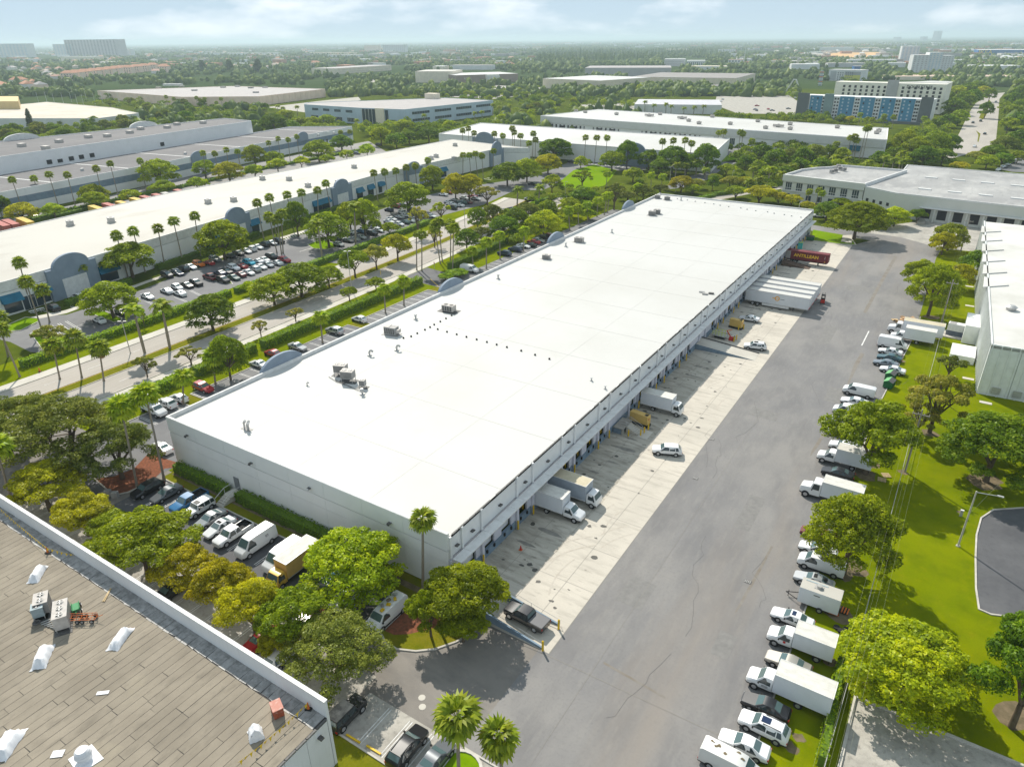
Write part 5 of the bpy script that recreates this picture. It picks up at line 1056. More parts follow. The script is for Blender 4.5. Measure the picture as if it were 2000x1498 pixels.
for k, (px, py, kd, cl) in enumerate(((545, 1296, 'suv', 'white'), (505, 1262, 'sedan', 'red'), (330, 1165, 'sedan', 'black'), (600, 1225, 'suv', 'maroon'))):
    x, y = at(px, py); car(kd, x, y+.8, J(-hdn, .03), cl, ['white wagon almost hidden by the tree at the parapet corner', 'red car hidden behind the trees along the parapet', 'black car hidden under the left trees along the parapet', 'dark red wagon hidden between the olive trees and blue pickup'][k], FB)
x, y = at(678, 1402); t = car('boxy', x, y, J(-hdn, .03), 'black', 'black off-roader with a dusty soft top beside the corner of the felt roof'); plus(t, 'soft_top', MB().box(-1.9, .5, -.74, .74, 1.80, 1.85), layers('dusty_canvas', (.30, .28, .25), [(1.2, .4, .65, (.10, .095, .09), None, .9)]))
x, y = at(797, 1467); t = car('suv', x, y, J(-hdn, .03), 'black', 'long black wagon with roof rails in the bottom lot'); rails(t, 'suv')
x, y = at(850, 1490); car('sedan', x, y, J(-hdn, .03), 'grey', 'dark grey sedan next to the long black wagon at the bottom edge')
x, y = at(1028, 1214); t = car('pickup', x, y, math.pi-.07, 'black', 'black pickup with a hard bed cover on the blue-walled ramp', z=.12); plus(t, 'bed_cover', MB().box(-2.8, -.86, -.92, .92, 1.14, 1.19), mat('bed_cover_grey', (.12, .12, .125), .5))
x, y = at(1094, 1003); truck('cutaway', x, y, J(RGT, .01), 'white box truck with a plain silver roof backed to the dock, nearest one', L=5.6, H=2.5, W=2.4)
x, y = at(1131, 976); truck('cabover', x-.2, y, J(RGT, .01), 'flat-nosed truck with a grey-sided box and tan roof at the dock', L=6.4, H=2.55, side=box_grey, top=box_tan, W=2.4)
x, y = at(1296, 803); t, b = truck('cabover', x, y, J(RGT, .01), 'flat-nosed white box truck with thin black lettering on its side', L=6.0, H=2.4, W=2.35)
for s in (-1, 1): MB().box(-2.6, -1.1, s*1.165-.004, s*1.165+.004, 2.15, 2.22).build('lettering_line', black, b); MB().tube((-.8, s*1.16, 2.75), (-.8, s*1.17, 2.75), .16, n=8).build('logo', slate_m, b)
x, y = at(1302, 886); car('suv', x, y, head((1328, 888), (1280, 884)), 'white', 'white crossover standing alone on the pale concrete of the court')
x, y = at(1474, 682); t = car('suv', x, y, head((1498, 680), (1452, 675)), 'white', 'white wagon beside the blue-walled loading ramp'); sunroof(t, 'suv', black)
x, y = at(1463, 627); car('sedan', x, y, head((1480, 628), (1444, 622)), 'white', 'white sedan beside the far yellow generator in the court')
tr_w = layers('trailer_white', (0.62, 0.635, 0.655), [(0.5, 0.45, 0.7, (0.54, 0.55, 0.565), None, .6)], 0.45)
logo_o = mat('logo_orange', (.72, .36, .04), .6)
for k in range(4):
    yy = 178.6+k*3.9; L = 15.6; x0 = -42.1
    t = thing('semi_trailer', 'long white semi-trailer at the dock, ' + ['nearest one, with the orange round logo on its side', 'second of the four side by side', 'third of the four side by side', 'farthest of the four side by side'][k], 'trailer', (x0, yy, .02), 0, 'white semi-trailers side by side')
    b = MB().box(0, L, -1.28, 1.28, 1.1, 4.05, 0, 1).build('body', [tr_w, roof_white], t)
    tt = MB()
    for s in (-1, 1): tt.box(-.02, L+.02, s*1.28-.03, s*1.28+.03, 3.98, 4.08); tt.box(-.02, L+.02, s*1.28-.02, s*1.28+.02, 1.06, 1.2)
    tt.build('edge_rail', metal_l, b)
    for q in range(7):
        for s in (-1, 1): MB().box(L*(q+1)/8-.02, L*(q+1)/8+.02, s*1.284-.006, s*1.284+.006, 1.2, 3.96).build('side_seam', box_side, b)
    MB().box(4.4, 11, -1.24, -1.2, .45, 1.04).box(4.4, 11, 1.2, 1.24, .45, 1.04).build('side_skirt', trim_w, t)
    MB().box(11.8, 12.0, -.8, -.6, .03, 1.1).box(11.8, 12.0, .6, .8, .03, 1.1).build('landing_leg', metal_d, t); MB().box(L-.05, L+.03, -1.2, 1.2, 1.1, 1.35).build('nose_rail', redp, t)
    for wx in (2.0, 3.3):
        for s in (-1, 1): w = put('wheel', wheel_mesh(.5, .5)[0], t, (wx, s*.98, .5), 0 if s > 0 else math.pi); put('rim', wheel_mesh(.5, .5)[1], w)
    if k == 0:
        lg = MB(); N_ = 18
        for q in range(N_):
            a, c = q*2*math.pi/N_, (q+1)*2*math.pi/N_
            lg.poly([(7.9+.62*math.cos(a), -1.293, 2.75+.62*math.sin(a)), (7.9+.62*math.cos(c), -1.293, 2.75+.62*math.sin(c)), (7.9+.38*math.cos(c), -1.293, 2.75+.38*math.sin(c)), (7.9+.38*math.cos(a), -1.293, 2.75+.38*math.sin(a))])
        lg.box(6.7, 7.3, -1.296, -1.29, 2.66, 2.86).box(7.5, 8.2, -1.299, -1.295, 2.66, 2.80).build('logo', logo_o, b); MB().box(8.65, 9.7, -1.296, -1.29, 2.62, 2.74).build('logo_word', slate_m, b)
cont = mat('container_maroon', (0.165, 0.022, 0.028), .6, col2=(0.125, 0.02, 0.024), scale=.6)
t = thing('container_trailer', 'dark red container trailer lettered in yellow at the far docks', 'trailer', (-42.3, 222.4, .02), 0)
b = MB().box(0, 12.2, -1.22, 1.22, 1.25, 3.85).build('container', cont, t); MB().box(.0, 1.4, -1.235, -1.225, 1.4, 3.7).build('pale_panel', ac_grey, b)
for q in range(30):
    for s in (-1, 1): MB().box(1.6+q*.35, 1.75+q*.35, s*1.225-.012, s*1.225+.012, 1.4, 3.7).build('rib', cont, b)
text('lettering', 'ANTILLEAN', 1.35, mat('lettering_yellow', (.82, .50, .02), .6), b, (5.9, -1.26, 2.6), (R(90), 0, 0), .015, off=.025)
text('lettering', '4\nA\n+', .42, trim_w, b, (11.2, -1.26, 2.65), (R(90), 0, 0), .01)
MB().tube((11.3, -1.25, 1.6), (11.3, -1.27, 1.6), .18, n=10).build('badge', logo_o, b); MB().box(.3, 11.8, -.5, .5, .8, 1.24).build('chassis', black, t); MB().box(9.3, 9.5, -.7, -.5, .02, 1.2).box(9.3, 9.5, .5, .7, .02, 1.2).build('landing_leg', metal_d, t)
for wx in (1.8, 3.1):
    for s in (-1, 1): w = put('wheel', wheel_mesh(.5, .5)[0], t, (wx, s*.95, .5), 0 if s > 0 else math.pi); put('rim', wheel_mesh(.5, .5)[1], w)
LS = 'cars in the strip behind the long warehouse'
STRIP = ((298, 806, 'van', 'white'), (326, 794, 'suv', 'white'), (350, 783, 'hatch', 'white'), (398, 763, 'suv', 'red'), (506, 716, 'sedan', 'white'), (533, 695, 'hatch', 'red'), (582, 682, 'sedan', 'silver'), (654, 651, 'suv', 'silver'), (702, 628, 'hatch', 'white'), (917, 531, 'van', 'white'), (985, 499, 'suv', 'navy'), (1006, 491, 'suv', 'navy'), (1022, 484, 'sedan', 'white'), (1035, 482, 'sedan', 'black'), (1042, 476, 'sedan', 'red'), (1052, 473, 'hatch', 'silver'), (1058, 466, 'sedan', 'black'), (1070, 465, 'suv', 'maroon'))
wd = {'van': 'van', 'suv': 'wagon', 'hatch': 'hatchback', 'sedan': 'sedan', 'pickup': 'pickup', 'boxy': 'off-roader'}
for k, (px, py, kd, cl) in enumerate(STRIP):
    x, y = at(px, py)
    if kd == 'van' and k == 0: truck('cutaway', x, y, J(-.02), 'white box van parked nearest the big oak behind the warehouse end', L=3.2, H=2.0, W=2.1)
    else: car(kd, x, y, J(math.pi if k % 3 else 0, .03), cl, '%s %s, %s from the near end of the strip behind the long warehouse' % (cl, wd[kd], ORD[k]), LS, near=k < 9)
x, y = at(317, 880); car('sedan', x, y, J(math.pi-.05), 'white', 'white sedan beside the near corner palm of the warehouse')
rows = [('the lot row along the long wall', (105, 606, 'suv', 'black', 158, 586, 'pickup', 'white', 327, 541, 'suv', 'black', 348, 537, 'sedan', 'navy', 342, 534, 'hatch', 'silver', 358, 529, 'suv', 'black', 373, 525, 'sedan', 'white', 389, 520, 'suv', 'orange', 408, 517, 'sedan', 'red', 421, 510, 'suv', 'silver', 450, 503, 'hatch', 'black', 466, 498, 'sedan', 'black', 481, 494, 'sedan', 'white', 491, 490, 'suv', 'white', 504, 486, 'sedan', 'white', 517, 481, 'suv', 'black', 531, 478, 'sedan', 'silver', 545, 475, 'suv', 'black')),
        ('the sparse middle bays of the left lot', (195, 630, 'hatch', 'white', 239, 614, 'sedan', 'black', 289, 583, 'sedan', 'white', 326, 572, 'sedan', 'white', 352, 577, 'sedan', 'white', 347, 565, 'hatch', 'white', 366, 561, 'sedan', 'black', 384, 557, 'suv', 'black')),
        ('the packed front double row', (412, 546, 'pickup', 'maroon', 437, 551, 'suv', 'black', 457, 546, 'sedan', 'green', 469, 540, 'sedan', 'maroon', 486, 536, 'sedan', 'white', 498, 530, 'suv', 'silver', 510, 525, 'sedan', 'white', 524, 521, 'sedan', 'steel', 541, 517, 'sedan', 'white', 556, 512, 'suv', 'red')),
        ('the packed back double row', (430, 537, 'sedan', 'navy', 443, 534, 'sedan', 'black', 457, 527, 'suv', 'white', 473, 524, 'sedan', 'red', 487, 517, 'suv', 'turquoise', 504, 514, 'sedan', 'white', 517, 511, 'sedan', 'white', 531, 505, 'suv', 'black')),
        ('the shaded double row by the royal palms', (662, 481, 'hatch', 'silver', 656, 471, 'suv', 'black', 668, 468, 'sedan', 'white', 680, 473, 'sedan', 'grey', 693, 470, 'sedan', 'silver', 700, 464, 'sedan', 'black', 672, 460, 'sedan', 'grey', 686, 457, 'sedan', 'white', 706, 467, 'hatch', 'silver', 704, 455, 'hatch', 'blue', 714, 449, 'sedan', 'black', 727, 459, 'suv', 'black', 728, 446, 'sedan', 'white', 740, 453, 'sedan', 'white', 735, 442, 'sedan', 'grey')),
        ('the middle rows under the big dome trees', (765, 431, 'sedan', 'white', 780, 441, 'hatch', 'white', 791, 437, 'sedan', 'green', 801, 434, 'sedan', 'white', 811, 431, 'sedan', 'white', 780, 427, 'sedan', 'silver', 794, 424, 'sedan', 'white', 788, 419, 'suv', 'white', 842, 425, 'sedan', 'white', 772, 406, 'suv', 'red', 786, 404, 'sedan', 'navy', 760, 413, 'hatch', 'navy', 820, 424, 'sedan', 'silver', 760, 436, 'sedan', 'white', 806, 414, 'suv', 'black')),
        ('the far rows before the arched corner', (875, 379, 'suv', 'red', 882, 376, 'sedan', 'black', 893, 374, 'sedan', 'silver', 901, 371, 'sedan', 'white', 877, 398, 'sedan', 'white', 881, 402, 'sedan', 'white', 897, 404, 'sedan', 'white', 902, 399, 'suv', 'green', 913, 398, 'sedan', 'maroon', 907, 390, 'sedan', 'white', 923, 387, 'sedan', 'red', 929, 391, 'sedan', 'white', 883, 409, 'suv', 'black', 866, 383, 'sedan', 'white', 890, 394, 'sedan', 'silver', 935, 383, 'hatch', 'white', 1040, 362, 'sedan', 'black', 1034, 392, 'sedan', 'silver', 1117, 318, 'sedan', 'black', 1124, 317, 'suv', 'white', 1000, 412, 'sedan', 'black'))]
for nm, lst in rows:
    cs = sorted((lst[i:i+4] for i in range(0, len(lst), 4)), key=lambda c: c[0])
    for k, (px, py, kd, cl) in enumerate(cs):
        x, y = at(px, py); car(kd, x, y, J(R(-4) + (math.pi if (k*7) % 5 < 2 else 0), .03), cl, '%s %s, %s from the left in %s' % (cl, wd[kd], ORD[k], nm), 'cars in '+nm, near=False)
for k, (px, py, kd, cl) in enumerate(((65, 424, 'sedan', 'maroon'), (26, 441, 'sedan', 'white'), (17, 440, 'sedan', 'black'), (740, 285, 'suv', 'black'), (697, 302, 'suv', 'grey'), (1424, 286, 'suv', 'red'), (1428, 283, 'sedan', 'silver'), (1496, 368, 'sedan', 'white'), (1506, 367, 'sedan', 'silver'), (1482, 303, 'sedan', 'white'), (1600, 425, 'sedan', 'white'), (1915, 238, 'suv', 'black'), (1900, 241, 'sedan', 'black'), (1923, 263, 'sedan', 'black'), (1903, 288, 'sedan', 'white'), (1945, 200, 'sedan', 'silver'))):
    x, y = at(px, py); car(kd, x, y, .1 if px < 1700 else 1.5, cl, '%s %s %s' % (cl, wd[kd], ['by the striped warehouse at the far left', 'beside the black car at the left edge of the rear lot', 'at the left edge of the rear lot behind the cream roof', 'under the trees past the striped warehouse', 'in front of the arched windows of the striped warehouse', 'on the drive before the longest far white roof', 'behind the red car on the far drive', 'behind the bushes left of the cream office', 'second behind the bushes left of the cream office', 'in the trees left of the tall palms', 'under the tree at the far corner of the long warehouse', 'crossing the avenue, the right one', 'crossing the avenue, the left one', 'coming down the avenue on the right side', 'at the foot of the avenue', 'far up the avenue'][k]), None, near=False)
rl = [G(1950+k*9, 334-k*5.2) for k in range(9)]
for k, g in enumerate(rl): car(['sedan', 'suv'][k % 2], g[0], g[1], 1.3, ['white', 'silver', 'white', 'grey', 'white'][k % 5], '%s car in the lot right of the avenue, %s from the front' % (['white', 'silver', 'white', 'grey', 'white'][k % 5], ORD[k]), 'cars in the lot right of the avenue', near=False)
ms = random.Random(21)
for k in range(46):
    u = ms.random(); px, py = (ms.uniform(830, 1010), ms.uniform(169, 184)) if u < .45 else (ms.uniform(690, 770), ms.uniform(158, 174)) if u < .65 else (ms.uniform(1400, 1560), ms.uniform(192, 220)) if u < .85 else (ms.uniform(1130, 1300), ms.uniform(206, 216))
    rg = 'cinema' if px < 1030 and px > 800 else 'centre-left' if px < 800 else 'shopping' if px > 1350 else 'mall'
    x, y = at(px, py); car('sedan', x, y, ms.choice([.5, 2.1]), ms.choice(['white', 'silver', 'black', 'grey', 'red']), 'small distant car parked in the %s lot' % rg, 'distant cars in the %s lot' % rg, near=False)
crim = mat('container_red', (0.40, 0.11, 0.09), .7, col2=(0.32, 0.09, 0.075), scale=.4); cyel = mat('container_yellow', (0.60, 0.40, 0.06), .7, col2=(0.5, 0.34, 0.06), scale=.4)
for k, (px, py, m) in enumerate(((6, 449, crim), (24, 446, crim), (52, 442, cyel), (192, 417, cyel), (219, 412, crim), (245, 408, cyel), (272, 401, cyel), (292, 397, crim), (315, 393, crim), (333, 390, ac_grey), (357, 384, crim))):
    g = G(px, py, 1.5); cn_ = {id(crim): 'red', id(cyel): 'yellow', id(ac_grey): 'pale grey'}[id(m)]
    t = thing('shipping_container', '%s shipping container on wheels behind the cream roof, %s from the left' % (cn_, ORD[k]), 'container', (g[0], g[1], 0), R(-8), 'containers behind the cream-roofed warehouse')
    MB().box(-6, 6, -1.2, 1.2, 1.3, 3.9).build('body', m, t); MB().box(-5.5, 5.5, -.5, .5, .7, 1.3).build('chassis', black, t)
    for s in (-1, 1): put('wheel', wheel_mesh(.5, .5)[0], t, (-4, s*.9, .5)); MB().box(-6, 6, s*1.2-.02, s*1.2+.02, 3.8, 3.93).build('top_rail', m, t)
LEAF = {
 'olive': leafmat('olive_leaves', (0.161, 0.210, 0.006), (0.291, 0.348, 0.007), (0.460, 0.503, 0.010)),
 'gold': leafmat('golden_olive_leaves', (0.231, 0.223, 0.006), (0.431, 0.383, 0.007), (0.620, 0.552, 0.008)),
 'bright': leafmat('bright_green_leaves', (0.207, 0.279, 0.005), (0.400, 0.476, 0.006), (0.607, 0.620, 0.007)),
 'dark': leafmat('dark_green_leaves', (0.086, 0.146, 0.007), (0.159, 0.243, 0.008), (0.274, 0.348, 0.011)),
 'oak': leafmat('grey_green_leaves', (0.114, 0.138, 0.012), (0.202, 0.227, 0.029), (0.335, 0.345, 0.047)),
 'pale': leafmat('pale_sparse_leaves', (0.212, 0.227, 0.026), (0.354, 0.337, 0.040), (0.510, 0.440, 0.059)),
 'pine': leafmat('blue_green_needles', (0.049, 0.084, 0.025), (0.085, 0.127, 0.035), (0.134, 0.175, 0.042), hue=.01),
 'hedge': leafmat('hedge_leaves', (0.130, 0.225, 0.005), (0.254, 0.386, 0.006), (0.415, 0.525, 0.007), hue=.01),
 'hedged': leafmat('dark_hedge_leaves', (0.080, 0.146, 0.006), (0.143, 0.240, 0.007), (0.239, 0.335, 0.008), hue=.01),
 'palm': leafmat('palm_fronds', (0.146, 0.189, 0.010), (0.254, 0.313, 0.012), (0.429, 0.452, 0.036)),
 'palmb': leafmat('bright_palm_fronds', (0.217, 0.298, 0.007), (0.353, 0.440, 0.010), (0.503, 0.557, 0.022)),
}
def leafmesh(name, P, Nn, S, m, asp=(0.7, 1.25), jit=.55, seed=0, lv=None):
    """leaf quads at points P (n,3) with outward normals Nn and sizes S"""
    g = np.random.default_rng(seed); n = len(P)
    N2 = Nn+g.normal(0, jit, (n, 3)); N2 /= np.linalg.norm(N2, axis=1, keepdims=True)+1e-9
    a = np.cross(N2, g.normal(0, 1, (n, 3))); a /= np.linalg.norm(a, axis=1, keepdims=True)+1e-9
    b = np.cross(N2, a); s1 = S*g.uniform(asp[0], asp[1], n); s2 = S*g.uniform(asp[0], asp[1], n)*.8
    a *= s1[:, None]*.5; b *= s2[:, None]*.5; k = g.uniform(-.25, .25, (n, 1))
    V = np.stack([P-a, P-b+k*a+N2*S[:, None]*.12, P+a, P+b-k*a+N2*S[:, None]*.12], 1).reshape(-1, 3)
    me = bpy.data.meshes.new(name); me.vertices.add(4*n); me.vertices.foreach_set('co', V.astype(np.float32).ravel())
    me.loops.add(4*n); me.loops.foreach_set('vertex_index', np.arange(4*n, dtype=np.int32)); me.polygons.add(n); me.polygons.foreach_set('loop_start', np.arange(0, 4*n, 4, dtype=np.int32))
    at_ = me.attributes.new('leaf', 'FLOAT', 'FACE'); at_.data.foreach_set('value', (np.clip(lv if lv is not None else g.random(n), 0, 1)).astype(np.float32))
    me.materials.append(m); me.update(); me.validate(); return me
def fol_params(seed, style, fine=False):
    g = np.random.default_rng(seed); L = []
    if style == 'dome':     # wide dome of clumps on spreading limbs
        n = 34
        for i in range(n):
            t = i*2.39996+g.uniform(-.3, .3); r = .37*math.sqrt((i+.5)/n)*g.uniform(.85, 1.1)
            L.append((r*math.cos(t), r*math.sin(t), .46+.37*(1-(r/.40)**2)+g.uniform(-.05, .04), g.uniform(.095, .145)))
        for i in range(10):
            t = i*2*math.pi/10+g.uniform(-.2, .2); L.append((.36*math.cos(t), .36*math.sin(t), .36+g.uniform(-.06, .05), g.uniform(.09, .12)))
    elif style == 'clump':  # fewer, larger, well separated clumps
        n = 24
        for i in range(n):
            t = i*2.39996+g.uniform(-.4, .4); r = .36*math.sqrt((i+.3)/n)*g.uniform(.75, 1.15)
            L.append((r*math.cos(t), r*math.sin(t), .38+.42*(1-(r/.42)**2)+g.uniform(-.10, .07), g.uniform(.11, .165)))
    elif style == 'oak':
        n = 46
        for i in range(n):
            t = i*2.39996+g.uniform(-.5, .5); r = .42*math.sqrt((i+.5)/n)*g.uniform(.8, 1.1)
            L.append((r*math.cos(t), r*math.sin(t), .32+.50*(1-(r/.46)**2)+g.uniform(-.12, .06), g.uniform(.075, .125)))
    elif style == 'sparse':
        n = 22
        for i in range(n):
            t = i*2.39996+g.uniform(-.5, .5); r = .40*math.sqrt((i+.5)/n)*g.uniform(.7, 1.1)
            L.append((r*math.cos(t), r*math.sin(t), .50+.34*(1-(r/.46)**2)+g.uniform(-.14, .08), g.uniform(.05, .10)))
    elif style == 'bush':
        n = 14
        for i in range(n):
            t = i*2.39996+g.uniform(-.4, .4); r = .34*math.sqrt((i+.4)/n)
            L.append((r*math.cos(t), r*math.sin(t), .30+.36*(1-(r/.42)**2)+g.uniform(-.06, .06), g.uniform(.13, .20)))
    elif style == 'pine':
        for i in range(22):
            z = .12+.84*i/21; r = .30*(1-z)**.7+.03; t = i*2.39996
            L.append((r*.6*math.cos(t), r*.6*math.sin(t), z, .10+.10*(1-z)))
    if style in ('dome', 'clump', 'oak') and fine:
        M = []
        for (x, y, z, r) in L:
            for q in range(5):
                a, e = q*2.4+g.uniform(0, 1), g.uniform(-.2, 1.2); M.append((x+r*.72*math.cos(a)*math.cos(e), y+r*.72*math.sin(a)*math.cos(e), z+r*.72*math.sin(e), r*g.uniform(.36, .58)))
        L = [(x, y, z, r*.72) for x, y, z, r in L]+M
    return np.array(L)
CROWN = {}
def crown_mesh(style, n, leaf, seed, lf):
    key = (style, n, seed, lf)
    if key in CROWN: return CROWN[key]
    g = np.random.default_rng(seed*13+5); L = fol_params(seed, style, n > 8000)
    w = L[:, 3]**2; w /= w.sum(); k = int(n*1.7); idx = g.choice(len(L), k, p=w)
    d = g.normal(0, 1, (k, 3)); d /= np.linalg.norm(d, axis=1, keepdims=True)
    d[:, 2] = np.where(d[:, 2] < -.35, -d[:, 2]*.8, d[:, 2]); d /= np.linalg.norm(d, axis=1, keepdims=True)
    rr = L[idx, 3]*(g.uniform(.70, 1.12, k)); P = L[idx, :3]+d*rr[:, None]*np.array([1, 1, .85])
    keep = np.ones(k, bool)
    for j in range(len(L)):
        q = np.linalg.norm((P-L[j, :3])/np.array([1, 1, .85]), axis=1); keep &= ~((q < L[j, 3]*.66) & (idx != j))
    P, d, idx = P[keep][:n], d[keep][:n], idx[keep][:n]
    lobe = g.random(len(L)); lv = np.clip(.5+(lobe[idx]-.5)*.7+g.normal(0, .22, len(P)), 0, 1)
    S = leaf*g.uniform(.7, 1.35, len(P))
    CROWN[key] = leafmesh('crown', P, d, S, LEAF[lf], jit=.5, seed=seed, lv=lv); return CROWN[key]
TRUNK = {}
def trunk_mesh(style, seed):
    key = (style, seed)
    if key in TRUNK: return TRUNK[key]
    g = random.Random(seed); L = fol_params(seed, style); m = MB()
    if style == 'pine': m.tube((0, 0, 0), (0, 0, .9), .03, .008, 6)
    else:
        zf = .26 if style != 'bush' else .08; m.tube((0, 0, -.02), (g.uniform(-.01, .01), g.uniform(-.01, .01), zf), .030, .022, 8, caps=False)
        order = sorted(range(len(L)), key=lambda i: -L[i][3]); lim = []
        for q in range(5 if style != 'sparse' else 8):
            i = order[(q*5+q) % len(L)]; x, y, z = L[i][0], L[i][1], L[i][2]
            mid = (x*.45+g.uniform(-.02, .02), y*.45+g.uniform(-.02, .02), zf+(z-zf)*.55)
            m.tube((0, 0, zf-.02), mid, .017, .011, 6, caps=False); m.tube(mid, (x, y, z), .011, .004, 5, caps=False); lim.append(mid)
        for q in range(9 if style != 'sparse' else 22):
            i = (q*7+3) % len(L); a = lim[q % len(lim)]; m.tube(a, tuple(L[i][:3]), .007, .002, 4, caps=False)
    TRUNK[key] = m.mesh('trunk', bark, 60); return TRUNK[key]
LOD = {'hi': (20000, .024), 'mid': (6500, .041), 'lo': (1500, .075), 'far': (520, .125)}
tseed = random.Random(77)
def tree(px, py, ty, w, sp, label, style='dome', group=None, lod='mid', hm=None, name='broad_tree', ground=None, wm=None):
    g = ground or G(px, py)
    if 'parapet' in label: g = (g[0], g[1]+1.8, 0.0)
    if -306 < g[0] < -110 and 355 < g[1] < 437: g = GY(px, 356)
    dp = DEP(g[0], g[1])
    W = wm or w*dp/FPX*(1.14 if lod == 'hi' else 1.04); dist = math.hypot(g[0], g[1]); el = CH/dist
    H = hm or max(.62*W, min(HT(px, py, ty, g)-.30*W*el, 20))
    sd = tseed.randrange(1, 5 if lod in ('mid', 'hi') else 4); n, lf = LOD[lod]
    if style == 'sparse': n = int(n*.42)
    if style == 'oak': n, lf = int(n*1.3), lf*.72
    t = thing(name, label, 'shrub' if name.endswith('shrub') else 'tree', g, tseed.uniform(0, 6.28), group); t.scale = (W, W, H)
    put('trunk', trunk_mesh(style, sd), t); put('crown', crown_mesh(style, n, lf, sd, sp), t); return t
NEAR = [
 (696, 1158, 1003, 192, 'bright', 'dome', 'big bright green feathery tree against the near wall of the long warehouse'),
 (912, 1225, 1062, 165, 'olive', 'clump', 'large olive tree standing in the mulch bed at the near corner of the warehouse'),
 (842, 1242, 1125, 84, 'olive', 'clump', 'smaller leaning olive tree at the left of the mulch bed by the white van'),
 (905, 1252, 1165, 100, 'olive', 'clump', 'low olive tree at the kerb in front of the large one in the mulch bed'),
 (638, 1345, 1192, 195, 'oak', 'oak', 'pale grey-green airy tree beside the corner of the white parapet'),
 (265, 1140, 975, 200, 'olive', 'clump', 'widest olive tree of the row along the felt roof parapet'),
 (75, 1010, 893, 145, 'gold', 'clump', 'golden-green tree at the far left end of the row along the parapet'),
 (150, 1060, 943, 125, 'gold', 'clump', 'second golden-green tree from the left along the parapet'),
 (205, 1090, 985, 110, 'olive', 'clump', 'small green tree left of the widest olive along the parapet'),
 (345, 1170, 1045, 115, 'gold', 'clump', 'golden tree right of the widest olive along the parapet'),
 (420, 1218, 1068, 120, 'gold', 'clump', 'golden tree in the middle of the parapet row, in front of the white van'),
 (475, 1262, 1105, 130, 'gold', 'clump', 'golden-olive tree with thin bent trunks near the right end of the parapet row'),
 (560, 1285, 1120, 145, 'olive', 'clump', 'olive tree at the right end of the parapet row before the grey-green one'),
 (525, 1300, 1210, 80, 'gold', 'clump', 'low golden tree closest to the parapet, below the right end of the row'),
 (150, 925, 735, 225, 'oak', 'oak', 'huge dark grey-green oak at the left, in front of the near corner of the warehouse'),
 (240, 935, 795, 150, 'oak', 'oak', 'right half of the oak clump, with thin twigs reaching the warehouse corner'),
 (60, 880, 745, 150, 'oak', 'oak', 'left oak of the big clump, beside the road at the left edge'),
 (12, 900, 790, 70, 'dark', 'dome', 'dark tree cut by the left edge above the golden row'),
 (1648, 1120, 928, 160, 'olive', 'dome', 'round dense dark tree over the parked vans in the right row'),
 (1690, 925, 750, 175, 'olive', 'clump', 'wide yellowish tree over the white cars halfway up the right row'),
 (1815, 845, 705, 130, 'pale', 'sparse', 'pale half-bare tree between the power poles and the metal building'),
 (1850, 740, 685, 70, 'oak', 'sparse', 'small grey bare-twigged tree on the lawn below the generator'),
 (1790, 850, 770, 90, 'pale', 'sparse', 'straggly yellow-green shrub under the power lines by the dumpsters'),
 (1925, 940, 780, 185, 'dark', 'dome', 'big dark green tree in the middle of the right lawn'),
 (1995, 900, 790, 110, 'dark', 'dome', 'dark green tree cut by the right edge beside the big one on the lawn'),
 (1752, 1365, 1200, 235, 'bright', 'dome', 'broad bright green round tree at the corner of the bare concrete court'),
 (1975, 1420, 1180, 200, 'dark', 'clump', 'bushy green tree at the lower right edge above the concrete court'),
 (1990, 1330, 1170, 120, 'dark', 'clump', 'green tree behind the bushy one at the lower right edge'),
 (1812, 617, 500, 95, 'olive', 'dome', 'dense round olive tree beside the cardboard heap'),
 (1790, 575, 500, 80, 'olive', 'clump', 'lower lobe-shaped olive tree leaning over the lane before the cardboard heap'),
 (1905, 545, 480, 75, 'dark', 'dome', 'green tree beside the left wall of the metal building'),
 (1870, 565, 508, 55, 'gold', 'dome', 'small rusty-gold tree in front of the metal building'),
 (1850, 490, 428, 72, 'olive', 'dome', 'olive tree in front of the open dock doors at the right'),
 (1838, 498, 447, 52, 'gold', 'dome', 'golden tree before the olive one at the open dock doors'),
 (1668, 468, 400, 108, 'olive', 'dome', 'wide mushroom-shaped tree at the far end of the grey lane'),
 (1745, 443, 402, 62, 'bright', 'dome', 'light green tree right of the mushroom-shaped tree at the lane end'),
 (1612, 432, 388, 55, 'dark', 'dome', 'dark tree between the long warehouse corner and the cream office'),
 (1790, 436, 400, 36, 'dark', 'bush', 'dark bush at the foot of the dock ramp'),
 (1722, 448, 428, 40, 'dark', 'bush', 'low dark bush in the planting bed at the lane end'),
]
for (px, py, ty, w, sp, st, lb) in NEAR: tree(px, py, ty, w, sp, lb, st, None, 'hi' if w > 75 else 'mid')
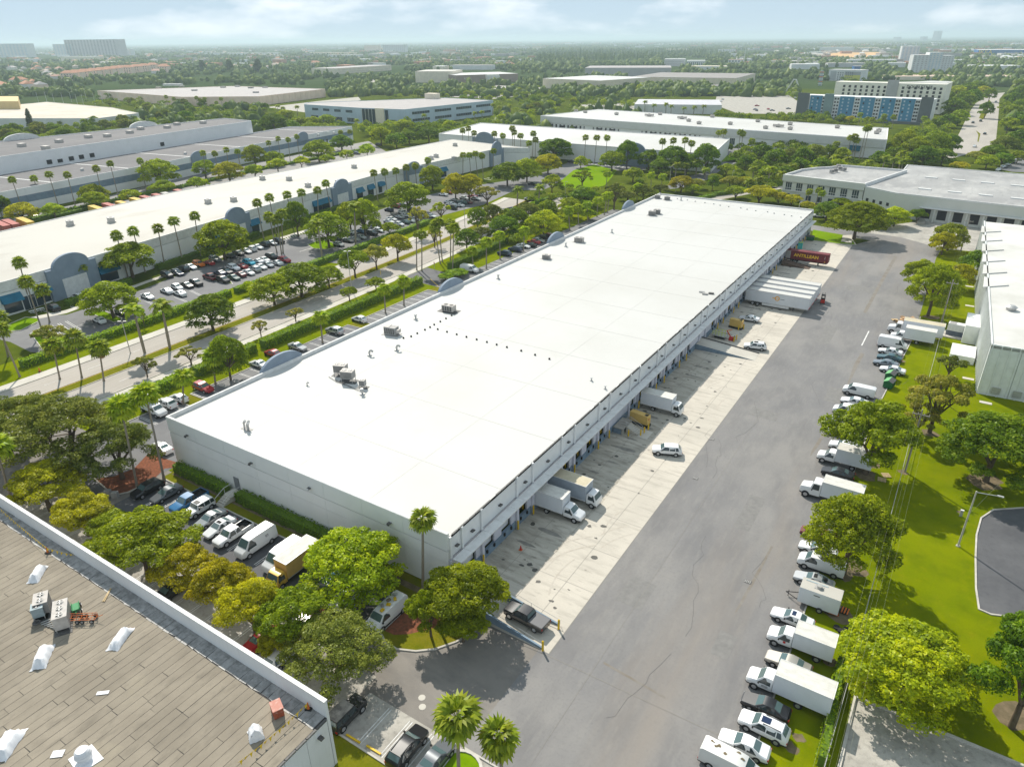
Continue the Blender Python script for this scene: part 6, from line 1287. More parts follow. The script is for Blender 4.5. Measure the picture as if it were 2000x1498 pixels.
MID = [
 ('the median of the left road', [(417, 646, 562, 100, 'dark', 'dome'), (537, 596, 525, 90, 'olive', 'dome'), (590, 580, 500, 110, 'olive', 'dome'), (643, 560, 512, 60, 'olive', 'dome'), (694, 542, 478, 66, 'olive', 'clump'), (736, 526, 470, 60, 'pale', 'clump'), (777, 510, 447, 64, 'gold', 'clump'), (849, 484, 440, 40, 'pale', 'sparse'), (933, 452, 398, 42, 'dark', 'dome'), (288, 736, 688, 52, 'oak', 'sparse')]),
 ('the hedge beside the left road', [(374, 713, 670, 58, 'pale', 'sparse'), (451, 742, 640, 80, 'olive', 'dome'), (510, 656, 620, 40, 'pale', 'sparse'), (578, 628, 600, 44, 'pale', 'sparse'), (683, 588, 555, 40, 'olive', 'clump'), (735, 568, 540, 44, 'olive', 'clump'), (912, 488, 440, 54, 'dark', 'dome')]),
 ('the long car park on the left', [(103, 681, 628, 78, 'pale', 'sparse'), (222, 620, 537, 108, 'olive', 'dome'), (260, 542, 468, 112, 'olive', 'clump'), (440, 508, 418, 108, 'olive', 'dome'), (583, 463, 385, 52, 'dark', 'dome'), (643, 484, 404, 90, 'olive', 'dome'), (686, 453, 386, 58, 'olive', 'dome'), (714, 463, 379, 68, 'olive', 'dome'), (798, 417, 352, 96, 'olive', 'dome'), (845, 372, 317, 54, 'olive', 'dome'), (762, 463, 430, 42, 'olive', 'clump'), (817, 462, 396, 46, 'pale', 'sparse'), (862, 432, 390, 46, 'olive', 'sparse'), (890, 393, 332, 56, 'gold', 'dome'), (917, 393, 333, 60, 'gold', 'dome'), (952, 402, 366, 60, 'pale', 'sparse'), (991, 364, 310, 70, 'dark', 'dome'), (1029, 357, 303, 62, 'olive', 'dome'), (1070, 340, 295, 56, 'gold', 'dome'), (1078, 378, 336, 44, 'bright', 'clump'), (283, 640, 600, 20, 'dark', 'sparse'), (488, 575, 540, 30, 'bright', 'bush')]),
 ('the green belt left of the long warehouse', [(962, 440, 393, 46, 'oak', 'dome'), (984, 466, 414, 64, 'dark', 'dome'), (1008, 448, 400, 56, 'dark', 'dome'), (1062, 466, 402, 72, 'bright', 'dome'), (1012, 478, 450, 40, 'olive', 'bush'), (1070, 425, 386, 44, 'olive', 'dome'), (1113, 428, 380, 48, 'olive', 'dome'), (1140, 404, 360, 62, 'dark', 'dome'), (1137, 366, 328, 50, 'olive', 'sparse'), (1199, 410, 350, 56, 'oak', 'sparse'), (1236, 356, 323, 44, 'olive', 'clump'), (1256, 392, 356, 46, 'oak', 'dome'), (1030, 428, 390, 50, 'oak', 'dome'), (1090, 446, 410, 40, 'olive', 'bush'), (940, 470, 440, 44, 'oak', 'dome'), (1150, 430, 405, 40, 'olive', 'bush'), (1225, 395, 370, 40, 'oak', 'bush'), (1290, 380, 360, 36, 'oak', 'bush')]),
 ('the lawns before the two white-roofed buildings', [(1195, 334, 290, 56, 'olive', 'dome'), (1224, 330, 268, 48, 'dark', 'dome'), (1134, 329, 302, 30, 'bright', 'dome'), (1148, 322, 312, 18, 'bright', 'dome'), (1084, 314, 266, 74, 'dark', 'dome'), (1266, 326, 288, 44, 'dark', 'dome'), (1312, 340, 278, 70, 'dark', 'dome'), (1376, 328, 274, 60, 'dark', 'dome'), (1340, 330, 296, 44, 'dark', 'dome'), (1290, 345, 305, 50, 'dark', 'dome')]),
 ('the planting around the campus drive', [(1330, 376, 343, 52, 'gold', 'dome'), (1361, 370, 342, 36, 'pale', 'bush'), (1391, 372, 340, 24, 'dark', 'dome'), (1418, 342, 315, 40, 'olive', 'bush'), (1455, 330, 302, 34, 'dark', 'dome'), (1488, 312, 278, 44, 'dark', 'dome'), (1425, 370, 335, 40, 'pale', 'bush'), (1454, 366, 338, 38, 'gold', 'bush'), (1436, 388, 358, 46, 'olive', 'bush'), (1482, 396, 368, 62, 'gold', 'bush'), (1520, 398, 372, 42, 'gold', 'bush'), (1545, 402, 380, 40, 'gold', 'bush'), (1352, 380, 366, 38, 'bright', 'bush'), (1500, 352, 326, 44, 'bright', 'dome'), (1530, 355, 320, 42, 'dark', 'dome'), (1480, 338, 310, 34, 'olive', 'dome'), (1396, 356, 338, 30, 'olive', 'bush'), (1575, 412, 388, 34, 'gold', 'bush'), (1640, 405, 385, 36, 'bright', 'bush')]),
 ('the dark grove beyond the cream office', [(1512, 330, 286, 46, 'dark', 'dome'), (1542, 326, 284, 50, 'oak', 'dome'), (1565, 332, 284, 46, 'dark', 'dome'), (1590, 325, 278, 48, 'oak', 'dome'), (1618, 322, 280, 42, 'dark', 'dome'), (1640, 325, 284, 40, 'olive', 'clump'), (1560, 345, 305, 44, 'dark', 'dome'), (1600, 345, 304, 46, 'dark', 'dome'), (1630, 346, 306, 40, 'olive', 'dome'), (1785, 318, 262, 62, 'olive', 'dome'), (1820, 312, 250, 66, 'olive', 'dome'), (1850, 300, 258, 50, 'dark', 'dome'), (1762, 305, 248, 50, 'olive', 'dome'), (1800, 330, 280, 56, 'dark', 'dome'), (1838, 325, 286, 46, 'dark', 'dome'), (1745, 322, 282, 44, 'dark', 'dome'), (1716, 325, 292, 40, 'dark', 'dome'), (1872, 335, 318, 36, 'gold', 'bush'), (1905, 318, 300, 40, 'pale', 'bush'), (1935, 315, 282, 50, 'dark', 'dome'), (1960, 300, 262, 54, 'oak', 'dome'), (1985, 290, 250, 46, 'dark', 'dome'), (1925, 330, 300, 44, 'olive', 'dome'), (1955, 325, 298, 42, 'dark', 'dome'), (1985, 320, 292, 36, 'olive', 'dome')]),
 ('the right verge of the avenue', [(1965, 262, 225, 40, 'olive', 'clump'), (1985, 255, 215, 44, 'dark', 'dome'), (1972, 235, 200, 40, 'olive', 'dome'), (1992, 225, 190, 40, 'dark', 'dome'), (1975, 210, 178, 36, 'dark', 'dome'), (1960, 218, 196, 26, 'olive', 'dome'), (1990, 200, 165, 40, 'dark', 'dome'), (1995, 178, 155, 36, 'dark', 'dome')]),
 ('the left verge of the avenue', [(1860, 225, 188, 46, 'dark', 'dome'), (1880, 210, 176, 44, 'dark', 'dome'), (1865, 195, 165, 42, 'olive', 'dome'), (1885, 190, 160, 42, 'dark', 'dome'), (1905, 185, 156, 40, 'dark', 'dome'), (1850, 250, 222, 40, 'dark', 'dome'), (1870, 245, 212, 38, 'olive', 'dome'), (1895, 205, 172, 40, 'dark', 'dome'), (1918, 188, 172, 30, 'gold', 'dome'), (1845, 205, 175, 34, 'dark', 'dome'), (1922, 232, 196, 30, 'dark', 'dome'), (1930, 200, 170, 26, 'dark', 'dome')]),
 ('the row before the striped warehouse', [(14, 424, 378, 30, 'dark', 'dome'), (48, 436, 390, 62, 'gold', 'dome'), (109, 428, 398, 50, 'bright', 'clump'), (188, 404, 354, 58, 'olive', 'dome'), (187, 411, 382, 58, 'bright', 'clump'), (258, 399, 366, 44, 'bright', 'clump'), (316, 368, 304, 82, 'olive', 'dome'), (323, 386, 358, 54, 'bright', 'clump'), (402, 348, 308, 48, 'olive', 'dome'), (388, 376, 342, 46, 'bright', 'clump'), (450, 357, 310, 64, 'gold', 'dome'), (500, 326, 278, 50, 'olive', 'dome'), (536, 325, 292, 46, 'olive', 'dome'), (499, 350, 320, 46, 'bright', 'clump'), (544, 339, 320, 46, 'bright', 'clump'), (590, 329, 306, 36, 'bright', 'clump'), (624, 317, 268, 62, 'olive', 'dome'), (668, 295, 260, 48, 'dark', 'dome'), (678, 313, 290, 30, 'bright', 'dome'), (718, 306, 278, 34, 'bright', 'dome'), (640, 325, 300, 36, 'bright', 'clump')]),
 ('the trees past the striped warehouse', [(745, 285, 243, 44, 'olive', 'dome'), (775, 290, 256, 46, 'dark', 'dome'), (800, 282, 258, 42, 'dark', 'dome'), (735, 270, 240, 40, 'olive', 'dome'), (838, 280, 248, 50, 'dark', 'dome'), (865, 276, 250, 40, 'dark', 'dome'), (790, 262, 240, 44, 'olive', 'dome'), (500, 258, 234, 36, 'dark', 'dome'), (538, 262, 232, 62, 'dark', 'dome'), (570, 262, 240, 40, 'dark', 'dome'), (590, 250, 228, 36, 'olive', 'bush'), (560, 240, 222, 40, 'olive', 'dome'), (612, 252, 225, 34, 'olive', 'dome'), (640, 250, 222, 40, 'olive', 'dome')]),
]
for nm, lst in MID:
    order = sorted(range(len(lst)), key=lambda i: lst[i][0])
    for r_, i in enumerate(order):
        px, py, ty, w, sp, st = lst[i]; cw = {'olive': 'olive-green', 'gold': 'golden-green', 'bright': 'bright green', 'dark': 'dark green', 'oak': 'grey-green', 'pale': 'pale thin'}[sp]
        kd = 'shrub' if st == 'bush' else 'tree'
        tree(px, py, ty, w, sp, '%s %s, %s from the left in %s' % (cw, kd, ORD[r_], nm), st, 'trees in '+nm, 'mid' if w > 46 else 'lo', name='round_shrub' if st == 'bush' else 'broad_tree')
def inside(p, poly):
    x, y = p; c = False; n = len(poly); j = n-1
    for i in range(n):
        if (poly[i][1] > y) != (poly[j][1] > y) and x < (poly[j][0]-poly[i][0])*(y-poly[i][1])/(poly[j][1]-poly[i][1])+poly[i][0]: c = not c
        j = i
    return c
def pts2(*a): return [(a[i], a[i+1]) for i in range(0, len(a), 2)]
FILL = [
 ('the dark woods behind the far left roof', pts2(0, 262, 100, 252, 260, 242, 330, 225, 500, 215, 560, 225, 480, 238, 300, 256, 0, 300), 23, [('dark', 5), ('oak', 3), ('olive', 3)], (7, 11)),
 ('the woods before the peach warehouse', pts2(150, 198, 230, 188, 300, 200, 520, 214, 560, 222, 400, 222, 260, 222), 13, [('dark', 4), ('oak', 3), ('olive', 2)], (7, 10)),
 ('the palms and trees below the blue office block', pts2(560, 262, 690, 252, 820, 252, 960, 240, 1050, 238, 1050, 258, 900, 266, 720, 268), 13, [('olive', 4), ('bright', 2), ('dark', 4)], (5, 9)),
 ('the green belt above the white-roofed buildings', pts2(965, 222, 1060, 200, 1240, 208, 1240, 216, 1160, 212, 1056, 226, 1050, 240, 965, 246), 17, [('olive', 4), ('dark', 3), ('bright', 3), ('oak', 2)], (6, 10)),
 ('the green belt below the shopping halls', pts2(800, 190, 930, 186, 1060, 180, 1240, 178, 1240, 192, 1080, 200, 960, 204, 810, 200), 13, [('olive', 3), ('dark', 4), ('bright', 2)], (6, 10)),
 ('the strip before the teal block', pts2(1400, 232, 1560, 232, 1740, 248, 1740, 252, 1560, 243, 1400, 236), 11, [('gold', 3), ('bright', 3), ('olive', 3)], (4, 7)),
 ('the trees around the long mall wing', pts2(1240, 176, 1400, 176, 1530, 182, 1540, 190, 1400, 190, 1250, 190), 10, [('dark', 5), ('bright', 2), ('olive', 2)], (6, 10)),
]
fr = random.Random(31)
for nm, poly, n, mix, (h0, h1) in FILL:
    xs = [p[0] for p in poly]; ys_ = [p[1] for p in poly]; k = 0; tries = 0
    bag = [s for s, w in mix for _ in range(w)]
    while k < n and tries < 5000:
        tries += 1; p = (fr.uniform(min(xs), max(xs)), fr.uniform(min(ys_), max(ys_)))
        if not inside(p, poly): continue
        sp = fr.choice(bag); h = fr.uniform(h0, h1); cw = {'olive': 'olive-green', 'gold': 'golden-green', 'bright': 'bright green', 'dark': 'dark green', 'oak': 'grey-green'}[sp]
        tree(p[0], p[1], 0, 0, sp, '%s tree among %s' % (cw, nm), fr.choice(['dome', 'clump', 'dome']), 'trees of '+nm, 'lo' if p[1] > 205 else 'far', hm=h, wm=h*fr.uniform(.95, 1.5)); k += 1
def woodland():
    g = np.random.default_rng(23); P, N_, S, lv = [], [], [], []
    regs = [(f[1], 60) for f in FILL]+[(pts2(0, 262, 0, 300, 40, 292, 260, 254, 480, 238, 560, 226, 500, 214, 330, 224, 255, 242, 160, 250), 110), (pts2(690, 252, 960, 242, 1050, 240, 1052, 252, 900, 262, 880, 274, 720, 282, 720, 262), 60), (pts2(1400, 292, 1520, 286, 1730, 330, 1730, 345, 1600, 348, 1480, 345, 1440, 330), 90), (pts2(1735, 285, 1800, 250, 1850, 238, 1858, 262, 1840, 300, 1760, 330, 1740, 330), 60), (pts2(1960, 285, 1965, 200, 2000, 170, 2040, 170, 2040, 290), 70), (pts2(1845, 235, 1840, 180, 1900, 172, 1915, 180, 1885, 215, 1862, 255), 70), (pts2(960, 425, 1100, 372, 1180, 362, 1260, 350, 1268, 376, 1180, 408, 1110, 440, 1030, 470, 985, 480, 950, 470), 70), (pts2(560, 240, 585, 232, 640, 246, 690, 252, 660, 262, 570, 262), 25), (pts2(800, 178, 1060, 172, 1240, 176, 1240, 200, 1060, 204, 965, 218, 800, 205, 690, 185), 120), (pts2(1240, 170, 1560, 172, 1560, 192, 1400, 190, 1240, 198), 60), (pts2(1640, 175, 1760, 150, 1860, 150, 1850, 164, 1740, 150, 1690, 158, 1640, 160), 50), (pts2(1440, 340, 1530, 345, 1530, 372, 1450, 392, 1410, 385), 30)]
    for poly, n in regs:
        xs = [p[0] for p in poly]; ys = [p[1] for p in poly]; k = 0; it = 0
        while k < n and it < 6000:
            it += 1; p = (g.uniform(min(xs), max(xs)), g.uniform(min(ys), max(ys)))
            if not inside(p, poly): continue
            q = G(*p); W = g.uniform(5, 10.5) if p[1] < 330 else g.uniform(3, 6); h = W*g.uniform(.6, .85); m = int(170 if p[1] < 260 else 300)
            L = g.normal(0, 1, (9, 3)); L[:, 2] = np.abs(L[:, 2]); L /= np.linalg.norm(L, axis=1, keepdims=True); c = L[g.integers(0, 9, m)]*np.array([.32, .32, .30])
            d = g.normal(0, 1, (m, 3)); d[:, 2] = np.abs(d[:, 2])*.9-.1; d /= np.linalg.norm(d, axis=1, keepdims=True); v = c+d*.19
            P.append(np.stack([q[0]+v[:, 0]*W, q[1]+v[:, 1]*W, h*.42+v[:, 2]*h*1.1], 1)); N_.append(d); S.append(np.full(m, W*.115)*g.uniform(.7, 1.3, m)); lv.append(np.clip(g.random()*.75+g.normal(.1, .15, m), 0, 1)); k += 1
    m = leafmat('woodland_leaves', (0.075, 0.115, 0.008), (0.185, 0.235, 0.010), (0.36, 0.38, 0.014))
    o = put('woodland', leafmesh('woodland', np.concatenate(P), np.concatenate(N_), np.concatenate(S), m, seed=8, lv=np.concatenate(lv))); o['kind'] = 'stuff'; o['label'] = 'dense mixed green undergrowth and tree mass filling the gaps between buildings'
woodland()
def fan_frond(seed):
    g = random.Random(seed); m = MB(); n = 9
    m.poly([(0, -.02, 0), (.45, -.012, .10), (.45, .012, .10), (0, .02, 0)])
    for k in range(n):
        a = (k-(n-1)/2)*R(21); r = g.uniform(.5, .62)*(1-.12*abs(a)); w = .085; c, s = math.cos(a), math.sin(a)
        p0 = (.42, 0, .09); p1 = (.42+r*.55*c-w*s, r*.55*s+w*c, .10+.02); p2 = (.42+r*.55*c+w*s, r*.55*s-w*c, .10-.01); p3 = (.42+r*c, r*s, -.04-.10*abs(a)-g.uniform(0, .08))
        m.poly([p0, p2, p3, p1])
    return m
def feather_frond(seed):
    g = random.Random(seed); m = MB(); n = 8; P = []
    for k in range(n+1):
        t = k/n; P.append((t*.95-.18*t*t, 0, .34*t-.62*t*t*t*.9))
    for k in range(n):
        a, b = Vector(P[k]), Vector(P[k+1]); w = .26*math.sin(math.pi*min(1, .18+.82*(k/n)))*(1.1)
        for s in (-1, 1):
            m.poly([tuple(a), tuple(b), (b.x+.07, s*w*g.uniform(.85, 1.1), b.z-.13*g.uniform(.6, 1.4)), (a.x+.05, s*w*.9, a.z-.08)] if s > 0 else [tuple(b), tuple(a), (a.x+.05, s*w*.9, a.z-.08), (b.x+.07, s*w*g.uniform(.85, 1.1), b.z-.13*g.uniform(.6, 1.4))])
    return m
def lf_attr(me, seed):
    g = np.random.default_rng(seed); a = me.attributes.new('leaf', 'FLOAT', 'FACE'); a.data.foreach_set('value', g.random(len(me.polygons)).astype(np.float32)); return me
dead = mat('dry_fronds', (0.33, 0.22, 0.09), .95, col2=(.22, .15, .07), scale=3, spec=.05)
FRONDS = {}
for kd, fn in (('fan', fan_frond), ('feather', feather_frond)):
    for lfm in ('palm', 'palmb', 'dead'):
        FRONDS[kd, lfm] = [lf_attr(fn(s).mesh('frond', dead if lfm == 'dead' else LEAF[lfm]), s) for s in range(3)]
PCROWN = {}
def frond_angles(kind, n, seed):
    g = random.Random(seed); out = []
    for k in range(n):
        t = k/n; el = R(78-118*t**1.0+g.uniform(-8, 8)) if kind == 'fan' else R(64-78*t+g.uniform(-8, 8))
        out.append((k*2.39996+g.uniform(-.2, .2), el, g.uniform(.85, 1.12)))
    return out
def palm_crown(kind, lfm, n, seed):
    key = (kind, lfm, n, seed)
    if key in PCROWN: return PCROWN[key]
    V, F = [], []
    for q, (az, el, sc) in enumerate(frond_angles(kind, n, seed)):
        me = FRONDS[kind, lfm][q % 3]; M = Matrix.Rotation(az, 3, 'Z') @ Matrix.Rotation(-el+R(12), 3, 'Y'); b = len(V)
        V += [tuple(M @ (v.co*sc)) for v in me.vertices]; F += [tuple(b+i for i in p.vertices) for p in me.polygons]
    me = bpy.data.meshes.new('crown'); me.from_pydata(V, [], F); me.materials.append(LEAF[lfm]); lf_attr(me, seed); PCROWN[key] = me; return me
PTR = {}
def palm(px, py, cy, kind, label, group=None, lfm='palm', near=False, span=None, hm=None, shag=False, cx=None, ground=None):
    g = ground or G(px, py)
    if 452 < g[1] < 520 and -290 < g[0] < -40: g = GY(px, 449)
    H = hm or max(2.5, HT(px, py, cy, g)); r = span or (2.0 if kind == 'fan' else 3.0)
    t = thing('palm_tree', label, 'palm', g, 0, group)
    ox = oy = 0
    if cx is not None:   # leaning trunk: the crown stands over another pixel
        lo = min(((abs(PJ(g[0]+d*.1, g[1], H)[0]-cx), d*.1) for d in range(-60, 61)))[1]; ox = max(-2.0, min(2.0, lo))
    if cx is None: ox, oy = tseed.uniform(-.7, .7), tseed.uniform(-.7, .7)
    key = (kind, near)
    if key not in PTR:
        m = MB(); n = 8
        if kind == 'fan': m.tube((0, 0, -.01), (0, 0, .06), 1.5, 1.1, 8, caps=False); m.tube((0, 0, .06), (0, 0, 1), 1.0, .72, 8)
        else: m.tube((0, 0, -.01), (0, 0, .3), 1.25, 1.35, 9, caps=False); m.tube((0, 0, .3), (0, 0, .86), 1.35, .85, 9, caps=False); m.tube((0, 0, .86), (0, 0, 1), .7, .45, 8, m=1)
        PTR[key] = m.mesh('trunk', [bark_p, mat('palm_crownshaft', (.12, .19, .04), .6)], 40)
    tr = put('trunk', PTR[key], t); tr.scale = (.19 if kind == 'fan' else .24,)*2+(H,)
    if ox or oy: 
        d = Vector((ox, oy, H)); tr.rotation_euler = d.to_track_quat('Z', 'Y').to_euler()
    sd = tseed.randrange(1, 5); n = 26 if kind == 'fan' else 17
    if near:
        for q, (az, el, sc) in enumerate(frond_angles(kind, n, sd)):
            o = put('frond', FRONDS[kind, lfm][q % 3], t, (ox, oy, H)); o.rotation_euler = (Matrix.Rotation(az, 3, 'Z') @ Matrix.Rotation(-el+R(12), 3, 'Y')).to_euler(); o.scale = (r*sc,)*3
    else:
        o = put('crown', palm_crown(kind, lfm, n, sd), t, (ox, oy, H)); o.scale = (r,)*3
    if shag:
        for q in range(9):
            o = put('dry_frond', FRONDS[kind, 'dead'][q % 3], t, (ox, oy, H-.15)); o.rotation_euler = (Matrix.Rotation(q*.75, 3, 'Z') @ Matrix.Rotation(R(68), 3, 'Y')).to_euler(); o.scale = (r*.72,)*3
    return t
NP = [
 (826, 1154, 1012, 'fan', 'palm', 826, 'lone fan palm against the near wall, rising beside its right corner', 1.9, None),
 (897, 1545, 1400, 'fan', 'palm', 893, 'windswept fan palm on the round kerbed island at the bottom', 2.4, None),
 (985, 1568, 1445, 'fan', 'palm', 975, 'smaller windswept fan palm at the bottom, right of the taller one', 2.1, None),
 (321, 938, 768, 'fan', 'palmb', 285, 'tallest leaning fan palm beside the near left corner of the warehouse', 2.6, None),
 (268, 950, 792, 'fan', 'palmb', 240, 'second fan palm in front of the oak, left of the tallest leaning one', 2.5, None),
 (25, 985, 868, 'fan', 'palmb', 14, 'fan palm cut by the left edge above the golden trees', 2.6, None),
 (421, 750, 698, 'fan', 'palmb', 415, 'bright fan palm at the parking strip beside the olive tree', 2.6, None),
 (358, 790, 735, 'fan', 'palmb', 357, 'bright fan palm at the parking strip, nearest the white wagons', 2.4, None),
 (630, 670, 622, 'fan', 'palmb', 626, 'bright fan palm at the parking strip behind the silver wagon', 2.4, None),
 (753, 612, 567, 'fan', 'palmb', 750, 'bright fan palm beside the empty striped bays, left one', 2.3, None),
 (789, 597, 550, 'fan', 'palmb', 789, 'bright fan palm beside the empty striped bays, right one', 2.3, None),
 (117, 741, 708, 'fan', 'palm', 104, 'fan palm on the roadside verge, leftmost of the three', 2.7, 7.5),
 (160, 738, 692, 'fan', 'palm', 150, 'fan palm on the roadside verge, middle of the three', 2.7, 9.0),
 (203, 744, 678, 'fan', 'palm', 194, 'fan palm on the roadside verge with brown hanging fronds', 2.7, None),
 (16, 697, 620, 'fan', 'palm', 4, 'tall fan palm at the left edge beside the corner lawn', 2.6, None),
 (39, 736, 650, 'fan', 'palm', 0, 'tall grey-trunked fan palm on the verge at the left edge', 2.6, None),
 (283, 690, 607, 'feather', 'palmb', 261, 'yellowing royal palm on the median beside the street lamp', 3.0, None),
 (332, 680, 598, 'feather', 'palm', 316, 'green royal palm on the median, right of the yellowing one', 3.4, None),
 (83, 648, 553, 'fan', 'palm', 51, 'left fan palm of the pair in front of the glass doors', 2.4, None),
 (97, 630, 566, 'fan', 'palm', 83, 'right fan palm of the pair in front of the glass doors', 2.4, None),
 (60, 602, 512, 'fan', 'palm', 41, 'fan palm rising above the cream roof, leftmost of all', 2.2, None),
 (158, 568, 523, 'feather', 'palm', 148, 'left feathery palm in front of the big blue-grey arch', 2.0, None),
 (167, 566, 521, 'feather', 'palm', 160, 'right feathery palm in front of the big blue-grey arch', 2.0, None),
 (541, 494, 426, 'fan', 'palm', 526, 'left fan palm of the three on the car park island', 2.5, None),
 (550, 497, 430, 'fan', 'palm', 541, 'middle fan palm of the three on the car park island', 2.5, None),
 (553, 495, 418, 'fan', 'palm', 552, 'right fan palm of the three on the car park island', 2.5, None),
 (630, 508, 438, 'feather', 'palm', 620, 'royal palm on the drive between the two car park halves', 3.4, None),
 (695, 484, 403, 'feather', 'palm', 692, 'tallest royal palm in the car park, pale trunked', 3.6, None),
 (814, 528, 458, 'fan', 'palm', 813, 'tall thin palm beside the site drive, left of its twin', 1.4, None),
 (824, 530, 458, 'fan', 'palm', 824, 'tall thin palm beside the site drive, right of its twin', 2.0, None),
 (860, 515, 446, 'fan', 'palm', 849, 'tall fan palm on the median, leftmost of four close together', 2.4, None),
 (864, 512, 437, 'fan', 'palm', 857, 'tall fan palm on the median, second of four close together', 2.4, None),
 (880, 511, 440, 'fan', 'palm', 880, 'tall fan palm of the four by the site entrance, third one', 2.6, None),
 (884, 528, 446, 'fan', 'palm', 886, 'tall fan palm standing in the hedge at the site entrance', 2.6, None),
 (924, 521, 492, 'fan', 'palmb', 922, 'bright fan palm just behind the white van in the strip', 2.4, None),
 (950, 525, 475, 'fan', 'palmb', 950, 'bright fan palm above the dark wagons, left of two', 2.5, None),
 (977, 507, 462, 'fan', 'palmb', 976, 'bright fan palm above the dark wagons, right of two', 2.4, None),
 (1022, 491, 452, 'fan', 'palmb', 1024, 'bright fan palm above the white sedan near the second arch', 2.4, None),
]
for (px, py, cy, kd, lf_, cx, lb, sp, hm) in NP: palm(px, py, cy, kd, lb, None, lf_, True, sp, hm, shag=('brown' in lb or 'windswept' in lb or 'lone' in lb), cx=cx)
PR = [
 ('the row before the cream-roofed warehouse', 'fan', 'palm', 2.2, [(250, 542, 462), (284, 532, 452), (322, 522, 448), (357, 511, 432), (392, 500, 423), (515, 466, 397), (540, 458, 387), (572, 446, 382), (597, 438, 378), (622, 428, 373), (647, 415, 359), (738, 392, 339), (758, 391, 337), (778, 380, 335), (797, 371, 328), (814, 366, 325), (836, 356, 314), (904, 342, 304), (920, 346, 304), (933, 346, 301), (944, 350, 305), (963, 332, 296)]),
 ('the row before the striped warehouse', 'fan', 'palm', 2.1, [(5, 425, 360), (46, 415, 352), (81, 401, 350), (114, 402, 342), (147, 402, 343), (203, 398, 330), (231, 384, 321), (286, 373, 315), (404, 350, 300), (427, 346, 301), (449, 342, 294), (472, 338, 297), (530, 312, 280), (547, 306, 272), (567, 317, 274), (585, 308, 268), (669, 292, 259), (686, 290, 258)]),
 ('the row before the two white-roofed buildings', 'fan', 'palm', 2.4, [(903, 276, 256), (916, 274, 252), (929, 276, 261), (966, 281, 262), (984, 285, 266), (1002, 283, 252), (1005, 284, 260), (1018, 302, 266), (1031, 305, 281), (1040, 303, 262), (1045, 301, 274), (1141, 304, 270), (1161, 313, 270), (1182, 306, 270), (1290, 312, 277), (1312, 310, 276), (1331, 311, 275), (1343, 312, 281)]),
 ('the bright row along the warehouse eave', 'fan', 'palmb', 2.4, [(1113, 450, 412), (1130, 440, 408), (1148, 432, 402), (1166, 424, 392), (1180, 420, 384), (1186, 416, 382), (1244, 392, 366), (1271, 378, 344), (1290, 370, 346), (1183, 374, 340)]),
 ('the group on the campus lawn', 'feather', 'palm', 3.2, [(1010, 400, 370), (1052, 395, 366), (1318, 348, 322), (1338, 346, 324), (1359, 344, 317), (1470, 355, 330), (1499, 360, 331), (1458, 372, 354), (1482, 372, 350), (1525, 360, 340), (1377, 350, 332)]),
 ('the tall thin group before the longest white roof', 'fan', 'palm', 2.5, [(1400, 284, 260), (1411, 300, 258), (1440, 308, 259), (1447, 303, 262), (1465, 300, 276), (1655, 304, 270), (1663, 304, 268), (1668, 302, 275), (1678, 300, 252), (1684, 302, 250), (1627, 296, 282)]),
 ('the leafy group behind the cream office', 'feather', 'palm', 3.4, [(1600, 335, 310), (1625, 338, 308), (1650, 340, 312), (1690, 342, 318), (1720, 340, 308), (1740, 345, 312), (1760, 340, 316), (1585, 360, 330), (1545, 352, 325), (1755, 332, 300)]),
 ('the front of the cream office', 'fan', 'palm', 1.9, [(1574, 402, 376), (1592, 408, 372), (1597, 412, 378), (1695, 402, 392), (1710, 404, 394), (1725, 404, 392), (1742, 406, 396), (1755, 408, 394), (1780, 396, 380), (1794, 418, 398), (1798, 418, 397)]),
 ('the front of the teal block', 'fan', 'palm', 2.6, [(1675, 250, 225), (1724, 250, 228), (1742, 252, 230), (1800, 256, 232), (1820, 250, 236), (1700, 255, 235)]),
 ('the shed behind the longest white roof', 'feather', 'palm', 3.2, [(1259, 224, 200), (1276, 226, 206), (1300, 226, 204), (1310, 228, 208), (1335, 226, 212), (1354, 226, 210), (1372, 226, 208)]),
 ('the wall of the peach warehouse', 'fan', 'palm', 2.8, [(328, 208, 190), (344, 210, 194), (386, 212, 192), (394, 212, 196), (402, 212, 194), (436, 214, 194), (424, 214, 202), (270, 224, 214)]),
 ('the blue office block', 'feather', 'palm', 3.2, [(582, 238, 210), (928, 238, 222), (942, 238, 220), (962, 236, 206), (975, 236, 210), (998, 232, 208), (830, 245, 226), (555, 232, 212), (545, 230, 208), (700, 246, 236), (770, 246, 238), (168, 256, 236), (120, 250, 240)]),
]
for nm, kd, lf_, sp, lst in PR:
    for k, (px, py, cy) in enumerate(sorted(lst)):
        gd = GY(px, 358 if px < 1100 else 363) if 'two white' in nm else None
        palm(px, py, cy, kd, '%s palm, %s from the left in %s' % ('fan' if kd == 'fan' else 'feathery', ORD[k], nm), 'palms in '+nm, lf_, False, sp, ground=gd)
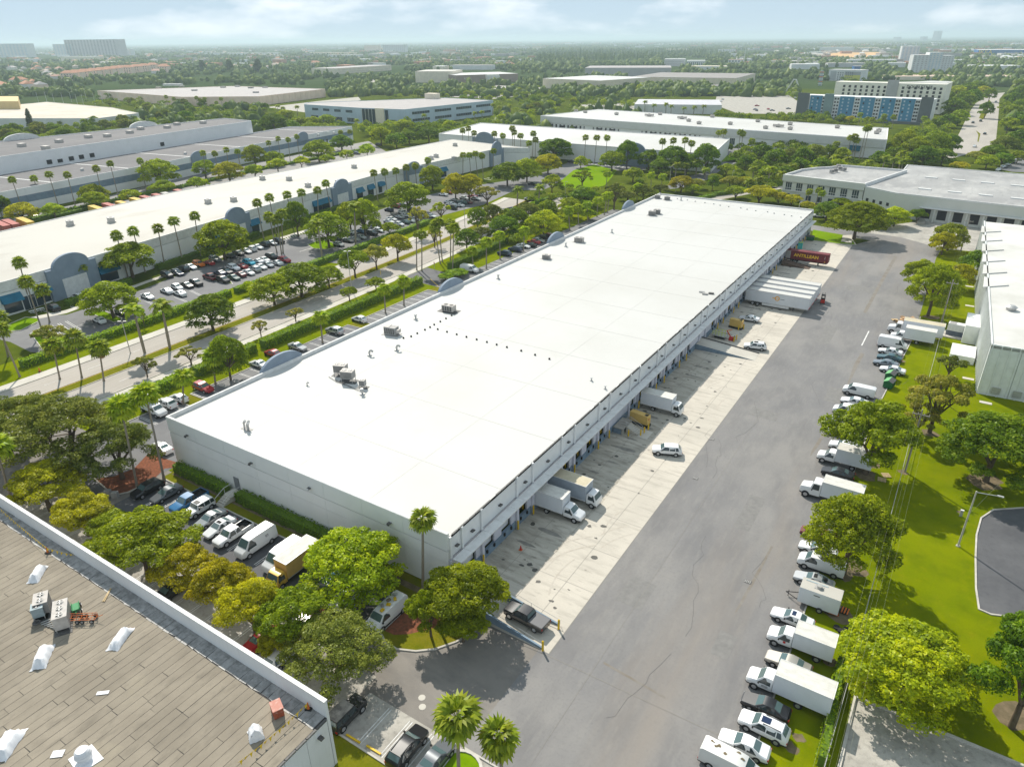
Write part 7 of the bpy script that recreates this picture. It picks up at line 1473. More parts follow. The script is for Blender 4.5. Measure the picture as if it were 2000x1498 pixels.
def hedge(pts, w, h, label, lf='hedge', dens=36, leaf=.32, z0=0.0, name='hedge'):
    n_, P, N_ = 0, [], []; g = np.random.default_rng(len(pts)*7+int(abs(pts[0][0]))); tot = 0
    mb = MB()
    for a, b in zip(pts[:-1], pts[1:]):
        L = math.hypot(b[0]-a[0], b[1]-a[1]); u = np.array([(b[0]-a[0])/L, (b[1]-a[1])/L]); nn = np.array([u[1], -u[0]]); k = int(L*(w+2*h)*dens/2); tot += L
        s = g.uniform(0, L, k); q = g.uniform(0, w+2*h, k); bump = .12*np.sin(s*1.3+q)+.08*np.sin(s*3.1)
        off = np.where(q < h, -w/2, np.where(q < h+w, q-h-w/2, w/2)); z = np.where(q < h, q, np.where(q < h+w, h, w+2*h-q))+bump*.5
        nx = np.where(q < h, -1, np.where(q < h+w, 0, 1)); nz = np.where((q >= h) & (q < h+w), 1, .25)
        off = off+nx*bump+g.normal(0, .06, k)
        P.append(np.stack([a[0]+u[0]*s+nn[0]*off, a[1]+u[1]*s+nn[1]*off, z+z0+g.normal(0, .05, k)], 1)); N_.append(np.stack([nn[0]*nx, nn[1]*nx, nz], 1))
        mb.obox(((a[0]+b[0])/2, (a[1]+b[1])/2), L, w*.8, z0, z0+h*.9, math.atan2(u[1], u[0]))
    P = np.concatenate(P); N_ = np.concatenate(N_); c = P[0].copy(); c[2] = 0
    t = thing(name, label, 'hedge', tuple(c)); S = np.full(len(P), leaf)*g.uniform(.7, 1.3, len(P))
    put('foliage', leafmesh('foliage', P-c, N_, S, LEAF[lf], seed=3), t)
    mb.v = [(v[0]-c[0], v[1]-c[1], v[2]) for v in mb.v]; mb.build('core', mat('hedge_core', (.09, .15, .012), .95), t); return t
hedge([(-125.8, 75), (-125.9, 90)], 2.2, 2.0, 'clipped bright green hedge beside the left road, nearest length'); hedge([(-125.6, 92), (-125.4, 128), (-125, 147)], 2.2, 2.1, 'long clipped bright green hedge beside the left road, before the site drive')
hedge([(-126, 56), (-125.8, 73)], 2.0, 1.9, 'clipped hedge beside the left road behind the bright fan palms'); hedge([(-125.8, 162), (-128, 196)], 2.4, 2.0, 'hedge beside the left road beyond the site drive', 'hedged')
hedge([(-161.5+D(y), y) for y in (58, 75, 92, 112)], 2.0, 1.7, 'clipped hedge between the left car park and the far pavement, left length'); hedge([(-161.5+D(y), y) for y in (114, 135, 150, 168, 190, 205)], 2.0, 1.7, 'clipped hedge between the left car park and the far pavement, right length', dens=16)
hedge([(-97.2, 51.1), (-84.6, 51.1)], 1.5, 1.6, 'leafy hedge at the foot of the near wall, left of the stairs', 'hedged', 34, .26); hedge([(-81.8, 51.1), (-62.5, 51.1)], 1.6, 1.8, 'long leafy hedge at the foot of the near wall, right of the stairs', 'hedged', 34, .26)
fp = [(-192.6, 84), (-196.8, 104)]; hedge(fp, 2.0, 1.7, 'hedge under the big blue-grey arch of the cream-roofed warehouse', 'hedged', 18)
hedge([(-202.5, 116), (-206.5, 141), (-209.8, 160)], 2.0, 1.6, 'hedge along the wall of the cream-roofed warehouse behind the parked cars', 'hedged', 16); hedge([(-212, 176), (-219.5, 230)], 2.0, 1.6, 'far hedge along the wall of the cream-roofed warehouse', 'hedged', 12)
hedge(gp(4, 452, 100, 428, 200, 405), 2.0, 1.4, 'low hedge along the rear lot behind the cream roof', 'hedged', 8, .5); hedge(gp(0, 447, 150, 410, 330, 372, 520, 330, 720, 292), 3, 1.2, 'thin hedge line between the rear lot and the striped warehouse', 'hedged', 6, .6)
hedge(gp(1048, 400, 1062, 396, 1075, 391, 1085, 386), 2, 1.8, 'dark hedge behind the small lawn with two palms', 'hedged', 8, .5); hedge(gp(1395, 383, 1420, 380, 1455, 374, 1480, 370, 1530, 362), 2, 1.6, 'dark clipped hedge along the campus road', 'hedged', 8, .5); hedge(gp(1340, 396, 1395, 384), 2.2, 1.2, 'clipped dark hedge by the far edge of the long white roof', 'hedged', 8, .5)
for k, (px, py, lb) in enumerate(((870, 548, 'rounded clipped shrub at the site entrance'), (893, 540, 'broad clipped shrub at the site entrance near the white van'))): tree(px, py, 0, 0, 'hedge', lb, 'bush', None, 'mid', hm=2.6, wm=5.0+k*2, name='round_shrub')
hedge(gp(1602, 1497, 1612, 1450, 1622, 1400, 1632, 1350, 1640, 1300), .8, 1.6, 'climbing vine on the wire fence below the bright round tree', 'hedge', 40, .24, name='fence_vine')
def far_mass():
    g = np.random.default_rng(5); T = []
    excl = [(130, 260, 104, 112), (0, 60, 104, 116), (640, 790, 128, 150), (890, 1020, 140, 166), (1055, 1180, 155, 176), (1140, 1320, 132, 152), (1230, 1440, 150, 170), (810, 890, 140, 164), (1555, 1830, 158, 246), (1615, 1682, 134, 160), (1905, 2000, 96, 110), (1750, 1862, 90, 146), (1900, 1966, 178, 320), (1295, 1378, 114, 134), (180, 640, 166, 212), (570, 970, 190, 250), (1585, 1745, 100, 115), (0, 270, 196, 262), (1235, 1410, 204, 226)]
    for (n, y0, y1, h0, h1) in ((9000, 80, 100, 8, 13), (7000, 97, 135, 7, 12), (4200, 125, 190, 6, 11), (700, 185, 262, 5, 10)):
        px = g.uniform(-60, 2060, n); py = y0+(y1-y0)*g.random(n)
        for x, y in zip(px, py):
            if any(a < x < b and c < y < d for a, b, c, d in excl): continue
            if y > 190 and 250 < x < 1900 and not (x < 560 or 960 < x < 1250): continue
            c = math.sin(x*.021+y*.3)+math.sin(x*.0077-y*.21+2)+.6*math.sin(x*.05+y*.11)
            if c < -1.0 and y < 180: continue
            q = G(x, y); T.append((q[0], q[1], g.uniform(h0, h1)))
    T = np.array(T); n = len(T); print('far crowns', n)
    ico = []; m = 7
    us = np.random.default_rng(9)
    base = [(0, 0, 1)]+[(math.cos(k*2*math.pi/m)*.62, math.sin(k*2*math.pi/m)*.62, .74) for k in range(m)]+[(math.cos((k+.5)*2*math.pi/m), math.sin((k+.5)*2*math.pi/m), .32) for k in range(m)]+[(math.cos(k*2*math.pi/m)*.75, math.sin(k*2*math.pi/m)*.75, -.05) for k in range(m)]
    fc = []
    for k in range(m):
        l = (k+1) % m; fc += [(0, 1+k, 1+l), (1+k, 1+m+k, 1+l), (1+l, 1+m+k, 1+m+l), (1+m+k, 1+2*m+l, 1+m+l), (1+m+k, 1+2*m+k, 1+2*m+l)]
    Bv = np.array(base); Fv = np.array(fc); nb, nf = len(Bv), len(Fv)
    V = Bv[None]*np.stack([T[:, 2]*g.uniform(.42, .75, n), T[:, 2]*g.uniform(.42, .75, n), T[:, 2]], 1)[:, None]
    V *= 1+g.normal(0, .16, (n, nb, 1)); V[:, :, 0] += T[:, 0:1]; V[:, :, 1] += T[:, 1:2]
    Fi = (Fv[None]+(np.arange(n)*nb)[:, None, None]).reshape(-1, 3)
    me = bpy.data.meshes.new('distant_trees'); me.vertices.add(n*nb); me.vertices.foreach_set('co', V.astype(np.float32).ravel()); k = len(Fi)
    me.loops.add(3*k); me.loops.foreach_set('vertex_index', Fi.astype(np.int32).ravel()); me.polygons.add(k); me.polygons.foreach_set('loop_start', np.arange(0, 3*k, 3, dtype=np.int32))
    at_ = me.attributes.new('leaf', 'FLOAT', 'FACE'); at_.data.foreach_set('value', np.clip(np.repeat(g.random(n), nf)*.7+g.random(k)*.4-.05, 0, 1).astype(np.float32))
    me.materials.append(leafmat('distant_leaves', (0.045, 0.075, 0.022), (0.088, 0.125, 0.030), (0.175, 0.205, 0.040), trans=.15)); me.update(); me.validate()
    o = put('distant_trees', me); o['kind'] = 'stuff'; o['label'] = 'mass of far-off green trees reaching the horizon'; return o
far_mass()
def far_roofs():
    g = np.random.default_rng(41); mb = MB()
    for k in range(620):
        x, y = g.uniform(-20, 2020), 84+48*g.random()**1.6
        if 1040 < x < 1420 and 96 < y < 128 or 125 < x < 260 and y < 114: continue
        q = G(x, y); d = math.hypot(q[0], q[1]); L = g.uniform(14, 46)*(1+d/9000); mb.obox((q[0], q[1]), L, L*g.uniform(.4, .9), 0, g.uniform(4.5, 10), g.choice([.5, .1, -.3]), int(g.integers(0, 4)))
    o = mb.build('distant_roofs', [white_m, roof_cream, terra, roofg]); o['kind'] = 'stuff'; o['label'] = 'scatter of tiny pale and reddish roofs toward the horizon'
far_roofs()
def pine_wood():
    g = np.random.default_rng(15); P, N_, S, lv = [], [], [], []
    poly = pts2(1040, 118, 1075, 104, 1180, 101, 1300, 99, 1400, 102, 1420, 108, 1330, 116, 1210, 124, 1060, 126); k = 0
    tree_n = 0
    while tree_n < 520:
        p = (g.uniform(1040, 1420), g.uniform(99, 126))
        if not inside(p, poly): continue
        q = G(*p); h = g.uniform(15, 24); n = 60; z = g.random(n)**.8; r = h*.16*(1-z)**.6*g.random(n)**.5; a = g.uniform(0, 6.28, n)
        P.append(np.stack([q[0]+r*np.cos(a)*1.3, q[1]+r*np.sin(a)*1.3, 1+z*h], 1)); N_.append(np.stack([np.cos(a), np.sin(a), np.full(n, .6)], 1)); S.append(np.full(n, 2.6)*(1.2-z*.6)); lv.append(np.clip(g.random()+g.normal(0, .2, n), 0, 1)); tree_n += 1
    me = leafmesh('pine_wood', np.concatenate(P), np.concatenate(N_), np.concatenate(S), LEAF['pine'], seed=4, lv=np.concatenate(lv))
    o = put('pine_wood', me); o['kind'] = 'stuff'; o['label'] = 'tall dense blue-green pine wood in the centre background'
pine_wood()
tree(396, 138, 0, 0, 'pine', 'left dark feathery clump in the suburb left of centre', 'pine', 'tall dark clumps in the suburb', 'lo', hm=22, wm=30); tree(450, 140, 0, 0, 'pine', 'middle dark feathery clump in the suburb left of centre', 'pine', 'tall dark clumps in the suburb', 'lo', hm=24, wm=32); tree(505, 141, 0, 0, 'pine', 'right dark feathery clump in the suburb left of centre', 'pine', 'tall dark clumps in the suburb', 'lo', hm=26, wm=34); tree(62, 250, 0, 0, 'pine', 'lone wispy grey conifer at the left edge by the beige complex', 'pine', None, 'lo', hm=14, wm=9)
def fanunit(x, y, z, L, W, H, nf, m, rz, label, legs=0.0, group=None, base=True):
    t = thing('air_conditioner', label, 'AC unit', (x, y, z), rz, group)
    b = MB().box(-L/2, L/2, -W/2, W/2, legs, legs+H).build('cabinet', m, t)
    for s, (xa, xb, ya, yb) in enumerate(((-L/2+.08, L/2-.08, -W/2-.008, -W/2), (-L/2+.08, L/2-.08, W/2, W/2+.008))):
        for q in range(5): MB().box(xa, xb, ya, yb, legs+H*(.12+q*.16), legs+H*(.20+q*.16)).build('louvre', metal_d, b)
    MB().box(-L/2-.03, L/2+.03, -W/2-.03, W/2+.03, legs+H-.06, legs+H+.02).build('lid', ac_beige if m is not ac_blue else ac_blue, b)
    for k in range(nf):
        cx = (k-(nf-1)/2)*L/nf; r = min(W, L/nf)*.38
        f = MB().tube((cx, 0, legs+H), (cx, 0, legs+H+.07), r, r*.94, 14).build('fan_shroud', metal_l, t); MB().tube((cx, 0, legs+H+.06), (cx, 0, legs+H+.075), r*.86, r*.86, 14).build('fan_well', black, f)
        fb = MB()
        for q in range(4): fb.obox((cx+r*.4*math.cos(q*1.57), r*.4*math.sin(q*1.57), 0), r*.75, .13, legs+H+.076, legs+H+.086, q*1.57)
        fb.build('fan_blade', metal_l, f)
    if legs:
        for sx in (-1, 1):
            for sy in (-1, 1): MB().box(sx*(L/2-.08)-.04, sx*(L/2-.08)+.04, sy*(W/2-.08)-.04, sy*(W/2-.08)+.04, 0, legs).build('leg', metal_l, t)
    if base: MB().box(-L/2-.5, L/2+.5, -W/2-.15, W/2+.15, .005, .035).build('roof_mat', metal_d if legs else ac_grey, t)
    return t
def rz_(px, py, z): g = G(px, py, z); return g[0], g[1]
RZ = 8.4
x, y = rz_(667, 733, RZ); fanunit(x, y, RZ, 2.2, 1.5, 1.35, 2, ac_grey, R(20), 'twin-fan grey air unit on legs, the left of the pair on the white roof', .8)
x, y = rz_(681, 745, RZ); fanunit(x, y, RZ, 2.2, 1.5, 1.35, 2, ac_grey, R(20), 'twin-fan grey air unit on legs, the right of the pair on the white roof', .8)
x, y = rz_(709, 757, RZ); fanunit(x, y, RZ, 1.0, .9, 1.0, 1, ac_grey, R(20), 'small single-fan air unit on legs beside the twin-fan pair', .5)
t = thing('pipe_run', 'tangle of pipes running between the air units on the white roof', 'pipes', (*rz_(690, 757, RZ), RZ))
for k in range(5):
    a, c = rz_(642+k*13, 737+k*6, RZ), rz_(660+k*13, 748+k*5, RZ); o_ = t.location; MB().tube((a[0]-o_.x, a[1]-o_.y, .15), (c[0]-o_.x, c[1]-o_.y, .15), .05, n=5).build('pipe', metal_d, t)
x, y = rz_(765, 653, RZ)
t = thing('air_handler', 'ribbed grey air handler with a hood in the middle of the white roof', 'AC unit', (x, y, RZ), R(12)); MB().box(-1.3, 1.3, -.8, .8, .15, 1.7).build('cabinet', ac_grey, t)
for q in range(5): MB().box(-1.15+q*.48, -.9+q*.48, -.84, -.8, .4, 1.5).build('louvre', metal_d, t)
MB().box(-1.3, -.2, -.8, .8, 1.7, 1.78).box(1.3, 1.9, -.6, .6, .6, 1.3).build('hood', ac_beige, t); MB().box(-1.9, 1.9, -1.0, 1.0, .0, .05).build('roof_mat', ac_grey, t)
x, y = rz_(877, 608, RZ); t = thing('air_handler', 'boxy air handler with dark coil panels on a black mat, mid white roof', 'AC unit', (x, y, RZ), R(5)); MB().box(-1.4, 1.4, -.8, .8, .2, 1.5).build('cabinet', ac_beige, t)
for q in range(4): MB().box(-1.2+q*.62, -.75+q*.62, -.83, -.8, .35, 1.35).build('coil_panel', metal_d, t)
for sx in (-.7, .7): MB().tube((sx, 0, 1.5), (sx, 0, 1.56), .45, n=12).build('fan_well', metal_d, t)
MB().box(-2.3, 2.3, -1.3, 1.3, .005, .05).build('roof_mat', metal_d, t)
for k, (px, py, lb) in enumerate(((1273, 421, 'left'), (1283, 418, 'right'))):
    x, y = rz_(px, py, RZ); fanunit(x, y, RZ, 2.2, 1.5, 1.5, 2, ac_grey, R(15), 'grey twin air unit at the far end of the white roof, %s of two touching' % lb)
for k, (px, py, lb) in enumerate(((1284, 388, 'left'), (1303, 391, 'right'))):
    x, y = rz_(px, py, RZ); fanunit(x, y, RZ, 2.0, 1.4, 1.3, 1, ac_grey, R(15), 'small air unit near the far edge of the white roof, %s one' % lb)
x, y = rz_(1131, 473, RZ); fanunit(x, y, RZ, 2.6, 1.5, 1.4, 2, ac_beige, R(10), 'beige air unit alone in the upper half of the white roof')
x, y = rz_(1067, 506, RZ); fanunit(x, y, RZ, 2.0, 1.3, 1.2, 1, ac_grey, R(10), 'small beige-grey air unit near the left eave of the white roof')
VT = 'roof vents of the long white roof'
for k, (px, py, lb) in enumerate(((708, 771, 'vent pipe with a flared base just below the small air unit'), (722, 695, 'hooked vent pipe left of its twin below the ribbed air handler'), (775, 685, 'hooked vent pipe right of its twin below the ribbed air handler'), (812, 624, 'capped vent between the two air handlers'), (973, 545, 'capped vent in the upper middle of the white roof'), (1105, 482, 'tiny capped vent left of the beige air unit'), (1195, 455, 'capped vent on the left part of the upper roof'), (1330, 392, 'grey capped vent near the far edge of the roof'), (600, 753, 'small hooked vent left of the twin-fan pair'), (1155, 744, 'dark capped vent toward the dock edge'), (1182, 760, 'pair of dark stub vents near the dock edge'))):
    x, y = rz_(px, py, RZ); t = thing('roof_vent', lb+' on the white roof' if 'white roof' not in lb else lb, 'vent', (x, y, RZ), 0, VT); s = 1.0 if k < 8 else .55
    MB().tube((0, 0, 0), (0, 0, .25*s), .5*s, .38*s, 8).build('flashing', metal_l, t); MB().tube((0, 0, .25*s), (0, 0, .95*s), .2*s, .2*s, 8).build('stack', metal_l, t)
    (MB().tube((0, 0, .95*s), (.35*s, .2*s, 1.15*s), .22*s, .2*s, 8).tube((.35*s, .2*s, 1.15*s), (.6*s, .35*s, .8*s), .2*s, .2*s, 8) if 'hook' in lb else MB().tube((0, 0, .95*s), (0, 0, 1.15*s), .38*s, .25*s, 8)).build('cap', metal_l, t)
x, y = rz_(482, 838, RZ); t = thing('vent_cluster', 'cluster of three bent white flue pipes on the near left of the white roof', 'flue pipes', (x, y, RZ))
for q, (a, b_) in enumerate(((-.5, 0), (.1, .25), (.55, -.25))): MB().tube((a, b_, 0), (a, b_, .9), .13, n=8).tube((a, b_, .9), (a+.3, b_+.1, 1.35), .2, .22, 8).build('flue', metal_l, t)
MB().box(-1.0, 1.0, -.4, .4, .01, .05).build('roof_mat', ac_grey, t)
x, y = rz_(1381, 574, RZ); t = thing('roof_hatch', 'cluster of flat metal curbs and plates near the dock edge of the white roof', 'hatch', (x, y, RZ), .2)
for q, (a, b_) in enumerate(((-1.3, .6), (-.4, -.7), (.9, .2))): MB().box(a-.6, a+.6, b_-.35, b_+.35, 0, .3).build('hatch_lid', [metal_l, ac_grey, metal_d][q], t)
DOTS = ((788, 661), (803, 658), (815, 652), (830, 645), (840, 640), (848, 635), (860, 629), (871, 623), (882, 617), (855, 644), (873, 649), (892, 654), (911, 659), (931, 664), (951, 669), (970, 674), (990, 679), (1018, 686), (1045, 694), (1073, 702))
for px, py in DOTS:
    x, y = rz_(px, py, RZ); tag(MB().tube((0, 0, 0), (0, 0, .28), .2, .17, 8).build('pitch_pocket', black, None, (x, y, RZ)), 'small black stub in the dotted lines crossing the white roof', 'stub', 'black stubs dotted across the white roof')
fr2 = random.Random(3)
for k in range(16):
    px = 1325+k*17+fr2.uniform(-4, 4); py = 389+k*2.6; x, y = rz_(px, py, RZ); tag(MB().tube((0, 0, 0), (0, 0, .3), .28, .2, 6).build('roof_stub', metal_l, None, (x, y, RZ)), 'small grey stub in the row along the far edge of the white roof', 'stub', 'grey stubs along the far roof edge')
for k, (px, py) in enumerate(((138, 441), (218, 435), (407, 398), (457, 394), (513, 352), (565, 353), (602, 366), (661, 360), (692, 329), (852, 308), (889, 286), (842, 312), (887, 313))):
    x, y = rz_(px, py, 8.5); t = thing('rooftop_unit', 'small grey rooftop box, %s from the left on the cream roof' % ORD[[0, 1, 2, 3, 4, 5, 6, 7, 8, 10, 12, 9, 11][k]], 'rooftop unit', (x, y, 8.5), R(-5), 'boxes on the cream roof')
    MB().box(-1, 1, -.8, .8, .3, 1.7).build('cabinet', metal_l, t); MB().tube((0, 0, 1.7), (0, 0, 1.85), .6, .5, 8).build('cap', ac_grey, t); MB().box(-1.2, 1.2, -1, 1, 0, .3).build('curb', roof_cream, t)
for k, (px, py) in enumerate(((43, 287), (90, 292), (173, 270), (254, 261), (327, 251), (397, 242), (275, 254), (210, 268), (116, 279), (346, 245))):
    x, y = rz_(px, py, 15.8); tag(MB().box(-1.8, 1.8, -1.3, 1.3, 0, 1.6).build('rooftop_unit', ac_beige, None, (x, y, 15.8), R(8)), 'pale box, %s from the left on the tall dark roof' % ORD[[0, 1, 3, 5, 7, 9, 6, 4, 2, 8][k]], 'rooftop unit', 'boxes on the tall dark roof')
for k, (px, py) in enumerate(((161, 334), (362, 302), (622, 266), (652, 262))):
    x, y = rz_(px, py, 8.7); tag(MB().tube((0, 0, 0), (0, 0, 1.1), .9, .7, 8).build('roof_vent', metal_l, None, (x, y, 8.7)), 'pale vent, %s from the left on the striped warehouse roof' % ORD[k], 'vent', 'vents on the striped warehouse roof')
for k, (px, py) in enumerate(((1125, 219), (1143, 221), (1204, 225), (1268, 228), (1289, 225), (1332, 233), (1345, 238), (1365, 243), (1391, 230), (1426, 244), (1480, 239), (1495, 252), (1520, 249), (1543, 245), (1543, 254), (1635, 251), (1716, 258), (1712, 262))):
    x, y = rz_(px, py, 10.2); t = thing('rooftop_unit', 'rooftop box, %s from the left on the longest far white roof' % ORD[k], 'rooftop unit', (x, y, 10.2), R(-6), 'boxes on the longest far white roof'); big = k in (3, 5, 12)
    MB().box(-1.3-2*big, 1.3+2*big, -1, 1, .4, 1.8).build('cabinet', ac_beige, t); MB().tube((0, 0, 1.8), (0, 0, 1.95), .7, n=8).build('fan_well', metal_d, t); MB().box(-1.1, 1.1, -.8, .8, 0, .4).build('curb', metal_d, t)
for k, (px, py) in enumerate(((1632, 337), (1640, 333), (1637, 329), (1648, 335), (1624, 339))):
    x, y = rz_(px, py, 9.2); fanunit(x, y, 9.2, 1.6, 1.2, 1.3, 1, ac_grey, .3*k, 'grey condenser in the cluster on the cream office roof, %s' % ['front middle one', 'centre one', 'rear one', 'right one', 'left one'][k], .3, 'condensers on the cream office roof', False)
x, y = rz_(1974, 606, 10.0); t = thing('roof_vent', 'round domed vent on the stained white roof at the right edge', 'vent', (x, y, 10.0)); MB().tube((0, 0, 0), (0, 0, .7), .9, 1.0, 16).build('drum', metal_l, t); MB().tube((0, 0, .7), (0, 0, 1.1), 1.15, .5, 16).build('dome', metal_l, t)
FR_ = lambda px, py: rz_(px, py, FZ)
x, y = FR_(88, 1192); fanunit(x, y, FZ, 2.0, 1.35, 1.45, 2, ac_grey, R(-30), 'twin-fan grey air unit on the felt roof, behind the others', .35)
x, y = FR_(126, 1215); fanunit(x, y, FZ, 3.0, 1.35, 1.55, 3, ac_beige, R(-30), 'largest beige three-fan air unit on the felt roof', .35)
x, y = FR_(80, 1205); fanunit(x, y, FZ, 1.1, 1.1, 1.15, 1, ac_blue, R(-30), 'small pale blue single-fan air unit on the felt roof', .45)
t = thing('pipe_run', 'loose pipes and a hose coil around the air units on the felt roof', 'pipes', (*FR_(97, 1222), FZ))
for k in range(6): MB().tube((-1.2+k*.4, -.5+.1*k, .1), (-.6+k*.4, .5-.1*k, .25), .06, n=6).build('pipe', metal_l, t)
for k in range(10): a, c = k*.628, (k+1)*.628; MB().tube((-1.3+.35*math.cos(a), -.6+.35*math.sin(a), .3), (-1.3+.35*math.cos(c), -.6+.35*math.sin(c), .3), .08, n=5).build('hose', metal_d, t)
def tarp_unit(px, py, L, W, H, rz, label):
    x, y = FR_(px, py); t = thing('covered_skylight', label, 'covered unit', (x, y, FZ), rz); g = random.Random(int(px))
    nx, ny = 13, 9; V, F = [], []
    for j in range(ny):
        for i in range(nx):
            u, v = i/(nx-1)*2-1, j/(ny-1)*2-1; e = max(abs(u), abs(v)); inn = e < .82
            ridge = H*(1-.35*abs(v)/.8) if inn else (H*.25 if e < .95 else .03)
            V.append((u*L/2*(1 if inn else 1.08+g.uniform(-.05, .10)), v*W/2*(1 if inn else 1.1+g.uniform(-.06, .14)), max(.02, ridge+g.uniform(-.05, .05)*(1 if inn else .6))))
    for j in range(ny-1):
        for i in range(nx-1): a = j*nx+i; F.append((a, a+1, a+nx+1, a+nx))
    m = MB(); m.v, m.f, m.m = V, F, [0]*len(F); m.build('tarpaulin', tarp, t, None, 0, 50); MB().box(-L*.38, L*.38, -W*.36, W*.36, 0, H*.6).build('unit', metal_l, t)
    for k in range(3): MB().tube((-L*.3+k*L*.3, -W*.42, H*.42), (-L*.3+k*L*.3, W*.42, H*.46), .03, n=5).build('fold', tarp, t)
    return t
tarp_unit(74, 1122, 2.7, 1.1, .8, R(-48), 'white tarpaulin hump just behind the twin-fan air unit')
tarp_unit(236, 1248, 2.9, 1.1, .75, R(-62), 'white tarpaulin hump to the right of the orange cart')
tarp_unit(84, 1284, 2.9, 1.25, .9, R(-42), 'white tarpaulin hump below the air units, nearer the left edge')
tarp_unit(14, 1456, 2.9, 1.5, .9, R(-55), 'white tarpaulin hump cut by the lower left corner')
tarp_unit(500, 1436, 1.3, 1.1, 1.15, R(-30), 'tall white shrouded box below the red crate')
x, y = FR_(166, 1482); t = thing('roof_vent', 'round white turbine vent near the lower edge of the felt roof', 'vent', (x, y, FZ)); MB().tube((0, 0, 0), (0, 0, .6), .62, .6, 18).build('stack', tarp, t, None, 0, 40)
for k in range(3): MB().tube((0, 0, .6+k*.22), (0, 0, .78+k*.22), .72-.06*k, .66-.10*k, 18).build('hood_ring', tarp, t, None, 0, 40)
MB().prism([(-1.2, -.8), (1.0, -1.1), (1.35, .9), (-.9, 1.1)], .005, .05).build('skirt', tarp, t)
for k, (px, py, L, W) in enumerate(((201, 1353, 1.1, .4), (113, 1472, 1.0, .7))):
    x, y = FR_(px, py); tag(MB().box(-L/2, L/2, -W/2, W/2, .03, .06).build('roof_patch', tarp, None, (x, y, FZ), R(40)), ['narrow pale patch on the felt near the middle of the roof', 'white square patch beside the turbine vent'][k], 'patch')
x, y = FR_(543, 1392); t = thing('crate', 'weathered red crate with scuffed white marks beside the pennant line', 'crate', (x, y, FZ), R(-25)); cr = layers('red_crate_paint', (.36, .10, .055), [(3, .55, .75, (.55, .40, .33), None, .8)])
MB().box(-.62, .62, -.45, .45, .04, 1.0).build('body', cr, t); MB().box(-.66, .66, -.49, .49, 1.0, 1.07).build('lid', layers('pink_worn_lid', (.50, .24, .19), [(3, .5, .7, (.62, .45, .38), None, .8)]), t)
for q in range(3): MB().box(-.65, .65, -.48, -.45, .15+q*.3, .22+q*.3).box(.62, .65, -.45, .45, .15+q*.3, .22+q*.3).build('slat', cr, t)
def cart(name, px, py, rz, L, m, label, wh):
    x, y = FR_(px, py); t = thing(name, label, 'cart', (x, y, FZ), rz); f = MB()
    for s in (-.35, .35): f.tube((-L/2, s, .42), (L/2, s, .42), .035, n=6); f.tube((-L/2, s, .72), (L/2, s, .72), .03, n=6)
    f.build('frame', m, t)
    for k in range(7):
        xx = -L/2+k*L/6; MB().tube((xx, -.35, .42), (xx, .35, .42), .03, n=6).tube((xx, -.35, .42), (xx, -.35, .74), .025, n=6).tube((xx, .35, .42), (xx, .35, .74), .025, n=6).build('crossbar', m, t)
    for wx in wh:
        for s in (-1, 1): w = put('wheel', wheel_mesh(.24, .12)[0], t, (wx, s*.45, .24), 0 if s > 0 else math.pi); put('rim', wheel_mesh(.24, .12)[1], w)
    MB().tube((L/2, 0, .42), (L/2+.8, 0, .75), .03, n=6).tube((-L/2, 0, .42), (-L/2-.6, 0, .1), .03, n=6).build('handle', m, t); return t
cart('flat_cart', 160, 1212, R(35), 3.2, orange, 'long orange tube-frame cart with black wheels on the felt roof', (-1.3, -.2, .3, 1.3))
t = cart('wheeled_dolly', 150, 1192, R(-25), 1.3, mat('green_paint', (.02, .22, .07), .5), 'green dolly with upturned wheels behind the orange cart', (-.5, .5)); MB().box(-.6, .6, -.3, .3, .5, .58).build('deck', MATS['green_paint'], t)
x, y = FR_(210, 1162); t = thing('lumber', 'two pale planks lying on the felt near the parapet', 'planks', (x, y, FZ), R(-52)); MB().box(-1.05, 1.05, -.12, -.02, .03, .1).build('plank', lumber, t); MB().box(-1.0, 1.08, .0, .1, .03, .1).build('plank', lumber, t, None, .05)
def marker(px, py, label):
    x, y = FR_(px, py); t = thing('marker_post', label, 'safety marker', (x, y, FZ), .4); MB().box(-.32, .32, -.2, .2, .02, .14).build('base', black, t); MB().tube((0, 0, .14), (0, 0, .9), .13, .05, 10).build('cone', orange, t); return x, y
m1 = marker(603, 1385, 'orange marker cone on a black base at the corner of the felt roof'); m2 = marker(94, 1080, 'orange marker cone in the bunting at the upper left of the felt roof')
def bunting(P, label, n, droop=.25):
    t = thing('pennant_line', label, 'bunting', (P[0][0], P[0][1], FZ)); o = P[0]
    pts = []
    for (a, c) in zip(P[:-1], P[1:]):
        for k in range(n): u = k/n; pts.append((a[0]+(c[0]-a[0])*u-o[0], a[1]+(c[1]-a[1])*u-o[1], a[2]+(c[2]-a[2])*u-droop*4*u*(1-u)))
    pts.append((P[-1][0]-o[0], P[-1][1]-o[1], P[-1][2]))
    r_ = MB()
    for a, c in zip(pts[:-1], pts[1:]): r_.tube(a, c, .018, n=4, caps=False)
    r_.build('rope', yellow, t)
    for k, (a, c) in enumerate(zip(pts[:-1], pts[1:])):
        d = Vector(c)-Vector(a); d.normalize(); p = Vector(a)+d*.05; q = p+d*.30; e = (p+q)/2+Vector((.10*(-1)**k+.08, -.16, -.30))
        m = MB(); m.poly([p, q, e]); m.poly([q+Vector((0, 0, .004)), p+Vector((0, 0, .004)), e+Vector((0, 0, .004))]); m.build('pennant', yellow, t)
bunting([(m1[0], m1[1], .85), (*FR_(468, 1500), .75)], 'line of yellow pennants running from the corner cone to the bottom of the felt roof', 15)
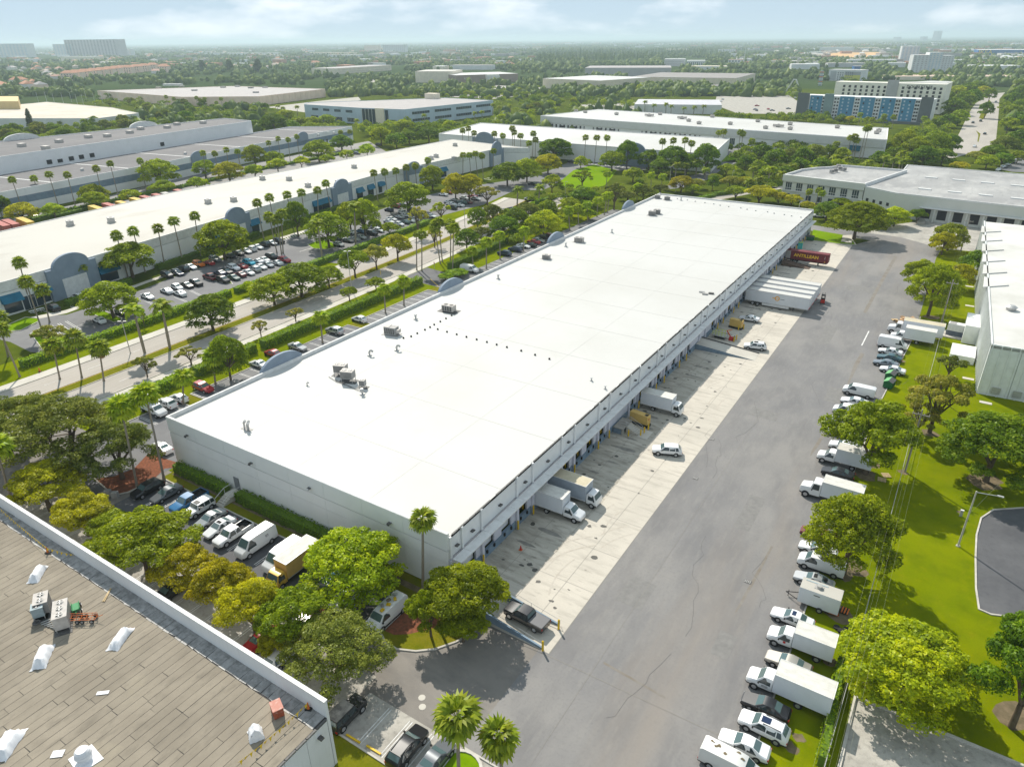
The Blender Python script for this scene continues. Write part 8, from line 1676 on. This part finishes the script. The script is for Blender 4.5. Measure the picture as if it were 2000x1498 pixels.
bunting([(*FR_(-10, 990), .8), (m2[0], m2[1], .85)], 'yellow pennant line at the upper left of the felt roof', 26); bunting([(m2[0], m2[1], .8), (*FR_(145, 1085), .12)], 'short end of yellow pennants lying slack beyond the left cone', 6, .1)
BO = 'yellow bollards along the docks'; k = 0
bo_me = MB().tube((0, 0, 0), (0, 0, 1.45), .13, .13, 10).tube((0, 0, 1.45), (0, 0, 1.54), .13, .05, 10).mesh('post', yellow, 50); bo_b = MB().tube((0, 0, 0), (0, 0, .04), .22, .2, 10).mesh('base', concrete_old)
def bollard(x, y, label, group=BO, s=1.0):
    t = thing('bollard', label, 'bollard', (x, y, .026), 0, group); p = put('post', bo_me, t); p.scale = (1, 1, s); put('base', bo_b, t)
for i, yy in enumerate(pil[2:-1]):
    if 138 < yy < 150 or abs(yy-105.9) < 1: continue
    bollard(X1+.55, yy-.42, 'yellow bollard in front of a dock pier, %s from the near end' % ORD[k] if k < 34 else 'yellow bollard', BO); k += 1
for (px, py, lb) in ((1251, 851, 'yellow bollard at the foot of the dock stairs, right one'), (1258, 846, 'yellow bollard beside the near generator'), (1227, 852, 'squat yellow hydrant guard post below the stairs'), (1266, 840, 'yellow post on the far side of the near generator'), (1442, 645, 'yellow post before the far generator'), (1452, 643, 'yellow post right of the far generator'), (1433, 668, 'yellow post beside the lime lift, left'), (1438, 664, 'yellow post beside the lime lift, right')): bollard(*at(px, py), lb, None, .8)
for (px, py, lb) in ((1091, 1229, 'yellow bollard at the upper corner of the walled ramp'), (1060, 1271, 'yellow bollard at the lower corner of the walled ramp')): bollard(*at(px, py), lb, None, 1.0)
def generator(x, y, rz, label, L=3.0, W=1.15, H=1.7):
    t = thing('generator', label, 'generator', (x, y, .03), rz); ym = mat('generator_tan', (.62, .42, .12), .5, col2=(.54, .36, .11), scale=1)
    MB().box(-L/2, L/2, -W/2, W/2, .5, .5+H).build('cabinet', ym, t); MB().box(-L/2-.1, L/2+.1, -W/2-.05, W/2+.05, .0, .5).build('tank_base', black, t); MB().box(L/2-.8, L/2-.2, -.35, .35, .5+H, .52+H).build('exhaust_grille', black, t); MB().tube((L/2-.2, .2, .5+H), (L/2-.2, .2, .9+H), .06, n=6).build('exhaust', metal_d, t)
    for q in range(3): MB().box(-L/2+.2+q*.7, -L/2+.75+q*.7, -W/2-.012, -W/2, .7, .4+H).box(-L/2+.2+q*.7, -L/2+.75+q*.7, W/2, W/2+.012, .7, .4+H).build('service_door', ym, t)
    MB().box(L/2, L/2+.01, -.2, .1, 1.4, 1.7).build('sticker', redp, t); return t
x, y = at(1249, 828); generator(x, y, R(-8), 'tan generator cabinet beside the dock stairs, the nearer one', 3.6); x, y = at(1437, 641); generator(x, y, R(-8), 'tan generator cabinet in the far court, in front of the white sedan', 3.0)
t = thing('dock_stairs', 'concrete landing and steps with a pipe handrail at the near dock', 'stairs', (X1+.3, 101.2, .03)); MB().box(0, 1.9, -2.2, 1.6, 1.05, 1.2).box(1.6, 1.9, -2.2, -1.9, 0, 1.05).box(1.6, 1.9, 1.3, 1.6, 0, 1.05).build('landing', concrete_old, t); MB().box(.02, 1.5, -2.1, 1.5, .0, .9).build('blue_plinth', wall_blue, t)
for q in range(6): MB().box(1.9+q*.38, 2.29+q*.38, -.9, 1.0, 0, 1.02-q*.17).build('step', walkmat, t)
for s in (-.95, 1.05): MB().tube((.2, s, 2.1), (1.9, s, 2.1), .035, n=6).tube((1.9, s, 2.1), (4.2, s, 1.0), .035, n=6).tube((1.9, s, 1.1), (1.9, s, 2.1), .03, n=6).tube((4.2, s, 0), (4.2, s, 1.0), .03, n=6).tube((.2, s, 1.6), (1.9, s, 1.6), .03, n=6).tube((1.9, s, 1.6), (4.2, s, .5), .03, n=6).build('handrail', metal_l, t)
MB().box(4.2, 6.0, -1.4, 1.6, .0, .05).build('foot_slab', walkmat, t)
x, y = at(1227, 849); t = thing('hydrant', 'yellow fire hydrant below the dock stairs', 'hydrant', (x-.9, y-.3, .03)); MB().tube((0, 0, 0), (0, 0, .65), .14, .12, 10).tube((0, 0, .65), (0, 0, .8), .14, .03, 10).build('barrel', lime, t); MB().tube((0, -.25, .5), (0, .25, .5), .07, n=8).build('nozzle', lime, t)
x, y = at(1017, 1074); t = thing('traffic_cone', 'red traffic cone by the nearest dock', 'cone', (x, y, .03)); MB().box(-.22, .22, -.22, .22, 0, .05).build('base', orange, t); MB().tube((0, 0, .05), (0, 0, .75), .17, .04, 10).build('cone', redp, t)
def ramp(P, h0, label, name='loading_ramp'):
    (xa, ya), (xb, yb), w = P; t = thing(name, label, 'ramp', (xa, ya, .02)); L = math.hypot(xb-xa, yb-ya); t.rotation_euler = (0, 0, math.atan2(yb-ya, xb-xa))
    m = MB(); m.v = [(0, 0, 0), (L, 0, 0), (L, w, 0), (0, w, 0), (0, 0, h0), (L, 0, .02), (L, w, .02), (0, w, h0)]; m.f = [(4, 5, 6, 7), (0, 1, 5, 4), (2, 3, 7, 6), (3, 0, 4, 7)]; m.m = [0, 1, 1, 1]; m.build('deck', [walkmat, wall_blue], t)
    MB().box(0, L*.98, w-.12, w+.08, 0, .0+.02).build('edge', metal_d, t)
    q = MB(); q.v = [(0, w+.01, 0), (L, w+.01, 0), (L, w+.01, .22), (0, w+.01, h0+.25), (0, w+.2, 0), (L, w+.2, 0), (L, w+.2, .22), (0, w+.2, h0+.25)]; q.f = [(0, 1, 2, 3), (7, 6, 5, 4), (3, 2, 6, 7), (1, 5, 6, 2)]; q.m = [0]*4; q.build('side_wall', metal_d, t); return t
ramp(((X1+.2, 142.0), (-30.0, 142.6), 4.2), 1.25, 'blue-walled concrete ramp climbing to the docks beside the lime lift')
t = ramp(((-42.3, 216.8), (-34.2, 216.9), 2.4), 1.2, 'rusty steel yard ramp beside the dark red container', 'yard_ramp')
for ch in t.children:
    for i in range(len(ch.data.materials)): ch.data.materials[i] = mat('rusted_steel', (.085, .06, .05), .8, col2=(.13, .085, .06), scale=1.5)
x, y = at(1406, 660); t = thing('scissor_lift', 'lime-railed platform lift beside the blue-walled ramp', 'lift', (x, y, .03), R(-8)); MB().box(-1.6, 1.6, -.9, .9, .6, .75).build('platform', metal_l, t); MB().box(-1.2, 1.2, -.6, .6, 0, .6).build('lift_base', black, t)
for q in range(5):
    xx = -1.5+q*.75; MB().tube((xx, -.85, .7), (xx, -.85, 1.7), .05, n=6).tube((xx, .85, .7), (xx, .85, 1.7), .05, n=6).build('rail_post', lime, t)
MB().tube((-1.5, -.85, 1.7), (1.5, -.85, 1.7), .05, n=6).tube((-1.5, .85, 1.7), (1.5, .85, 1.7), .05, n=6).tube((-1.5, -.85, 1.2), (1.5, -.85, 1.2), .04, n=6).build('rail', lime, t)
x, y = at(1428, 665); t = thing('pallet_jack', 'red boom arm machine beside the lime lift', 'machine', (x, y, .03)); MB().box(-.5, .5, -.4, .4, .0, .8).build('body', redp, t); MB().tube((-.2, 0, .8), (-1.3, .3, 2.0), .12, n=8).build('boom', redp, t); MB().tube((-1.3, .3, 2.0), (-.3, .6, 2.3), .08, n=8).build('jib', orange, t); MB().box(.5, .75, -.3, .3, .1, 1.1).build('counterweight', black, t)
x, y = at(1606, 592); t = thing('forklift', 'red forklift behind the four white trailers', 'forklift', (x, y, .03), R(100)); MB().box(-.9, .5, -.5, .5, .25, 1.0).build('body', redp, t); MB().box(-.2, .2, -.4, .4, 1.0, 1.3).build('seat', black, t)
for a in (-.45, .45): MB().box(-.8, -.7, a-.04, a+.04, 1.0, 2.1).box(.4, .5, a-.04, a+.04, 1.0, 2.1).build('post', black, t); MB().box(.55, .66, a*.6-.05, a*.6+.05, .1, 2.6).build('mast', black, t); MB().box(.66, 1.7, a*.6-.06, a*.6+.06, .1, .16).build('fork', metal_d, t)
MB().box(-.85, .52, -.52, .52, 2.1, 2.17).build('overhead_guard', black, t)
for wx in (-.6, .3):
    for s in (-1, 1): put('wheel', wheel_mesh(.27, .2)[0], t, (wx, s*.45, .27))
x, y = at(1562, 487); t = thing('portable_toilet', 'turquoise portable toilet beside the dark red container', 'toilet', (x, y, .03)); tq = mat('turquoise_plastic', (.02, .42, .38), .5); MB().box(-.6, .6, -.6, .6, 0, 2.1).build('cabin', tq, t); MB().box(-.66, .66, -.66, .66, 2.1, 2.3).build('roof', mat('pale_green_plastic', (.35, .55, .2), .5), t); MB().box(-.45, .45, -.62, -.6, .1, 1.9).build('door', mat('pale_turquoise', (.08, .5, .46), .5), t)
gp_ = mat('dumpster_green', (.012, .14, .045), .5, col2=(.01, .10, .035), scale=1.5)
def dumpster(x, y, rz, label, lid):
    t = thing('dumpster', label, 'dumpster', (x, y, .03), rz); m = MB(); m.prism([(-1.1, -.8), (1.1, -.8), (1.1, .8), (-1.1, .8)], .15, 1.35); m.build('bin', gp_, t)
    for q in range(4): MB().box(-1.0+q*.62, -.9+q*.62, -.86, -.8, .2, 1.3).build('rib', gp_, t)
    for s in (-1, 1):
        l = MB(); l.v = [(-1.15, 0, 1.8), (1.15, 0, 1.8), (1.15, s*.88, 1.36), (-1.15, s*.88, 1.36)]; l.f = [(0, 1, 2, 3) if s < 0 else (3, 2, 1, 0)]; l.m = [0]; l.build('lid', lid if s > 0 else metal_d, t)
    e = MB(); e.v = [(-1.12, -.8, 1.35), (-1.12, .8, 1.35), (-1.12, 0, 1.78), (1.12, -.8, 1.35), (1.12, .8, 1.35), (1.12, 0, 1.78)]; e.f = [(0, 2, 1), (3, 4, 5)]; e.m = [0, 0]; e.build('gable', gp_, t)
lid_g = mat('pale_green_lid', (.13, .36, .14), .5)
x, y = at(1735, 756); dumpster(x, y, R(80), 'green dumpster with pale green lid, the nearer of two by the right row', lid_g); x, y = at(1738, 741); dumpster(x, y, R(80), 'green dumpster with pale green lid, the farther of two by the right row', lid_g); x, y = at(1582, 470); dumpster(x, y, 0, 'dark green dumpster at the far end of the docks', gp_)
t = thing('ramp_wall', 'low blue retaining walls of the ramp holding the black pickup', 'retaining wall', (-28.7, 51.0, 0))
m = MB(); m.v = [(0, -.6, 0), (-8.0, -.3, 0), (-8.0, -.3, 1.2), (0, -.6, .25), (0, -.38, 0), (-8.0, -.08, 0), (-8.0, -.08, 1.2), (0, -.38, .25)]; m.f = [(0, 3, 2, 1), (4, 5, 6, 7), (3, 7, 6, 2), (0, 4, 7, 3), (1, 2, 6, 5)]; m.m = [0]*5; m.build('near_wall', wall_blue, t)
m = MB(); m.v = [(-.3, 3.5, 0), (-8.0, 3.7, 0), (-8.0, 3.7, 1.2), (-.3, 3.5, .25), (-.3, 3.72, 0), (-8.0, 3.92, 0), (-8.0, 3.92, 1.2), (-.3, 3.72, .25)]; m.f = list(m.f)+[(0, 3, 2, 1), (4, 5, 6, 7), (3, 7, 6, 2), (0, 4, 7, 3), (1, 2, 6, 5)]; m.m = [0]*5; m.build('far_wall', wall_blue, t)
for s in (-.48, 3.62): MB().tube((0, s, .9), (-8, s+.25, 1.9), .025, n=5).tube((0, s, .25), (0, s, .9), .025, n=5).tube((-4, s+.12, .7), (-4, s+.12, 1.4), .025, n=5).tube((-8, s+.25, 1.2), (-8, s+.25, 1.9), .025, n=5).build('handrail', metal_l, t)
t = thing('wall_stairs', 'short concrete steps with pipe rails through the near-wall hedge', 'stairs', (-83.2, 50.2, .02)); 
for q in range(5): MB().box(-.8, .8, -1.6+q*.36, -1.24+q*.36, 0, .17*(q+1)).build('step', walkmat, t)
MB().box(-.9, .9, .2, 1.75, 0, .86).build('landing', walkmat, t); MB().box(-.55, .55, 1.86, 1.95, .86, 3.0).build('door', gate_r, t)
for s in (-.9, .9): MB().tube((s, -1.6, .9), (s, .2, 1.8), .04, n=6).tube((s, .2, 1.8), (s, 1.7, 1.8), .04, n=6).tube((s, -1.6, 0), (s, -1.6, .9), .035, n=6).tube((s, .2, .8), (s, .2, 1.8), .035, n=6).build('handrail', trim_w, t)
for k, (px, py) in enumerate(((212, 968), (226, 972))): x, y = at(px, py); tag(MB().box(-.45, .45, -.35, .35, 0, 1.0).build('utility_box', ac_grey, None, (x, y, .03), .6), 'grey-green utility cabinet on the corner bed, %s one' % ['left', 'right'][k], 'utility box')
for k, (x, lb) in enumerate(((-78.5, 'left'), (-66.5, 'middle'), (-52.0, 'right'), (-93.5, 'far left'))):
    t = thing('wall_light', 'small flood lamp on the near wall band, %s one' % lb, 'lamp', (x, Y0-.05, 7.2)); MB().box(-.25, .25, -.45, -.02, 0, .1).build('bracket', metal_d, t); MB().box(-.18, .18, -.55, -.4, -.15, .12).build('lamp_head', trim_w if k == 1 else metal_d, t)
for k, (px, py) in enumerate(((690, 1443), (730, 1465), (770, 1490))):
    x, y = at(px, py); tag(MB().box(-.9, .9, -.09, .09, 0, .13).build('wheel_stop', yellow, None, (x, y, .03), .02), 'yellow wheel stop in the bottom lot, %s one' % ['left', 'middle', 'right'][k], 'wheel stop')
x, y = at(1777, 632); t = thing('cardboard_heap', 'heap of flattened brown cardboard at the lane edge by the largest far truck', 'cardboard pile', (x, y, .02)); cr_ = random.Random(6)
for k in range(46):
    a, r = cr_.uniform(0, 6.28), cr_.uniform(0, 3.2); o = MB().box(-cr_.uniform(.5, 1.1), cr_.uniform(.5, 1.1), -cr_.uniform(.3, .7), cr_.uniform(.3, .7), 0, .07).build('cardboard_sheet', card if k % 5 else lumber, t); o.location = (r*math.cos(a)*1.2, r*math.sin(a)*.7, max(.02, 1.15*(1-r/3.3)+cr_.uniform(-.1, .15))); o.rotation_euler = (cr_.uniform(-.4, .4), cr_.uniform(-.4, .4), cr_.uniform(0, 3.1))
def pallet(x, y, rz, label, m=lumber):
    t = thing('pallet', label, 'pallet', (x, y, .03), rz)
    for q in range(6): MB().box(-.6, .6, -.55+q*.21, -.43+q*.21, .10, .13).build('board', m, t)
    for s in (-.5, 0, .5): MB().box(s-.05, s+.05, -.5, .58, 0, .10).build('bearer', m, t)
x, y = at(1722, 938); pallet(x, y, .1, 'fresh wooden pallet on the grass strip, left of two'); x, y = at(1730, 931); pallet(x, y+.3, .5, 'fresh wooden pallet on the grass strip, right of two'); x, y = at(1919, 912); pallet(x, y, 1.2, 'grey wooden pallet leaning by the dark tree on the lawn', wood)
for k, (px, py, n, rz) in enumerate(((1628, 1199, 2, .05), (1651, 1195, 3, 1.5))):
    x, y = at(px, py); t = thing('barricade', ['orange and black barricade boards lying behind the box trailer', 'orange barricade leaning on the fence behind the box trailer'][k], 'barricade', (x, y, .03), rz)
    for q in range(n): MB().box(-.55, .55, -.35+q*.32, -.2+q*.32, .15, .22).build('board', orange, t); MB().box(-.6, .6, -.2+q*.32, -.05+q*.32, .1, .2).build('rail', black, t)
x, y = at(1642, 1232); t = thing('tire_pile', 'black tyres dumped beside the bright green round tree', 'tyres', (x, y, .03))
for k in range(3): MB().tube((k*.5-.5, .2*(-1)**k, .0+.1*k), (k*.5-.5, .2*(-1)**k, .22+.1*k), .36, n=14).build('tyre', rubber, t)
x, y = at(1868, 657); t = thing('standby_generator', 'white standby generator on a dark blue base beside the metal building', 'generator', (x, y, .02), R(-6)); MB().box(-3.6, 3.6, -2.2, 2.2, 0, .25).build('slab', walkmat, t); MB().box(-2.2, 2.2, -.9, .9, .25, 1.35).build('tank_base', mat('slate_blue_paint', (.10, .12, .16), .5), t); MB().box(-2.15, 2.15, -.85, .85, 1.35, 3.0).build('enclosure', trim_w, t)
MB().box(-1.9, -.6, -.7, .7, 3.0, 3.05).build('air_grille', ac_grey, t)
for q in range(6): MB().box(-2.0+q*.7, -1.45+q*.7, -.87, -.85, 1.5, 2.85).build('door_panel', mat('enclosure_panel', (.62, .62, .61), .5), t)
for k, (px, py, lb) in enumerate(((1893, 560, 'farthest'), (1894, 598, 'second'), (1891, 740, 'double, nearest'), (1925, 787, 'by the building corner'))):
    x, y = at(px, py); tag(MB().box(-1, 1, -.5, .5, 0, .06).build('access_cover', walkmat, None, (x, y, .02)), 'pale concrete cover on the right lawn, %s' % lb, 'access cover')
pm = layers('pole_wood', (.33, .30, .26), [(2, .4, .7, (.24, .21, .18), (1, 1, .2), .8)])
def upole(x, y, H, label, arms=True):
    t = thing('utility_pole', label, 'pole', (x, y, 0)); MB().tube((0, 0, -.02), (0, 0, H), .17, .11, 10).build('shaft', pm, t)
    if arms:
        MB().box(-1.2, 1.2, -.06, .06, H-1.0, H-.86).build('crossarm', pm, t)
        for s in (-1.1, -.4, .4, 1.1): MB().tube((s, 0, H-.86), (s, 0, H-.62), .06, .05, 8).build('insulator', metal_l, t)
    return (x, y, H)
pA, pB, pC = (1.9, 112.0), (2.0, 186.5), (2.6, 262.0)
HA = HT(1764, 921, 806); HB_ = HT(1832, 635, 555); upole(*pA, 11.2, 'wooden power pole with crossarm beside the big tree on the right lawn'); upole(*pB, 11.2, 'wooden power pole with crossarm beside the cardboard heap'); upole(*pC, 10.5, 'far wooden power pole among the golden trees by the dock apron'); upole(1.2, 34.0, 11.2, 'near wooden power pole just below the picture edge')
wire_m = mat('bare_wire', (.30, .30, .20), .6)
for k, (dx, dz, nm) in enumerate(((-1.1, -.62, 'outermost left'), (-.4, -.62, 'inner left'), (.4, -.62, 'inner right'), (1.1, -.62, 'outermost right'), (0, -2.6, 'lowest'))):
    t = thing('power_line', 'thin overhead power line along the right fence, %s wire' % nm, 'power line', (pA[0], pA[1], 0)); P = [(1.2, 34.0, 11.2), (*pA, 11.2), (*pB, 11.2), (*pC, 10.5)]
    w = MB()
    for a, c in zip(P[:-1], P[1:]):
        n = 14
        for q in range(n):
            u, v = q/n, (q+1)/n; f = lambda u: (a[0]+(c[0]-a[0])*u+dx-pA[0], a[1]+(c[1]-a[1])*u-pA[1], a[2]+(c[2]-a[2])*u+dz-.9*4*u*(1-u)); w.tube(f(u), f(v), .005, n=4, caps=False)
    w.build('wire', wire_m, t)
t = thing('wire_fence', 'low wire fence with grey top rail along the right lawn', 'fence', (1.4, 120, 0)); fm = MB()
for a, c in (((.9, 38), (1.3, 63)), ((1.3, 66.5), (1.35, 88)), ((1.4, 92), (1.5, 120)), ((2.0, 140), (2.3, 168)), ((2.3, 168), (2.4, 186))):
    MB().tube((a[0]-1.4, a[1]-120, 1.5), (c[0]-1.4, c[1]-120, 1.5), .035, n=6).build('top_rail', metal_l, t); k = int((c[1]-a[1])/3)
    for q in range(k+1): MB().tube((a[0]-1.4+(c[0]-a[0])*q/k, a[1]-120+(c[1]-a[1])*q/k, 0), (a[0]-1.4+(c[0]-a[0])*q/k, a[1]-120+(c[1]-a[1])*q/k, 1.52), .03, n=6).build('post', metal_l, t)
    n = int((c[1]-a[1])/.5)
    for q in range(n): fm.tube((a[0]-1.4+(c[0]-a[0])*q/n, a[1]-120+(c[1]-a[1])*q/n, .05), (a[0]-1.4+(c[0]-a[0])*(q+1)/n, a[1]-120+(c[1]-a[1])*(q+1)/n, 1.45), .006, n=3, caps=False)
o = fm.build('wire_mesh', metal_l, t); o['kind'] = 'stuff'
def lamp(px, py, H, label, arm=1.8, m=pole_c, two=False, name='street_lamp', group=None, ang=0.0, r=.11):
    x, y = at(px, py); t = thing(name, label, 'street lamp', (x, y, 0), ang, group); MB().tube((0, 0, 0), (0, 0, H), r, r*.7, 8).build('pole', m, t); MB().tube((0, 0, 0), (0, 0, .12), r*2.2, r*2.0, 8).build('base', m, t)
    for s in ((1, -1) if two else (1,)): MB().tube((0, 0, H-.15), (s*arm, 0, H+.15), .05, n=6).build('arm', metal_l, t); MB().box(s*arm-.35, s*arm+.35, -.14, .14, H+.08, H+.22).build('lamp_head', metal_l, t)
lamp(1871, 1066, 8.9, 'concrete street lamp with curved arm beside the dark cul-de-sac', 2.6, r=.13); x, y = at(1871, 1066)
t = thing('guy_wire', 'guy wire bracing the lamp on the right lawn', 'wire', (x, y, 0)); MB().tube((0, 0, 5.2), (2.2, 2.0, 9.6), .015, n=4).build('wire', wire_m, t)
x, y = at(1876, 1008); t = thing('utility_marker', 'short grey marker post on the lawn left of the street lamp', 'marker', (x, y, 0)); MB().box(-.18, .18, -.12, .12, 0, 1.0).build('post', metal_l, t); MB().box(-.22, .22, -.15, .15, 1.0, 1.08).build('cap', trim_w, t)
for (px, py, ty, lb, two) in ((255, 690, 629, 'double-headed concrete lamp at the edge of the left car park', True), (687, 568, 492, 'double-headed concrete lamp on the verge by the left road, middle', True), (908, 444, 408, 'double-headed lamp on the verge by the left road, farthest', True), (1308, 356, 326, 'double-headed lamp beyond the far left corner of the long warehouse', True), (1320, 374, 346, 'pale single lamp in front of the golden bush beyond the white roof', False), (1429, 356, 334, 'pale lamp in the planting along the campus road', False), (1383, 338, 320, 'small lamp beside the campus link road', False), (1552, 456, 396, 'slim concrete lamp at the far dock corner of the long warehouse', False), (1104, 378, 356, 'slim lamp on the lawn before the sparse tree', False), (1526, 388, 375, 'short white lamp before the cream office corner', False)):
    lamp(px, py, HT(px, py, ty), lb, .6 if two else .5, two=two, ang=.6)
for k, (px, py) in enumerate(((76, 202), (92, 200), (107, 203), (124, 202), (140, 200), (152, 206), (164, 207), (170, 199), (186, 204), (201, 202), (216, 200), (233, 201), (8, 200))): lamp(px, py, 11, 'white-headed light mast in the lot behind the beige complex', 1.2, trim_w, True, 'light_mast', 'light masts behind the beige complex', ang=.3*k, r=.2)
x, y = at(745, 548); t = thing('road_sign', 'yellow diamond warning sign on the median of the left road', 'road sign', (x, y, 0), R(-40)); MB().tube((0, 0, 0), (0, 0, 2.6), .05, n=6).build('post', metal_l, t); MB().box(-.48, .48, -.03, .03, -.48, .48).build('plate', yellow, t, (0, -.05, 2.3)).rotation_euler = (0, R(45), 0)
x, y = at(849, 528); t = thing('stop_sign', 'red stop sign at the site drive beside the kerbed shrubs', 'road sign', (x, y, 0), R(-35)); MB().tube((0, 0, 0), (0, 0, 2.5), .05, n=6).build('post', metal_l, t); MB().tube((0, -.08, 2.2), (0, -.04, 2.2), .42, n=8).build('plate', redp, t); text('sign_lettering', 'STOP', .24, trim_w, t, (0, -.09, 2.2), (R(90), 0, 0), .003)
x, y = at(78, 726); t = thing('traffic_cone', 'orange cone on the pavement at the left edge of the road', 'cone', (x, y, .03)); MB().box(-.3, .3, -.3, .3, 0, .06).build('base', black, t); MB().tube((0, 0, .06), (0, 0, .9), .22, .05, 10).build('cone', orange, t)
for k, (px, py) in enumerate(((66, 612), (80, 608))): x, y = at(px, py); t = thing('bench', 'white picnic bench by the glass doors of the cream-roofed warehouse, %s' % ['left', 'right'][k], 'bench', (x, y, .03), 1.4); MB().box(-.9, .9, -.3, .3, .7, .76).build('table_top', trim_w, t); MB().box(-.9, .9, .5, .75, .42, .47).build('seat', trim_w, t); MB().box(-.9, .9, -.75, -.5, .42, .47).build('seat', trim_w, t); MB().box(-.05, .05, -.7, .7, 0, .7).build('leg', metal_l, t)
x, y = at(863, 110); 
x, y = at(1548, 182); t = thing('fair_ride', 'white lattice frame ride left of the teal block', 'ride', (x, y, 0)); 
for s in (-1, 1): MB().tube((s*9, 0, 0), (s*1.5, 0, 15), .5, n=6).tube((s*9, 6, 0), (s*1.5, 3, 15), .5, n=6).build('leg', trim_w, t)
MB().tube((-2, 1, 15), (2, 1, 15), .6, n=6).build('crossbeam', trim_w, t)
x, y = at(1601, 168); t = thing('fair_tower', 'slim striped ride tower beside the white and yellow-green hotel', 'ride', (x, y, 0)); MB().box(-2, 2, -2, 2, 0, 19).build('mast', ac_blue, t)
for q in range(6): MB().box(-2.4, 2.4, -2.4, 2.4, 2+q*3, 3+q*3).build('band', orange if q % 2 else trim_w, t)
x, y = at(1453, 122); t = thing('radio_mast', 'thin radio mast above the offices in the right background', 'mast', (x, y, 0)); MB().tube((0, 0, 0), (0, 0, 42), .9, .3, 6).build('mast', trim_w, t)
x, y = at(995, 132); t = thing('church_tower', 'small terracotta bell tower among the trees behind the cinema', 'tower', (x, y, 0)); MB().box(-3, 3, -3, 3, 0, 12).build('shaft', peach_m, t); MB().box(-3.4, 3.4, -3.4, 3.4, 12, 13).tube((0, 0, 13), (0, 0, 16), 4.2, .1, 4).build('roof', terra, t)
hm = bpy.data.materials.new('haze_air'); hm.use_nodes = True; hn = hm.node_tree; hn.nodes.clear(); ho = hn.nodes.new('ShaderNodeOutputMaterial'); hv = hn.nodes.new('ShaderNodeVolumePrincipled')
hv.inputs['Color'].default_value = (0.66, 0.80, 0.88, 1); hv.inputs['Density'].default_value = 0.00011; hv.inputs['Anisotropy'].default_value = 0.2; hn.links.new(hv.outputs[0], ho.inputs['Volume'])
hz_ = MB().box(-46000, 46000, -3000, 61000, -1.2, 112).build('haze', hm); hz_['kind'] = 'stuff'
